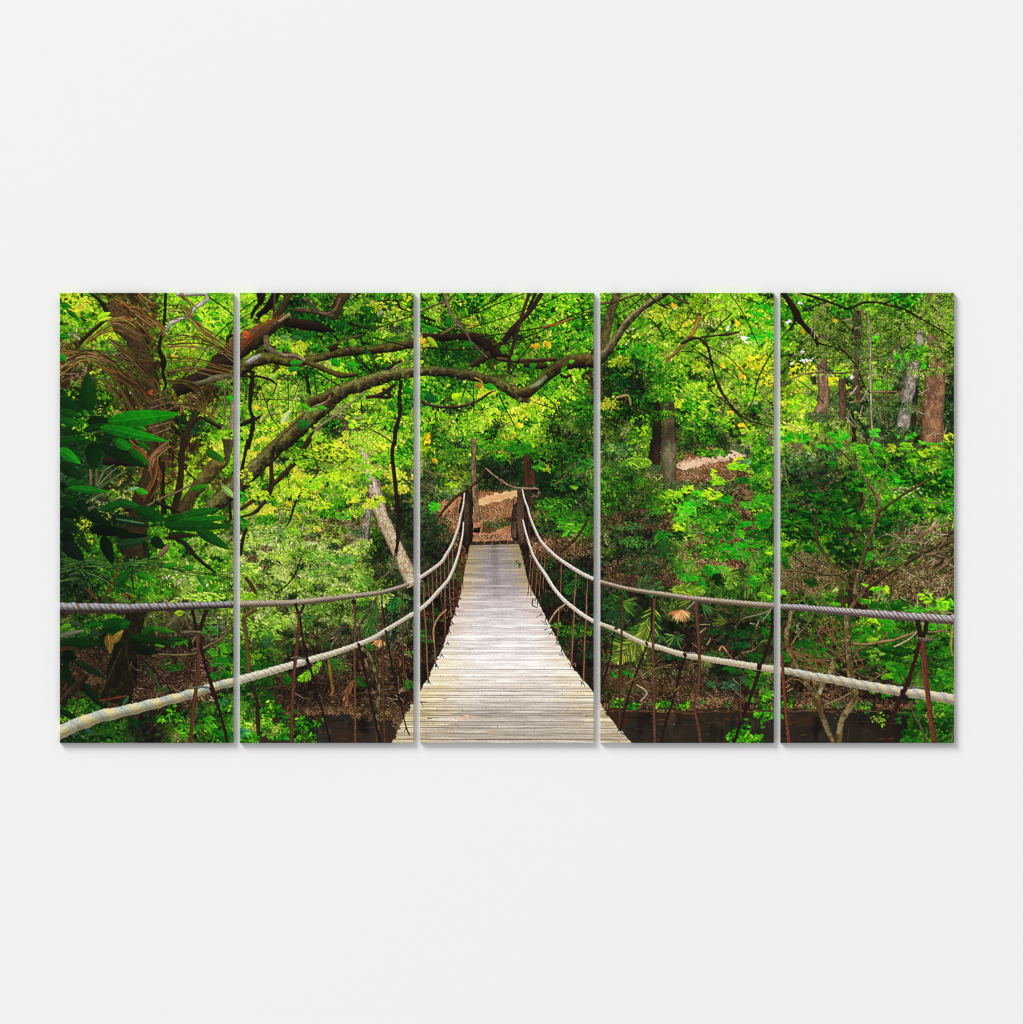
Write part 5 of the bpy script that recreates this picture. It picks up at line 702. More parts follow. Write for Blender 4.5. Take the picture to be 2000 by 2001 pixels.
    for s, hw, c in (('30,90 260,250', 62, '0a8a1c'), ('400,20 405,330', 100, '05300d'), ('470,60 990,300', 64, '062a0a'), ('640,0 810,110', 56, '0a7a18'), ('780,90 1020,270', 46, '0b5a10'), ('880,20 1010,100', 30, '0c5c14'), ('30,260 300,420', 72, '072e0b'), ('80,480 320,450', 48, '0a4a12'), ('130,510 580,560', 42, '0a7018'), ('30,470 120,510', 40, '04220a'), ('1610,110 1820,230', 50, '1a5a12'), ('1450,540 1640,480', 36, '1a7214'), ('1780,490 1950,640', 36, '7ca86c'), ('770,540 890,510', 20, '6c9c7c'), ('860,540 990,570', 40, '289c24'), ('200,660 260,700', 60, '0a3810'), ('30,650 300,700', 62, '0a3610'), ('240,640 340,840', 60, '072a0c'), ('30,760 260,800', 70, '05200a'), ('20,900 240,960', 60, '0c2812'), ('40,1020 200,1080', 70, '051c08'), ('320,790 600,930', 66, '05240c'), ('480,750 780,660', 56, '0a5812'), ('670,660 910,720', 48, '08601a'), ('850,750 1180,860', 90, '0a4a10'), ('590,815 1010,935', 56, '103018'), ('640,850 960,900', 14, '3c6c4c'), ('360,960 800,1000', 66, '021606'), ('640,1140 1020,1060', 56, '1e4228'), ('500,1030 610,1350', 72, '05200a'), ('650,1030 1000,1030', 36, '031a08'), ('80,1110 300,1300', 86, '0f2218'), ('230,1040 380,1210', 52, '1a4012'), ('1030,1050 1170,1180', 66, '08280b'), ('940,1080 1000,1290', 36, '0c2c10'), ('1160,870 1450,800', 50, '0a4c10'), ('1350,830 1750,735', 62, '0a6212'), ('1280,890 1860,830', 52, '0a6a14'), ('1150,920 1900,930', 66, '094e10'), ('1500,950 1870,1180', 66, '0b4a14'), ('1200,1010 1560,1030', 34, '0a3c0c'), ('1160,1060 1500,1020', 26, '2c1c0e'), ('620,1570 810,1390', 62, '0e6614'), ('860,1440 1030,1500', 44, '1c7c1c'), ('1150,1360 1320,1340', 34, '1c7420'), ('1100,1260 1240,1110', 36, '6a5c44'), ('1380,1370 1500,1390', 34, '1c7420'), ('1520,1450 1620,1600', 30, '1c6c3c'), ('1540,1560 1550,1655', 24, '148c1c')):
        lf('A2', s, hw, c, .13)
    for s, hw, c in (('500,400 800,330', 90, '0a6412'), ('700,400 790,330', 46, '088418'), ('350,370 500,350', 36, '0a8418'), ('60,400 160,360', 34, '5cb028'), ('150,350 280,360', 40, '3c5c40'), ('30,490 300,420', 30, '8c9480'), ('30,560 480,570', 70, '0c4c12'), ('30,640 230,620', 40, '5a3c20'), ('360,440 480,470', 40, '3c6444'), ('930,480 1060,370', 50, '0c7414'), ('1040,400 1270,440', 36, '3c9c1c'), ('780,490 1280,570', 50, '0c5010'), ('830,620 1120,660', 60, '08300c'), ('1060,580 1170,600', 16, '6cc428'), ('1200,520 1420,520', 28, '1c5c1c'), ('60,680 220,720', 70, '05200a'), ('80,780 170,1030', 50, '0a2c0e'), ('200,750 560,960', 44, '1c4424'), ('280,990 530,1290', 50, '0b3014'), ('30,800 80,1000', 40, '0a300c'), ('930,760 1110,1030', 26, '44683c'), ('30,1280 260,1400', 40, '0a340e'), ('720,1230 780,1130', 24, '3c7c54'), ('540,600 700,560', 40, '0c2c10')):
        lf('A3', s, hw, c, .13)
    leaf(*q('A3', '560,470 580,670'), 10, 'c8a040', .2); leaf(*q('A3', '600,560 720,420'), 8, 'd8b848', .2)

def passages():
    for x, y, rx, ry, k in ((200, 1330, 200, 150, .68), (300, 1260, 220, 90, .7), (330, 1420, 160, 60, .7), (170, 1120, 130, 90, .72), (250, 1000, 240, 70, .85), (170, 820, 120, 110, .85), (330, 720, 150, 90, .75), (540, 1330, 130, 90, .6), (700, 1330, 160, 90, .62), (690, 1230, 130, 60, .7), (750, 1050, 60, 130, .6), (840, 1110, 60, 130, .6), (850, 1280, 60, 120, .6), (1110, 1180, 90, 140, .62), (1150, 1320, 40, 90, .6), (960, 925, 90, 34, .55), (1230, 1060, 110, 140, .7), (1330, 1200, 220, 90, .62), (1420, 1260, 160, 110, .7), (1250, 1330, 160, 60, .85), (1480, 1330, 80, 80, .75), (1240, 940, 90, 70, .8), (1230, 760, 90, 80, .75), (1360, 850, 120, 26, .8), (1600, 960, 110, 70, .75), (1650, 1060, 180, 90, .82), (1600, 1230, 120, 100, .7), (1760, 1330, 130, 110, .72), (1800, 1420, 100, 60, .7), (1760, 890, 130, 40, .85), (600, 1180, 170, 30, .8), (520, 1240, 90, 60, .85), (1080, 990, 100, 70, .78), (590, 640, 140, 60, .85), (960, 700, 160, 60, .85), (860, 620, 90, 70, .9)):
        tone(x, y, rx, ry, k)
    for x, y, rx, ry, k in ((700, 630, 130, 70, .78), (960, 680, 180, 80, .84), (1110, 900, 80, 110, .72), (980, 880, 60, 40, .7), (870, 900, 50, 60, .75), (1250, 830, 90, 60, .78), (1450, 1010, 90, 90, .85), (1600, 1000, 120, 110, .84), (1330, 600, 60, 40, .85), (1650, 640, 140, 60, .85), (1780, 1250, 110, 70, .8), (560, 880, 60, 26, .8), (520, 760, 70, 70, .85), (360, 850, 80, 60, .9), (300, 760, 120, 60, .9), (1100, 860, 70, 60, .8), (1300, 700, 120, 50, .88), (620, 900, 60, 30, .8), (1240, 900, 1, 1, 1), (1000, 830, 120, 50, 1.1), (380, 640, 70, 70, 1.12), (400, 900, 60, 60, 1.1), (1450, 640, 120, 70, 1.08)):
        tone(x, y, rx, ry, k)

def bough_leaves():
    for b, s, hw, c in (('B1', '630,1440 780,1420', 66, '1c6424'), ('B1', '470,1430 560,1270', 40, 'b0c888'), ('B1', '740,1290 860,1260', 26, '4c9450'), ('B1', '680,1210 790,1270', 34, '3c9c1c'), ('B1', '850,1240 960,1260', 30, '2c901c'), ('B1', '560,770 700,750', 30, '1c8428'), ('B1', '540,850 660,810', 34, '148030'), ('B1', '1050,380 1170,320', 50, '0c7420'), ('B1', '580,470 700,430', 46, '0c6c1c'), ('B1', '680,470 830,460', 40, '0c741c'), ('B1', '450,490 560,480', 24, '5c9c60'), ('B1', '590,490 700,500', 30, '2c7440'), ('B1', '1010,740 1110,800', 46, '0c8824'), ('B1', '1170,770 1300,790', 32, '1c942c'), ('B1', '1200,530 1280,560', 40, '6ccc28'), ('B1', '1350,620 1450,690', 26, '0c541c'), ('B1', '1420,680 1480,780', 20, '2c542c'), ('B1', '1780,1050 1890,1080', 50, '0c7420'), ('B1', '1620,1200 1720,1260', 34, '2c7428'), ('B1', '1190,1430 1260,1470', 30, '84e82c'), ('B1', '1220,1390 1280,1420', 26, '98f034'), ('B1', '1260,1450 1320,1430', 20, '84e030'), ('B1', '480,1430 540,1410', 20, 'c8d028'), ('B1', '240,1410 260,1340', 16, '9cc060'), ('B1', '1330,200 1480,170', 36, '0c7420'), ('B1', '1500,250 1580,200', 26, '8cb088'), ('B1', '240,310 320,280', 34, 'c0d820'), ('B1', '260,280 330,260', 26, '84c820'),
                        ('C1', '380,1150 460,1100', 46, '8ce01c'), ('C1', '1220,810 1290,780', 36, '2c9c28'), ('C1', '1640,760 1700,740', 26, '4c9c30'), ('C1', '1560,860 1620,800', 24, '3c8c28'), ('C1', '1020,730 1090,690', 34, '5cc828'), ('C1', '900,620 980,620', 50, '48b81c'), ('C1', '60,560 90,500', 40, 'e8b820'), ('C1', '110,490 220,590', 34, 'a0d028'), ('C1', '120,430 190,400', 40, '14843c'), ('C1', '740,1010 860,1040', 40, '1c9c34'), ('C1', '1280,600 1320,560', 40, 'e8c828'), ('C1', '1390,540 1440,610', 40, 'd8c820'), ('C1', '100,1600 140,1540', 24, 'f0a820'), ('C1', '640,1000 710,1020', 30, 'b07a20'), ('C1', '300,330 390,350', 44, '0c7c24'), ('C1', '500,570 600,560', 40, '1c9028'), ('C1', '80,1120 240,1180', 50, '0c5c28'), ('C1', '130,1020 160,970', 30, '14842c')):
        lf(b, s, hw, c, .14)
    for b, x, y, n in (('C1', 560, 190, 16), ('B1', 1600, 150, 12), ('C1', 1050, 830, 20)):
        p = q(b, '%d,%d' % (x, y))[0]; cluster(p[0], p[1], 20, 10, n, 3.4, .4, '0c3c14 0c5420 1c6c2c')

def water_edge():
    for x0, x1, y0, n in ((560, 775, 1394, 60), (1180, 1512, 1381, 110), (1526, 1790, 1380, 80)):
        for i in range(n):
            x = rng.uniform(x0, x1); y = y0+rng.normal(0, 2.5)+5*(fbm(np.array([x]), np.array([3.]), 40, 3)[0]-.5)*2
            sprinkle(x, y, 7, 2.6, 'bBbMb'[i % 5], 1.8, .8, 1, -.6)
    for i in range(70):                                   # mirror lights and sunken leaves
        x = rng.uniform(1200, 1740) if i % 3 else rng.uniform(590, 760); y = rng.uniform(1396, 1446)
        c = ['4a3824', '3e3426', '523c26', '2c3018', '24201a'][i % 5]; L_ = rng.uniform(8, 34)
        ribbon([(x, y, .5), (x+L_/2, y+rng.normal(0, .6), rng.uniform(.7, 1.8)), (x+L_, y+rng.normal(0, .8), .4)], c, c, c, nz=.2)
    for i in range(22):
        x = rng.uniform(1190, 1740) if i % 3 else rng.uniform(590, 760); y = 1390+50*rng.random()**2
        leaves([x], [y], [rng.uniform(.9, 2)], [.6], [rng.normal(0, .4)], pal('8c6c44 a08458 6c5c30 5c6c30')[i % 4][None])
    for x in (640, 690, 720, 1260, 1330, 1420, 1480, 1600, 1680):
        for j in range(5): tone(x+rng.normal(0, 9), 1412+rng.normal(0, 14), rng.uniform(6, 14), rng.uniform(14, 30), rng.choice([.72, .82, 1.18]))

def lean():
    br('B2', '1345,-30,26 1375,200,44 1430,420,60 1490,600,66 1545,800,68 1680,1100,68 1800,1350,76 1900,1560,84', 'e0d6c0', '6c5c48', 'b4a68c', spots='946442', spotk=.4, streak=3, nz=.45, rough=.06)
    br('B2', '1460,440,14 1505,600,14 1545,700,9', 'e4e4dc', 'b0b0a4', spots='b0a48c')
    for x, y, rx, ry, k in ((1330, 0, 100, 80, 'L'), (1500, 650, 100, 16, 'Y'), (1650, 1330, 40, 60, 'd')):
        p = q('B2', '%d,%d' % (x, y))[0]; sprinkle(p[0], p[1], rx/F, ry/F, k, 1.5, 1.2, 7, 1.2)
    br('B2', '1425,690,16 1410,760,26 1385,900,36 1345,1130,44', 'a8a298', '403a32', '746e64', nz=.6, spots='bcb8aa', spotk=.4)
    for x, y, rx, ry, k in ((1330, 260, 40, 60, 'L'), (1480, 330, 50, 40, 'L'), (1360, 420, 30, 30, 'G'), (1430, 700, 60, 26, 'Y'), (1330, 1130, 90, 40, 'g'), (1280, 1000, 60, 60, 'd')):
        p = q('B2', '%d,%d' % (x, y))[0]; sprinkle(p[0], p[1], rx/F, ry/F, k, 1.5, 1.2, 7, 1.)
    dk('B2', '1690,-10,20 1665,150,20 1700,500,22 1725,750,22 1725,1050,24 1700,1250,20'); tw('B2', '1700,1220,14 1660,1360,9 1600,1450,7 1550,1480,5')
    poly(q('C2', '665,700 668,655 740,630 850,600 960,570 1075,548 1078,585 980,625 880,655 760,690'), 'dcb484', 'd0a478', .09, 3, None, 0, 81, 2)
    poly(q('C2', '240,740 330,655 445,610 445,700 360,760 280,820'), 'a87c58', '94684a', .16, 2.2, 'c8a080', .3, 82, 3)
    poly(q('D2', '868,300 930,262 1040,225 1180,192 1300,160 1420,135 1530,135 1560,160 1430,185 1300,215 1180,248 1040,280 930,308'), 'e2c2a6', 'd2ae90', .07, 3.5, None, 0, 83, 3)
    sprinkle(1168+1250/F, 860+140/F, 30, 6, 'G', .8, 1.6, 1, 0)
    # far trunk beyond the bridge head runs up into the leaves
    br('C1', '590,1330,16 600,1500,20 610,1680,24', '988670', '3c3024', '685844', nz=.5); br('C2', '612,-30,24 610,200,24 615,400,26 628,560,28', 'b09c80', '40301f', '78664e', nz=.5)
    p = q('C1', '600,1400')[0]; sprinkle(p[0], p[1], 20, 14, 'L', 1.8, 1.2, 7, .5); sprinkle(p[0]-4, p[1]+34, 12, 10, 'G', 1.2, 1., 5, .5)

def overhang():
    for i in range(15):
        x = rng.choice([rng.uniform(470, 600), rng.uniform(1430, 1512), rng.uniform(1720, 1864), rng.uniform(250, 456)]); y = rng.uniform(1385, 1448)
        sprinkle(x, y, 13, 7, 'GGF'[i % 3], 1.2, 1.5, 7, -.6)
    for i in range(20):
        sprinkle(rng.uniform(1180, 1700), 1376+rng.normal(0, 4), 10, 4, 'dG'[i % 2], 1.2, .9, 5, -.3)
    for x in np.arange(1180, 1760, 7.):
        y = 1389+rng.normal(0, 2); c = ['5c4630', '46341f', '6c5438', '3a2a1c'][int(x) % 4]
        ribbon([(x, y, .5), (x+rng.uniform(5, 16), y+rng.normal(0, 1), .9), (x+rng.uniform(17, 24), y, .4)], c, c, c, nz=.3)

def palms():
    # palm leaves
    fern(q('D2', '640,950 700,1150 800,1330 900,1450'), 34, 17, '144c1c 1c6c24 288c30 3c9c40', 1.1, .6)
    fern(q('D2', '1040,1300 900,1420 880,1480'), 22, 14, '2c8c24 48a030', 1., .55)
    fern(q('D2', '420,1560 560,1560 700,1640'), 22, 22, '2c7c48 4c9c64 1c5c34', 1.2, .6); fern(q('D2', '1900,1480 1600,1540 1250,1660'), 40, 30, '144c1c 2c6c2c 5c8c38', 1.25, .6)
    fern(q('D2', '1350,1380 1450,1480 1400,1600'), 26, 18, '5c9c3c 8cbc54', 1.2, .6); fern(q('D2', '800,1610 950,1600 1150,1640'), 22, 16, 'a0cc48 6ca838', .8, .8); fern(q('D2', '1560,1300 1750,1250 1850,1150'), 20, 14, '3c9434 5cac48', 1., .6)
    fan(*q('D3', '1080,60')[0], 56, 150, 205, 26, 'a8c838 7cac30 c8d850', .9); fan(*q('D3', '1120,130')[0], 36, 20, 75, 12, '3c8c50 5ca868', .8); fan(*q('D3', '380,150')[0], 60, 120, 240, 30, '2c7c34 1c5c28 4c9c44', .8); fan(*q('D3', '300,60')[0], 58, 60, 170, 30, '1c5c28 2c7434 0c4018', .8)
    fan(*q('D3', '250,190')[0], 44, 80, 160, 22, '1c6c3c 2c8450', .8); fan(*q('D3', '260,120')[0], 40, -20, 60, 16, '5c9c3c 84bc50', .8)
    fern(q('D3', '600,180 560,350 430,500 250,620 180,760'), 46, 34, '3c7c34 5c9440 8ca840 2c6428', 1.15, .75); fern(q('D3', '540,300 480,480 330,620 190,780'), 36, 26, '8ca03c a0b048 6c8c38', .9, .8)
    fan(*q('D3', '900,200')[0], 30, 20, 165, 34, 'e8a068 f4c090 d08850 e09c64', 1.1, .7); fan(*q('D3', '840,480')[0], 30, -10, 190, 22, '3c7c44 5c9c5c 2c6434 84b074', 1.1); fan(*q('D3', '700,480')[0], 24, 60, 190, 12, '4c8850 6ca068', .8); fan(*q('D3', '1400,330')[0], 34, 150, 215, 14, 'a0b440 7c9c34', .7)
    fan(*q('D3', '1160,760')[0], 20, 20, 160, 14, '5cac44 a0c468', .6)
    fan(*q('B3', '1510,120')[0], 54, 95, 200, 30, '2c7c34 1c6428 4c944c', .7); fan(*q('B3', '1500,380')[0], 40, 60, 190, 26, '2c7030 3c8440', .6); fern(q('B3', '1480,170 1400,400 1370,480'), 22, 24, '2c7434 4c9c4c', 1.0, .55)
    fan(*q('B3', '1430,560')[0], 20, 60, 150, 12, '3c9c30 58b040', .8); fan(*q('B3', '1530,520')[0], 20, 40, 165, 24, 'd8a064 e8b880 b07840', 1., .7); fan(*q('B3', '980,720')[0], 44, 10, 110, 24, '2c9434 48ac44 1c7c28', .8); fern(q('B3', '900,760 780,880 650,960'), 20, 14, '5cc028 78d434', .8, 1.)
    fan(*q('B3', '1650,110')[0], 22, -60, 120, 18, '1c8434 28984a', .8); br('B3', '980,740,12 1000,900,16 1020,1060,16 1000,1130,10', 'a07c3c', '4c3414', '7c5c2c'); fern(q('B3', '1250,960 1180,1080 1150,1260'), 26, 13, '8c5c38 a87448 6c4428', .6, .8)
    fan(*q('A3', '1740,360')[0], 18, -30, 140, 16, '6c9c78 8cb498', .6); fern(q('C2', '1750,1500 1650,1600 1620,1655'), 16, 14, '2c7434', 1., .6)

def sticks():
    def many(x0, y0, x1, y1, n, L, cols, r=.5, th=0., dth=.6):
        cs = cols.split()
        for i in range(n):
            x = rng.uniform(x0, x1); y = rng.uniform(y0, y1); l = L*(.3+rng.random()); a = th+rng.normal(0, dth); c = cs[rng.integers(len(cs))]
            dx, dy = math.cos(a)*l, math.sin(a)*l; b_ = rng.normal(0, .05)
            ribbon([(x, y, r*(.6+.8*rng.random())), (x+dx/2-dy*b_, y+dy/2+dx*b_, r), (x+dx, y+dy, r*.5)], c, c, c, nz=.3)
    many(250, 1280, 430, 1370, 60, 15, '84695a 6c5240 9c8270 4c3428 3c2a20', .4)
    many(480, 1290, 780, 1395, 90, 16, '7c604c 684a38 94785f 50341f 3c2618 201410', .4)
    many(600, 1210, 790, 1300, 40, 18, '7c664c 6c5440 a8907c 3c2c20', .45, .5, 1.)
    many(1180, 1270, 1500, 1375, 45, 18, '6c5a3e 7c6848 4c3a28 40301c 8c785c', .4, 0., .7)
    many(1350, 1180, 1505, 1290, 26, 20, '7c6c4a 7c6844 b8a880 5c4428', .45, -.5, .8)
    many(1530, 1110, 1740, 1370, 55, 20, '7c5e40 8c6c4a 6c4e34 9c7c5a 4c3424', .4, .9, .9)
    many(1740, 1040, 1862, 1170, 50, 24, 'a89474 8c7654 745c44 c0ac8c', .5, -.4, .7)
    many(1330, 950, 1512, 1110, 40, 16, '94745a 7c5844 b09074', .4, .3, .8)
    many(1560, 620, 1860, 860, 40, 26, 'a89c78 847650 b8ac8c 5c5434', .45, .3, 1.2)
    many(470, 1030, 640, 1130, 26, 18, 'bcb094 a89c80 8c7c60', .5, .2, .9)
    many(610, 1010, 720, 1060, 30, 18, 'a08468 7c5c44 c0a484', .45, .3, .8)

def bridge():
    # posts on the far bank
    poly(q('C2', '515,545 605,540 605,1085 575,1210 540,1220 470,1080 450,980 452,720 490,560'), '33291f', '1a130e', .35, 2.2, None, 0, 71, .6)
    poly(q('C2', '515,545 560,545 560,1100 530,1150 505,900'), '4a3e30', '2a2019', .35, 1.6, None, 0, 72, .5)
    poly(q('C2', '1085,530 1220,540 1215,900 1210,1280 1165,1290 1105,1140 1010,1040 1010,880 1030,700 1075,660'), '3e2f24', '1e1611', .35, 2.2, None, 0, 73, .6)
    poly(q('C2', '1085,535 1150,535 1150,1100 1105,1130 1080,900'), '5c4a3a', '3a2d22', .35, 1.6, None, 0, 74, .5)
    poly(q('C2', '1010,880 1070,870 1075,1060 1030,1050'), '5c4c40', '463830', .35, 1.6, None, 0, 75, .5)
    for x in (475, 500, 575, 1040, 1170, 1195): dk('C2', '%d,640,4 %d,1060,4' % (x, x-6))
    br('C2', '1180,160,36 1195,330,42 1200,540,46', '6c4a36', '22150e', '46301f'); br('C2', '1245,330,22 1250,480,26', '7a4c34', '301a10')
    br('C2', '615,-20,26 610,200,24 615,400,26 630,640,28 650,780,30 655,860,46', 'b09c80', '40301f', '78664e', nz=.45)
    for s in ('230,830,12 300,740,13 400,630,14 500,560,13 620,470,12 690,390,9 740,300,5',): br('C2', s, '5c4a34', '1c130c')
    br('C2', '740,300,7 820,370,9 900,430,9 1000,490,8 1100,515,8 1310,522,6', 'b09c84', '5c4a38', '847058'); tw('C2', '870,410,7 930,440,5 900,470,4'); tw('C2', '40,300,5 180,360,5 320,385,4'); tw('C2', '40,470,4 180,570,4')
    br('C2', '1540,1200,20 1620,1150,12 1750,1010,14 1850,840,10', '5c4630', '20150d'); tw('C2', '1500,480,4 1600,380,4 1690,250,4', mid='6c5038')
    br('C2', '1560,180,12 1565,350,10', '4c3426', '1c120c')
    # sill beam
    poly(q('C2', '585,1092 1095,1078 1100,1118 575,1132'), '4a3c2c', '2c2218', .4, 1.8, None, 0, 77, .3)
    for i in range(6): tw('C2', '%d,1092,4 %d,1128,4' % (640+i*85, 640+i*85))
    # ---- deck ----
    Ls = [(917.4, 1066.6), (914, 1086.6), (907.4, 1113.8), (901, 1157), (893, 1182), (878.4, 1227.5), (864, 1267.4), (853, 1291), (838.6, 1321.8), (822, 1350.8), (806, 1374), (790, 1402), (780, 1424), (766, 1457)]
    Rs = [(1014.4, 1064), (1023.4, 1095.6), (1030.7, 1132), (1041.6, 1157), (1068.8, 1209.4), (1096, 1263.8), (1123, 1309), (1150.3, 1340), (1163, 1360), (1175, 1378), (1191.6, 1403), (1218.8, 1432.3), (1238, 1457)]
    y = np.arange(1063, 1457, .5); xl = np.interp(y, [p[1] for p in Ls], [p[0] for p in Ls]); xr = np.interp(y, [p[1] for p in Rs], [p[0] for p in Rs])
    yy, xx = np.meshgrid(y, np.arange(740, 1260, .5), indexing='ij')
    # plank seams: listed ones plus the fine ones in between
    big = [(1201, .3), (1207.5, .45), (1241, .3), (1247, .25), (1265.6, .5), (1279, .5), (1290, .45), (1308.2, .9), (1322.7, .6), (1330, .4), (1334.5, .4), (1345.3, .5), (1350.7, .6), (1359, .6), (1363.4, .7), (1373.4, .7), (1377, .4), (1381.6, .6), (1388, .6), (1394.3, .6), (1398.8, .7), (1410.6, .95), (1418, .45), (1422.5, 1.), (1435, .5), (1437.8, .5), (1445, .8), (1453, .7)]
    seams = list(big); yv = 1066.
    while yv < 1453:
        yv += 1.9+(yv-1066)/387*4.6+rng.normal(0, .25)
        if min(abs(yv-b[0]) for b in big) > 1.6+(yv-1066)/300: seams.append((yv, .22+.16*rng.random()))
    seams.sort(); sy = np.array([s[0] for s in seams]); st = np.array([s[1] for s in seams])
    wob = (noise(xx, yy*0, 90, 3)-.5)*.7+(xx-980)*-.002
    yw = yy+wob
    i = np.clip(np.searchsorted(sy, yw), 1, len(sy)-1)
    d0 = yw-sy[i-1]; d1 = sy[i]-yw
    near0 = d0 < d1; dd = np.where(near0, d0, d1); ss = np.where(near0, st[i-1], st[i])
    u = (xx-np.interp(yy, y, xl))/(np.interp(yy, y, xr)-np.interp(yy, y, xl))
    cols_y = [1066, 1100, 1150, 1180, 1215, 1255, 1290, 1325, 1352, 1375, 1400, 1425, 1457]
    cen = pal('8f867e 989090 a8a0a4 c0b8be d8d2d6 e8e2e8 f0eaec ece0d8 dcd4cc c4bbb4 beb5ac b4aca2 b4aca0'); edg = pal('968a6a a09274 b0a084 c4b6ae d8cac0 e0d4c8 eadcc4 e4d8b8 d8caa4 d0c09a c8b890 c0b294 b8ae94')
    C = np.stack([np.interp(yy, cols_y, cen[:, c]) for c in range(3)], -1); E = np.stack([np.interp(yy, cols_y, edg[:, c]) for c in range(3)], -1)
    k = np.clip(np.abs(u-.52)*2, 0, 1.2)
    k = np.clip((k-.42)*1.9+(fbm(xx, yy*4, 30, 5)-.5)*.9, 0, 1)[..., None]
    k = np.where((yy > 1295)[..., None], k*np.where(u < .5, 1., .75)[..., None], k)
    col = C+(E-C)*k
    pk = i.astype(float)
    col = col*(1+.24*(noise(pk*7.3, pk*0+3, 1, 9)-.5))[..., None]                       # plank to plank
    gr = fbm(xx, yy*9+pk*13, 26, 12)-.5
    stv = np.clip((noise(xx, yy*22+pk*3, 60, 44)-.62)*5, 0, 1)*.16
    col = col*(1+stv[..., None]*1.)
    col = col*(1+.26*gr+.08*(noise(xx, yy*3, 1.6, 14)-.5)*2)[..., None]                  # grain
    wear = np.exp(-((u-.5)/.07)**2)*np.clip(1-(yy-1066)/190, 0, 1)*.14
    col = col*(1-wear)[..., None]
    wd = .32+(yy-1066)/387*.5
    gap = np.exp(-(dd/(wd*(.5+.6*ss)))**2)*ss*(.45+1.1*noise(xx+pk*31, yw, 26, 15)); gap = np.clip(gap*np.interp(yy, [1066, 1280, 1320], [.6, .62, 1.]), 0, .92)[..., None]
    col = col*(1-gap)+hx('2c2018')*gap
    rag = (noise(pk*3.1, pk*0, 1, 21)-.5)*(1+(yy-1066)/387*7)
    rag2 = (noise(pk*5.7, pk*0, 1, 23)-.5)*(1+(yy-1066)/387*5)
    ok = (xx > np.interp(yy, y, xl)+rag) & (xx < np.interp(yy, y, xr)+rag2) & (yw > 1065.5+(xx-917)*-.02)
    ed = np.minimum(xx-np.interp(yy, y, xl)-rag, np.interp(yy, y, xr)+rag2-xx)
    # shade line under the deck edge
    sh = ok & (ed < 1.2); col = np.where(sh[..., None], col*.72, col)
    put(xx, yy, col, ok)
    for b, s, r in (('C3', '50,1195,100,1198', 1.6), ('C3', '110,1370,240,1366', 1.5), ('C3', '1820,1347,1900,1343', 1.5), ('C3', '1370,418,1410,412', 1.2)):
        v = [float(t) for t in s.split(',')]; dk(b, '%f,%f,%f %f,%f,%f' % (v[0], v[1], r*4, v[2], v[3], r*3))
    # fallen leaves on the deck
    for i in range(150):                                 # specks of litter, nails, knots
        y_ = 1075+375*rng.random()**.7; xa_ = np.interp(y_, y, xl); xb_ = np.interp(y_, y, xr); x = rng.uniform(xa_+3, xb_-3); f_ = .35+(y_-1066)/387
        leaves([x], [y_], [rng.uniform(.5, 1.6)*f_], [.5*f_], [rng.normal(0, .5)], pal('6c5c50 8c6c4c b08c68 5c5048 a89080 4c4038')[i % 6][None])
    for x, y_, a, c in ((905, 1403, 5.5, 'd8a898'), (912, 1399.5, 6, 'e0b4a4'), (918, 1404, 5, 'c89484'), (876, 1429.5, 3, 'd0b060'), (1116, 1363, 3, 'e0a068'), (963, 1429, 5, 'd8a860'), (1157, 1380, 2.5, 'd8b068'), (1210, 1448, 4, 'd8a070'), (925, 1137, 2, 'f0e8e0'), (818, 1436, 3, 'b87848'), (871, 1365, 5, 'e0b090')):
        cluster(x, y_, a*.6, 1.2, 4, a*.7, .42, c+' '+c, .1, .5)
    # scrub that grows over the far deck edge
    p = q('C2', '1085,1340')[0]; cluster(p[0], p[1], 7, 8, 26, 2.4, .4, '4c7c2c 2c5420 6c9c3c 1c3c14')
    p = q('C2', '500,1280')[0]; cluster(p[0], p[1], 5, 26, 46, 2, .4, '5c2c18 2c1c10 3c2c18 7c3c20')

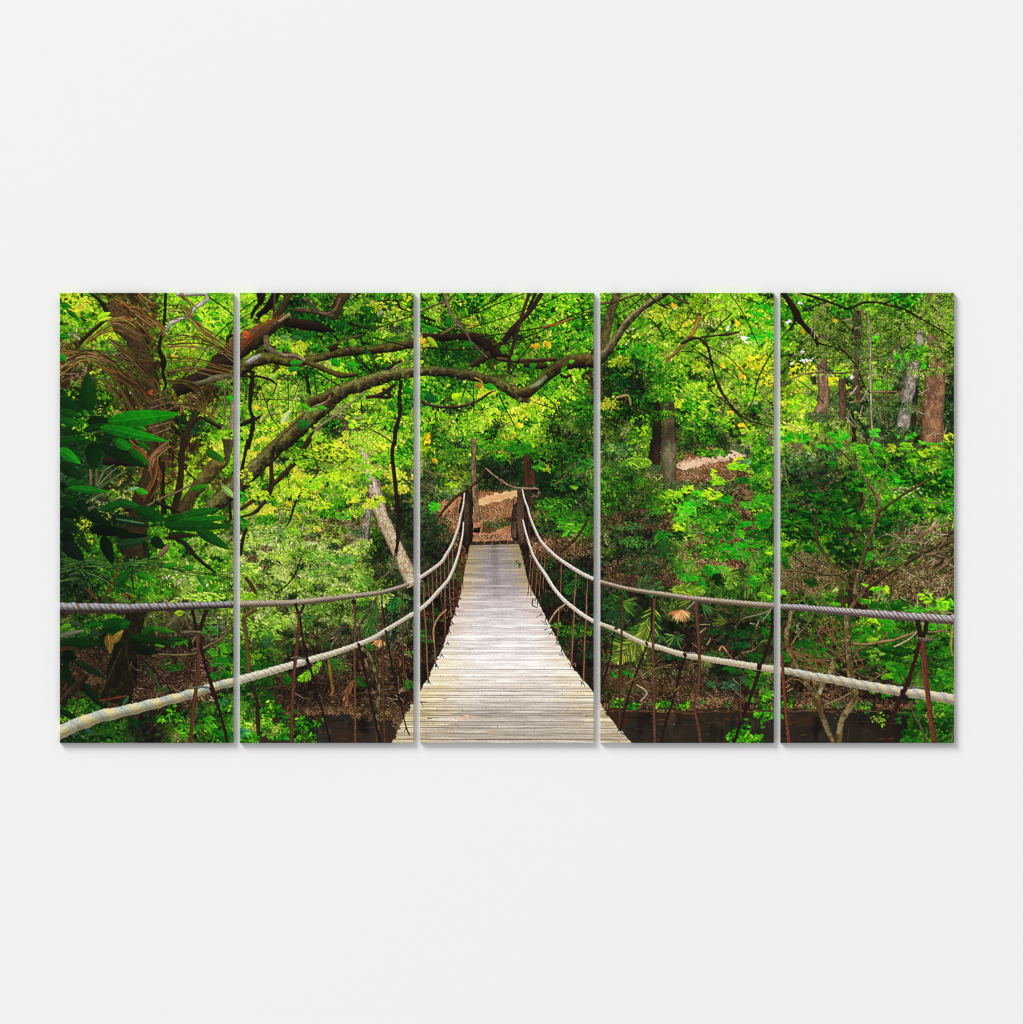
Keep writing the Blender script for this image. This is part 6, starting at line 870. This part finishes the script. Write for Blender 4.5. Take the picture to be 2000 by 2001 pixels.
def cordage():
    R1, R2, R3 = ('865c48', '2a1812', '583828'), ('4c302a', '140a09', '2a1613'), ('a07c5c', '4a3424', '745640')
    def h(b, s, c, **k): ribbon(q(b, s), c[0], c[1], c[2], **dict(dict(nz=.35, rough=.08, streak=2.5), **k))
    # far hangers
    for x in range(0, 8):
        xa = 75+x*44; ya = 1530-x*52; h('C2', '%d,%d,4.5 %d,1690,4.5' % (xa, ya, xa+14), R3)
    for xa, ya in ((420, 1150), (440, 1080), (465, 1180), (485, 1300)): h('C2', '%d,%d,3.5 %d,1600,3.5' % (xa, ya, xa+10), ('7c3c28', '2c140e', '54281c'))
    for xa, ya in ((1230, 1250), (1260, 1280), (1310, 1170), (1350, 1150), (1385, 1200)): h('C2', '%d,%d,3.5 %d,1680,3.5' % (xa, ya, xa-34), R3)
    for xa, ya in ((1555, 1340), (1715, 1440), (1840, 1510)): h('C2', '%d,%d,5 %d,1680,5' % (xa, ya, xa-8), R3)
    for s in ('70,-20,7 80,200,7 100,450,8 112,800,8 125,990,7', '160,-20,6 180,300,6 190,600,7 205,820,7', '300,-20,6 305,280,6 300,540,6', '350,-20,5 370,240,5', '400,-20,5 405,230,5', '430,-20,5 437,180,5', '250,40,5 290,280,5 300,540,5'): h('C3', s, R3 if s[0] in '713' else ('7c4a34', '2c1810', '5a3424'))
    h('C3', '320,200,7 250,260,7 200,340,7 175,430,6 185,560,5', ('d0a888', '5c4030', '9c7858'))
    for s in ('1530,170,6 1525,350,6 1508,530,6', '1700,-20,7 1692,250,7 1680,500,8 1665,790,8', '1830,-20,8 1825,250,8 1810,500,8 1795,970,8'): h('C3', s, R3)
    for s in ('1470,-20,5 1490,200,5 1460,430,5', '1355,-20,4 1350,200,4', '1300,-20,4 1300,160,4', '1640,340,5 1590,500,5 1555,660,5', '1790,230,5 1740,450,5 1690,640,5', '1450,20,4 1400,250,5 1380,330,4', '1900,420,6 1850,700,6'): h('C3', s, R2)
    h('C3', '1600,140,7 1500,220,7 1440,310,7 1420,350,5', ('d8c0a0', '6c5440', 'a08468')); h('C3', '1250,80,5 1245,150,5 1300,180,4', R2)
    for b, x, y in (('C3', 125, 970), ('C3', 210, 800), ('C3', 265, 690), ('C3', 330, 560), ('C3', 350, 440), ('C3', 385, 350), ('C3', 410, 250), ('C3', 440, 160), ('C3', 465, 80), ('C3', 1785, 990), ('C3', 1665, 800), ('C3', 1565, 680), ('C3', 1510, 560), ('C3', 1450, 450), ('C3', 1390, 350), ('C3', 1340, 250), ('C3', 1270, 90), ('B3', 1810, 1490), ('D3', 235, 1490), ('C3', 40, 1200)):
        for dx, dy in ((-14, 26), (22, 34)): h(b, '%d,%d,3.2 %d,%d,2.6' % (x, y-12, x+dx*(.5+y/1500), y+dy*(.4+y/1500)), R2)
        for _ in range(2 if x > 1000 and b == 'C3' else 0): h(b, '%d,%d,4 %d,%d,3' % (x, y, x-30+rng.normal(0, 12), y-10+rng.normal(0, 14)), ('e0c8b0', '7c6450', 'b09478'))
    # left hangers
    h('B3', '1550,-20,8 1560,500,8 1570,1100,9 1585,1660,10', ('7c5a3c', '2c1c12', '54392a')); h('B3', '1560,200,6 1640,700,7 1750,1200,7 1810,1450,7 1850,1555,6', R2); h('B3', '1770,-20,6 1775,400,6 1785,750,6 1800,1050,5', R1); h('B3', '1800,300,4 1850,600,5 1890,720,5', R2)
    br('B3', '1505,50,12 1450,160,13 1370,280,14 1310,390,15 1310,520,16 1340,620,18 1420,700,20 1470,850,18 1515,1000,20 1510,1250,20 1500,1400,22 1510,1660,22', '7c7450', '1a130b', '443924', spots='9c9474', spotk=.5)
    h('B3', '1245,90,14 1262,300,11 1258,600,12 1262,1000,12 1262,1660,13', ('8c6444', '2e1c12', '624430')); h('B3', '1300,560,11 1350,800,12 1400,1000,11 1450,1250,10 1500,1480,11 1535,1660,12', R2)
    br('B3', '200,190,22 120,240,22 60,300,22 85,450,22 110,700,20 130,980,18', '8c8048', '2a1e10', '5a4a2a'); br('B3', '130,950,18 170,1080,20 205,1180,20 210,1350,22 225,1560,22', '54402c', '180f0a', '32241a')
    br('A3', '1100,680,8 1250,690,10 1380,690,12 1500,670,13 1620,600,12 1780,510,10 1890,400,9', '8c8058', '342818', '5e5236'); dk('A3', '460,610,8 490,830,7'); dk('A3', '850,660,7 1000,800,8 1180,1000,8 1250,1110,9 1330,1220,7 1410,1410,5'); br('A3', '240,820,10 235,1080,8 215,1280,6', '5c3c28', '1c100a'); br('A3', '470,1180,4 760,1130,5', '8c4c38', '4c241a')
    # right panel stems in front of the brook
    mo('E3', '680,-20,24 700,100,22 715,180,24', mossk=.3); br('E3', '775,-20,16 775,90,18 780,180,24', '4c3c28', '170f09'); br('E3', '940,10,12 860,90,18 790,180,20', '8c7c50', '342815')
    br('E3', '745,250,28 750,500,34 770,700,36 790,880,38 820,1050,42 835,1160,40 770,1270,38 700,1370,36 670,1480,36 655,1670,38', '928a50', '241a0c', '5c4f2c', spots='9c9878', spotk=.55, nz=.45)
    br('E3', '150,160,16 130,330,20 95,450,24 110,600,22 160,730,22 230,860,22 310,1010,24 390,1110,32 450,1260,28 500,1400,30 560,1540,32 610,1670,34', '8c8448', '241a0c', '5a4c2a', spots='9c9878', spotk=.45, nz=.45)
    br('E3', '605,740,22 590,800,24 550,890,22 490,1000,22 450,1100,24 420,1150,22', 'a8a078', '3c3018', '7a6e48', spots='b0b098', spotk=.5); br('E3', '600,745,14 680,700,12 800,660,12 970,600,8', '7c6c48', '2c2012')
    br('E3', '820,565,10 950,575,12 1100,550,13 1250,530,14 1330,500,12 1480,450,9', 'b09870', '4c3a22', '806a48'); br('E3', '1260,600,7 1400,530,9 1490,450,9 1560,340,8', 'c8c098', '7c7450'); tw('E3', '1130,530,6 1190,440,6'); tw('E3', '1620,440,6 1700,440,8 1775,430,8 1920,460,5'); tw('E3', '1720,330,6 1760,420,7'); br('E3', '1890,350,10 1870,580,12 1890,700,10', '9cac58', '5c6a30')
    tw('E3', '150,580,7 220,470,7 300,390,7 390,240,6'); tw('E3', '500,260,5 460,400,5 420,490,4'); tw('E3', '730,510,5 700,590,7 740,650,6'); tw('E3', '500,1230,5 650,1170,6 790,1100,5'); tw('E3', '990,980,5 1180,860,5'); tw('E3', '820,860,4 930,920,4 1040,940,4'); tw('E3', '560,750,4 450,740,4'); tw('E3', '70,1000,7 180,920,6')
    br('E3', '1420,1200,8 1480,1350,10 1550,1480,12 1620,1670,12', '7c7450', '342a1a'); br('E3', '1900,1480,9 1870,1670,10', '7c8450', '343c1c'); br('E3', '770,1480,8 750,1655,10', '4c4430', '2a241a')
    for s in ('140,640 300,780', '430,490 600,700', '550,400 560,600', '300,700 520,900', '250,860 480,960'): bundle(q('E3', s), 7, 14, .5, '7c5c3c 946c44 644830 84704c')
    # right hangers
    h('D3', '265,40,13 262,350,11 255,700,11 242,1000,12 236,1300,11 232,1500,10', ('7c5640', '2a1811', '50362a')); h('D3', '215,395,9 165,500,8 140,700,8 100,850,7 40,1050,7', R2); h('D3', '610,80,14 600,350,13 600,650,12 610,1000,12 610,1250,12 620,1660,13', ('8c6444', '301e14', '604434')); h('D3', '590,100,8 580,400,8 535,560,9 470,750,10 400,930,10 350,1080,9 300,1250,9 240,1510,10', R2)
    h('D3', '1065,130,20 1075,280,17 1095,550,17 1100,720,17 1090,1000,16 1045,1200,15 1050,1290,13 1090,1480,15 1115,1660,16', ('8c6248', '2e1a12', '5e4030')); h('D3', '965,480,9 940,690,14 890,880,11 860,1000,10 810,1200,10 740,1400,11 680,1660,12', R2); h('D3', '1890,200,16 1885,400,18 1850,560,18 1770,780,18 1700,1000,17 1620,1220,15 1540,1430,15 1465,1660,15', R2)
    h('D3', '1540,920,4 1545,1250,4 1550,1400,3', ('7c6450', '4a3828', '5e4a38')); h('D3', '1050,115,7 1000,160,7 940,215,6', ('a0a088', '5c5c48', '7c7c68')); h('D3', '1880,190,5 1780,240,5 1580,290,4', ('a0a088', '5c5c48', '7c7c68'))
    h('D3', '940,560,7 970,400,6 1010,250,5', R2)
    tw('D3', '1480,1080,6 1560,1150,5'); tw('D3', '420,1010,7 500,1060,9 530,1110,6 460,1190,4', mid='a89080'); tw('D3', '830,1080,4 900,1020,5'); tw('D3', '300,1000,4 600,850,6 800,790,5'); br('D3', '1310,640,8 1345,600,10 1400,660,8', 'd0a878', '7c5c3c')
    # --- hand ropes -----------------------------------------------------------
    up_far = [(822, 1128, 2.9), (860, 1101, 2.7), (872, 1084, 2.5), (884, 1063, 2.2), (891, 1045, 2.0), (896.5, 1028.5, 1.8), (901, 1006, 1.5), (905.6, 987, 1.3), (908, 963, 1.0)]
    rope([(798, 1141, 3.3), (812, 1134.5, 3.1)]+up_far, 'e4dcd2', 'cfc4b6', '8c7c70', 2.6, .3, .9, .2)
    lo_far = [(798, 1205, 3.4), (822, 1189.5, 3.2), (840, 1174, 3.1), (855, 1157, 3), (868, 1143, 2.8), (876.6, 1132, 2.6), (884, 1117, 2.4), (888.5, 1106, 2.4), (895, 1086.6, 2), (899, 1070, 1.7), (902, 1056, 1.5), (905, 1038, 1.2), (906, 1020, 1.)]
    rope(lo_far, 'ece4d8', 'd4c8b8', '94867a', 2.6, .3, .9, .2)
    rope([(1020.7, 956, 1.1), (1025, 975, 1.3), (1030.7, 990.5, 1.5), (1037, 1013, 1.7), (1047, 1037.6, 1.9), (1056, 1055, 2.1), (1067, 1068.5, 2.3), (1082, 1083, 2.6), (1098, 1095.6, 2.8), (1115, 1107, 3), (1132, 1117.4, 3.1), (1148, 1126, 3.2), (1163, 1132.5, 3.3), (1172, 1135.6, 3.3)], 'ece6e0', 'd4c8bc', '94867c', 2.6, .3, .9, .2)
    rope([(1021.6, 1015, 1.1), (1025, 1030, 1.4), (1029, 1045, 1.6), (1035, 1065, 1.8), (1043, 1086.6, 2), (1053, 1104, 2.3), (1065, 1121, 2.6), (1077, 1141, 2.8), (1088.7, 1157, 3), (1104, 1174, 3.1), (1123, 1189.4, 3.2), (1140, 1202, 3.3), (1159.4, 1213.5, 3.4), (1172, 1218, 3.4)], 'f0eae2', 'd8ccbc', '9c8e80', 2.6, .3, .9, .2)
    tw('C2', '1070,830,4 1100,850,4 1140,855,4')
    # near, upper left
    UL = [(100, 1187.5, 10), (117, 1187.7, 9.8), (160, 1188.4, 9.4), (200, 1188.8, 9), (237, 1188.8, 8.6), (290, 1187, 7.8), (346, 1185, 7.2), (400, 1183, 6.6), (460, 1181, 6.3), (519, 1179.5, 6), (574, 1178, 5.8), (628, 1172, 5.3), (680, 1166, 4.8), (737, 1159, 4.1), (770, 1151, 3.7), (800, 1141, 3.3)]
    rope(UL[:10], '9ca8ae', '86705e', '2a1e18', 2.3, .32, .55, .3, .85)
    rope(UL[8:], 'b6ac9c', '8e7e68', '3e3326', 1.5, .3, .8, .35, .75)
    LL_ = [(100, 1441, 13), (117, 1430.5, 12.6), (146, 1418, 12.2), (192, 1401, 11.4), (237, 1391, 10.6), (282, 1380, 9.8), (327.5, 1368.5, 9.2), (373, 1356, 8.6), (418, 1342, 8), (460, 1331, 7.7), (519, 1314.5, 6.9), (574, 1298.5, 6.3), (603, 1290, 6.1), (646, 1278, 5.2), (692, 1262, 4.7), (728, 1247.5, 4.2), (755, 1231, 3.9), (780, 1216, 3.6), (800, 1203.5, 3.4)]
    rope(LL_[:11], 'b4c0b8', 'dccf9a', '625c44', 4.4, .42, .28, .1, .7)
    rope(LL_[9:], 'd0d2c4', 'dcd2b4', '746c58', 1.7, .4, .9, .22, .65)
    UR = [(1160, 1131, 3.2), (1175, 1136.8, 3.3), (1200, 1144, 3.4), (1231, 1151.5, 3.7), (1269.5, 1157.6, 3.9), (1310, 1163, 4.3), (1349, 1169, 4.7), (1400, 1174, 5), (1440, 1178, 5.2), (1480, 1181.6, 5.5), (1512, 1184, 5.7), (1527, 1185.5, 5.4), (1570, 1188, 5.8), (1610.6, 1192, 6.2), (1660, 1196, 6.8), (1701, 1199.5, 7.2), (1740, 1202.5, 7.8), (1774, 1205.5, 8.2), (1820, 1208.5, 8.4), (1880, 1213, 9)]
    rope(UR[:12], 'c0b6a4', '8e7c66', '443828', 1.4, .3, .8, .35, .75)
    rope(UR[11:], 'b4b4b8', '8c7068', '40302a', 2.3, .22, .8, .5, .75)
    LR = [(1160, 1213.5, 3.4), (1175, 1219.3, 3.4), (1209.7, 1233, 3.7), (1232, 1245, 3.9), (1258.6, 1256.5, 4.2), (1295, 1267, 4.5), (1331, 1278, 4.9), (1385.5, 1288, 5.4), (1430, 1295, 5.8), (1476, 1302.5, 6.2), (1512, 1307.6, 6.4), (1529, 1309, 5.4), (1560, 1315, 6.4), (1592.5, 1321.8, 7.2), (1630, 1328, 7.8), (1665, 1334.5, 8.2), (1700, 1341, 8.4), (1737.5, 1347.5, 8.8), (1792, 1355.5, 9.2), (1830, 1361, 9.4), (1880, 1369, 9.8)]
    rope(LR[:12], 'dcd8c4', 'c8be9c', '7c7258', 1.4, .4, .8, .25, .65)
    rope(LR[11:], 'b8c2c0', 'e0ca9c', '6c6250', 2.9, .45, .8, .15, .65)
    # near hangers cross in front of the ropes
    h('A3', '1465,200,20 1490,320,18 1525,470,22', R2); h('A3', '1620,200,22 1570,340,20 1535,480,22', R2); h('A3', '1380,450,14 1450,440,12 1560,445,14', ('8c7c74', '3a2c28', '64544c'))
    h('A3', '1530,460,24 1535,650,22 1530,850,21 1510,1020,21 1495,1150,22 1475,1280,22 1460,1450,21 1442,1660,21', R1); h('A3', '1550,560,16 1600,780,16 1650,940,18 1685,1060,22 1740,1230,16 1790,1400,15 1850,1660,16', R2)
    h('A3', '1660,1030,22 1690,1080,26 1680,1130,18', R2); h('A3', '1440,1050,10 1560,1035,12 1640,1040,10', ('7c8c7c', '3c4438', '5c6858'))
    h('B3', '620,130,16 635,190,14 650,250,20', R2); h('B3', '710,140,14 690,200,12 655,250,18', R2); h('B3', '600,235,6 640,232,8 700,235,6', R2)
    h('B3', '655,240,18 660,330,17 640,550,18 615,780,18 600,920,17 585,1200,18 578,1400,17 568,1660,18', R1); h('B3', '672,280,10 690,450,11 720,620,11 752,750,15 800,900,12 860,1120,12 920,1330,11 1000,1660,12', R2)
    h('B3', '735,725,18 760,780,18', R2); h('B3', '570,725,7 640,715,8 730,735,8', ('7c7c68', '3a382c', '5c5a4a'))
    h('B3', '1240,90,18 1260,140,20', R2); h('B3', '1290,560,14 1325,610,14', R2); h('B3', '1590,420,10 1605,470,10', R2)
    h('D3', '180,400,10 215,410,9', R2); h('D3', '520,545,12 540,590,11', R2); h('D3', '930,665,18 955,710,17', R2); h('D3', '960,670,6 1050,665,6', ('9c9484', '4a443a', '74705f'))
    h('D3', '1095,620,17 1100,760,17', ('8c6248', '2e1a12', '5e4030')); h('D3', '600,520,12 600,620,12', ('8c6444', '301e14', '604434')); h('D3', '262,380,11 258,480,11', ('7c5640', '2a1811', '50362a'))
    h('D3', '1750,780,24 1740,850,24', R2); h('E3', '45,700,16 60,900,16 75,1100,16 95,1350,17 125,1660,18', ('a06850', '38190f', '6c3c2c'))
    h('E3', '1510,310,24 1530,430,24 1550,540,26', R2); h('E3', '1610,320,24 1590,430,22 1560,540,24', R2); h('E3', '1500,505,10 1580,520,13 1690,520,8', ('8c8078', '3a302c', '64584f')); h('E3', '1530,540,12 1640,540,12', ('6c625a', '2a2420', '4a403a'))
    h('E3', '1555,540,24 1580,720,24 1600,950,26 1625,1150,26 1650,1350,26 1670,1500,27 1700,1680,28', ('a8664c', '3a1a12', '74412f')); h('E3', '1530,550,20 1480,740,20 1430,900,22 1390,1030,26 1330,1140,22 1270,1290,20 1210,1460,20 1150,1680,20', ('5c342c', '150a08', '341a17'))
    h('E3', '1340,1060,16 1350,1110,20 1400,1150,12', R2); h('E3', '1400,1050,8 1500,1040,9 1600,1045,8', ('8c8078', '3a302c', '64584f'))
    # twist marks on the two thick near hangers
    for k in range(40):
        f = k/40; x = 1555+145*f**1.05; y = 545+1110*f; h('E3', '%f,%f,3.5 %f,%f,3' % (x-20, y-12, x+22, y+10), ('5c2c20', '2c120c', '441e16'), nz=.1)

def paint():
    ground(); trunks_far(); veil(); twigs(); clearing(); veil2(); canopy(); bush(); trunks_near(); limbs(); bough_leaves(); right_shrub(); near_plants(); passages(); lean(); water_edge(); overhang(); palms(); sticks(); bridge(); cordage(); grade()
AMB, KEY, SHARP = 0.61, 110000, .75

# ---------------------------------------------------------------------------
# THE SCENE
# ---------------------------------------------------------------------------
import bpy
U = 0.00087                      # metres per picture unit
D = 0.0084                       # depth of a stretched canvas
paint()
PIC = IMG.reshape(HH//2, 2, WW//2, 2, 3).mean((1, 3)).astype(np.float32)
PB = np.pad(PIC, ((2, 2), (2, 2), (0, 0)), 'edge'); KW = (.14, .22, .28, .22, .14)
PB = sum(k*PB[:, i:i+PIC.shape[1]] for i, k in enumerate(KW)); PB = sum(k*PB[i:i+PIC.shape[0]] for i, k in enumerate(KW))
PIC = np.clip(PIC+SHARP*(PIC-PB), 0, 1)      # the print is crisply sharpened
E_WALL = 1.10                    # light on the wall; inks are reflectances
PIC = np.clip((PIC-.030*np.sin(2*np.pi*PIC))*np.array([1.02, 1., .98], np.float32), 0, 1)
LIN = np.where(PIC <= .04045, PIC/12.92, ((PIC+.055)/1.055)**2.4)
LIN = np.clip(LIN/E_WALL, 0, .92)

scene = bpy.context.scene
COL = scene.collection

def w_x(px): return (px-1000)*U
def w_z(py): return (1000.5-py)*U

def sample(px, py):
    x = np.clip(px-PX0-.5, 0, LIN.shape[1]-1.001); y = np.clip(py-PY0-.5, 0, LIN.shape[0]-1.001)
    xi = x.astype(int); yi = y.astype(int); fx = (x-xi)[..., None]; fy = (y-yi)[..., None]
    return (LIN[yi, xi]*(1-fx)*(1-fy)+LIN[yi, xi+1]*fx*(1-fy)+LIN[yi+1, xi]*(1-fx)*fy+LIN[yi+1, xi+1]*fx*fy)

def grid_mesh(name, co, cols, mat, parent, closed=False):
    """co: (rows, cols, 3) -> quads, with an ink colour per vertex"""
    h, w = co.shape[:2]
    me = bpy.data.meshes.new(name)
    idx = np.arange(h*w).reshape(h, w)
    if closed: idx = np.concatenate([idx, idx[:, :1]], 1)
    f = np.stack([idx[:-1, :-1], idx[1:, :-1], idx[1:, 1:], idx[:-1, 1:]], -1).reshape(-1, 4)
    me.vertices.add(h*w); me.vertices.foreach_set('co', co.reshape(-1).astype(np.float32))
    me.loops.add(f.size); me.loops.foreach_set('vertex_index', f.reshape(-1).astype(np.int32))
    me.polygons.add(len(f)); me.polygons.foreach_set('loop_start', np.arange(0, f.size, 4, dtype=np.int32))
    me.update(calc_edges=True)
    ca = me.color_attributes.new('ink', 'FLOAT_COLOR', 'POINT')
    ca.data.foreach_set('color', np.concatenate([cols.reshape(-1, 3), np.ones((h*w, 1))], 1).astype(np.float32).reshape(-1))
    me.polygons.foreach_set('use_smooth', np.zeros(len(f), bool))
    me.materials.append(mat)
    o = bpy.data.objects.new(name, me); COL.objects.link(o)
    if parent: o.parent = parent
    return o

def material(name):
    m = bpy.data.materials.new(name); m.use_nodes = True
    n = m.node_tree.nodes; l = m.node_tree.links
    return m, n, l, n['Principled BSDF']

def canvas_material():
    m, n, l, b = material('printed_canvas')
    at = n.new('ShaderNodeAttribute'); at.attribute_name = 'ink'
    l.new(at.outputs['Color'], b.inputs['Base Color'])
    b.inputs['Roughness'].default_value = .8; b.inputs['Specular IOR Level'].default_value = .08
    tc = n.new('ShaderNodeTexCoord')
    w1 = n.new('ShaderNodeTexWave'); w1.bands_direction = 'X'; w1.inputs['Scale'].default_value = 420
    w2 = n.new('ShaderNodeTexWave'); w2.bands_direction = 'Z'; w2.inputs['Scale'].default_value = 420
    for w in (w1, w2):
        w.inputs['Distortion'].default_value = .6; l.new(tc.outputs['Object'], w.inputs['Vector'])
    mx = n.new('ShaderNodeMath'); mx.operation = 'ADD'
    l.new(w1.outputs['Fac'], mx.inputs[0]); l.new(w2.outputs['Fac'], mx.inputs[1])
    bp = n.new('ShaderNodeBump'); bp.inputs['Strength'].default_value = .12; bp.inputs['Distance'].default_value = .0002
    l.new(mx.outputs[0], bp.inputs['Height']); l.new(bp.outputs['Normal'], b.inputs['Normal'])
    return m

def wood_material():
    m, n, l, b = material('pine_wood')
    tc = n.new('ShaderNodeTexCoord'); mp = n.new('ShaderNodeMapping'); mp.inputs['Scale'].default_value = (30, 30, 3)
    nz = n.new('ShaderNodeTexNoise'); nz.inputs['Scale'].default_value = 8
    cr = n.new('ShaderNodeValToRGB'); cr.color_ramp.elements[0].color = (.42, .27, .14, 1); cr.color_ramp.elements[1].color = (.62, .45, .27, 1)
    l.new(tc.outputs['Object'], mp.inputs['Vector']); l.new(mp.outputs['Vector'], nz.inputs['Vector'])
    l.new(nz.outputs['Fac'], cr.inputs['Fac']); l.new(cr.outputs['Color'], b.inputs['Base Color'])
    b.inputs['Roughness'].default_value = .6
    return m

def wall_material():
    m, n, l, b = material('white_wall_paint')
    tc = n.new('ShaderNodeTexCoord'); nz = n.new('ShaderNodeTexNoise'); nz.inputs['Scale'].default_value = 900; nz.inputs['Detail'].default_value = 2
    bp = n.new('ShaderNodeBump'); bp.inputs['Strength'].default_value = .02; bp.inputs['Distance'].default_value = .0001
    l.new(tc.outputs['Object'], nz.inputs['Vector']); l.new(nz.outputs['Fac'], bp.inputs['Height']); l.new(bp.outputs['Normal'], b.inputs['Normal'])
    b.inputs['Base Color'].default_value = (.80, .80, .80, 1)
    b.inputs['Roughness'].default_value = .9; b.inputs['Specular IOR Level'].default_value = .08
    return m

M_CANVAS, M_WOOD, M_WALL = canvas_material(), wood_material(), wall_material()

def boxes(name, bs, mat, parent):
    v = []; f = []
    for (x0, x1, y0, y1, z0, z1) in bs:
        k = len(v)
        v += [(x0, y0, z0), (x1, y0, z0), (x1, y1, z0), (x0, y1, z0), (x0, y0, z1), (x1, y0, z1), (x1, y1, z1), (x0, y1, z1)]
        f += [tuple(k+i for i in q_) for q_ in ((0, 3, 2, 1), (4, 5, 6, 7), (0, 1, 5, 4), (1, 2, 6, 5), (2, 3, 7, 6), (3, 0, 4, 7))]
    me = bpy.data.meshes.new(name); me.from_pydata(v, [], f); me.update(); me.materials.append(mat)
    o = bpy.data.objects.new(name, me); COL.objects.link(o)
    if parent: o.parent = parent
    return o

# the wall: a plastered board, its face at y = 0
wall = boxes('wall', [(-4, 4, 0, .12, -3, 3)], M_WALL, None)
wall['kind'] = 'structure'; wall['label'] = 'plain off-white wall behind the five canvases'

PANELS = [
    (117.0, 456.2, 'canvas panel printed with dark glossy leaves and dead brown palm fronds'),
    (469.0, 808.4, 'canvas panel printed with a rising mossy bough and a leaning pale trunk'),
    (821.4, 1160.6, 'canvas panel printed with the plank deck running to two dark posts'),
    (1173.8, 1512.8, 'canvas panel printed with a sandy path and an orange dried fan leaf'),
    (1526.0, 1865.0, 'canvas panel printed with forked stems over water, big tree trunks above'),
]
Y0, Y1 = 572.2, 1451.9
for (xa, xb, label) in PANELS:
    root = bpy.data.objects.new('canvas_panel', None); COL.objects.link(root)
    cx, cz = (xa+xb)/2, Y1
    root.location = (w_x(cx), 0, w_z(cz)); root.empty_display_size = .1
    root['label'] = label; root['category'] = 'canvas print'; root['group'] = 'canvases of the five-part rope bridge picture'
    nx, ny = int(round(xb-xa))+1, int(round(Y1-Y0))+1
    px, py = np.meshgrid(np.linspace(xa, xb, nx), np.linspace(Y0, Y1, ny))
    co = np.stack([(px-cx)*U, np.full(px.shape, -D), (cz-py)*U], -1)
    # the face eases back by a fraction of a millimetre where the cloth turns the corner
    e = np.minimum(np.minimum(px-xa, xb-px), np.minimum(py-Y0, Y1-py))
    co[..., 1] += np.where(e < .5, .0003, 0)
    grid_mesh('printed_face', co, sample(px, py), M_CANVAS, root)
    # the cloth folded over the sides carries on the picture, mirrored
    ex = np.concatenate([px[0, :-1], px[:-1, -1], px[-1, :0:-1], px[:0:-1, 0]])
    ey = np.concatenate([py[0, :-1], py[:-1, -1], py[-1, :0:-1], py[:0:-1, 0]])
    ix = np.where(ex <= xa+.01, 1., np.where(ex >= xb-.01, -1., 0)); iy = np.where(ey <= Y0+.01, 1., np.where(ey >= Y1-.01, -1., 0))
    dep = np.linspace(0.0003, D-.0002, 9)
    rx = ex[None]+ix[None]*(dep[:, None]/U); ry = ey[None]+iy[None]*(dep[:, None]/U)
    sc = np.stack([np.broadcast_to((ex[None]-cx)*U, rx.shape), np.broadcast_to((-D+dep)[:, None], rx.shape), np.broadcast_to((cz-ey[None])*U, rx.shape)], -1)
    grid_mesh('folded_edge', sc, sample(rx, ry), M_CANVAS, root, closed=True)
    # wooden bars inside
    hw, H = (xb-xa)/2*U-.0006, (Y1-Y0)*U-.0006; b_ = .035; ya, yb = -D+.0012, -.0004
    boxes('stretcher_bars', [(-hw, -hw+b_, ya, yb, .0006, H), (hw-b_, hw, ya, yb, .0006, H), (-hw+b_+.0002, hw-b_-.0002, ya, yb, .0006, b_), (-hw+b_+.0002, hw-b_-.0002, ya, yb, H-b_, H)], M_WOOD, root)

# light: one large softbox high on the left, and an even white surround
w = bpy.data.worlds.new('World'); scene.world = w; w.use_nodes = True
bg = w.node_tree.nodes['Background']; bg.inputs['Color'].default_value = (1, 1, 1, 1); bg.inputs['Strength'].default_value = AMB
ld = bpy.data.lights.new('softbox', 'AREA'); ld.shape = 'DISK'; ld.size = 52; ld.energy = KEY
lo = bpy.data.objects.new('softbox', ld); COL.objects.link(lo)
from mathutils import Vector
dirv = Vector((-1.15, -1.0, 1.5)).normalized()
lo.location = dirv*100; lo.rotation_euler = (-dirv).to_track_quat('-Z', 'Y').to_euler()

# camera: long lens, square to the wall
cd = bpy.data.cameras.new('camera'); cam = bpy.data.objects.new('camera', cd); COL.objects.link(cam)
cam.location = (0, -12-D, 0); cam.rotation_euler = (math.radians(90), 0, 0)
cd.sensor_fit = 'HORIZONTAL'; cd.sensor_width = 36; cd.lens = 36*12/(2000*U)
cd.clip_start = .1; cd.clip_end = 200
scene.camera = cam

scene.render.engine = 'CYCLES'
scene.view_settings.view_transform = 'Standard'; scene.view_settings.look = 'None'
scene.view_settings.exposure = 0; scene.view_settings.gamma = 1
scene.cycles.filter_width = 1.1
scene.cycles.max_bounces = 4
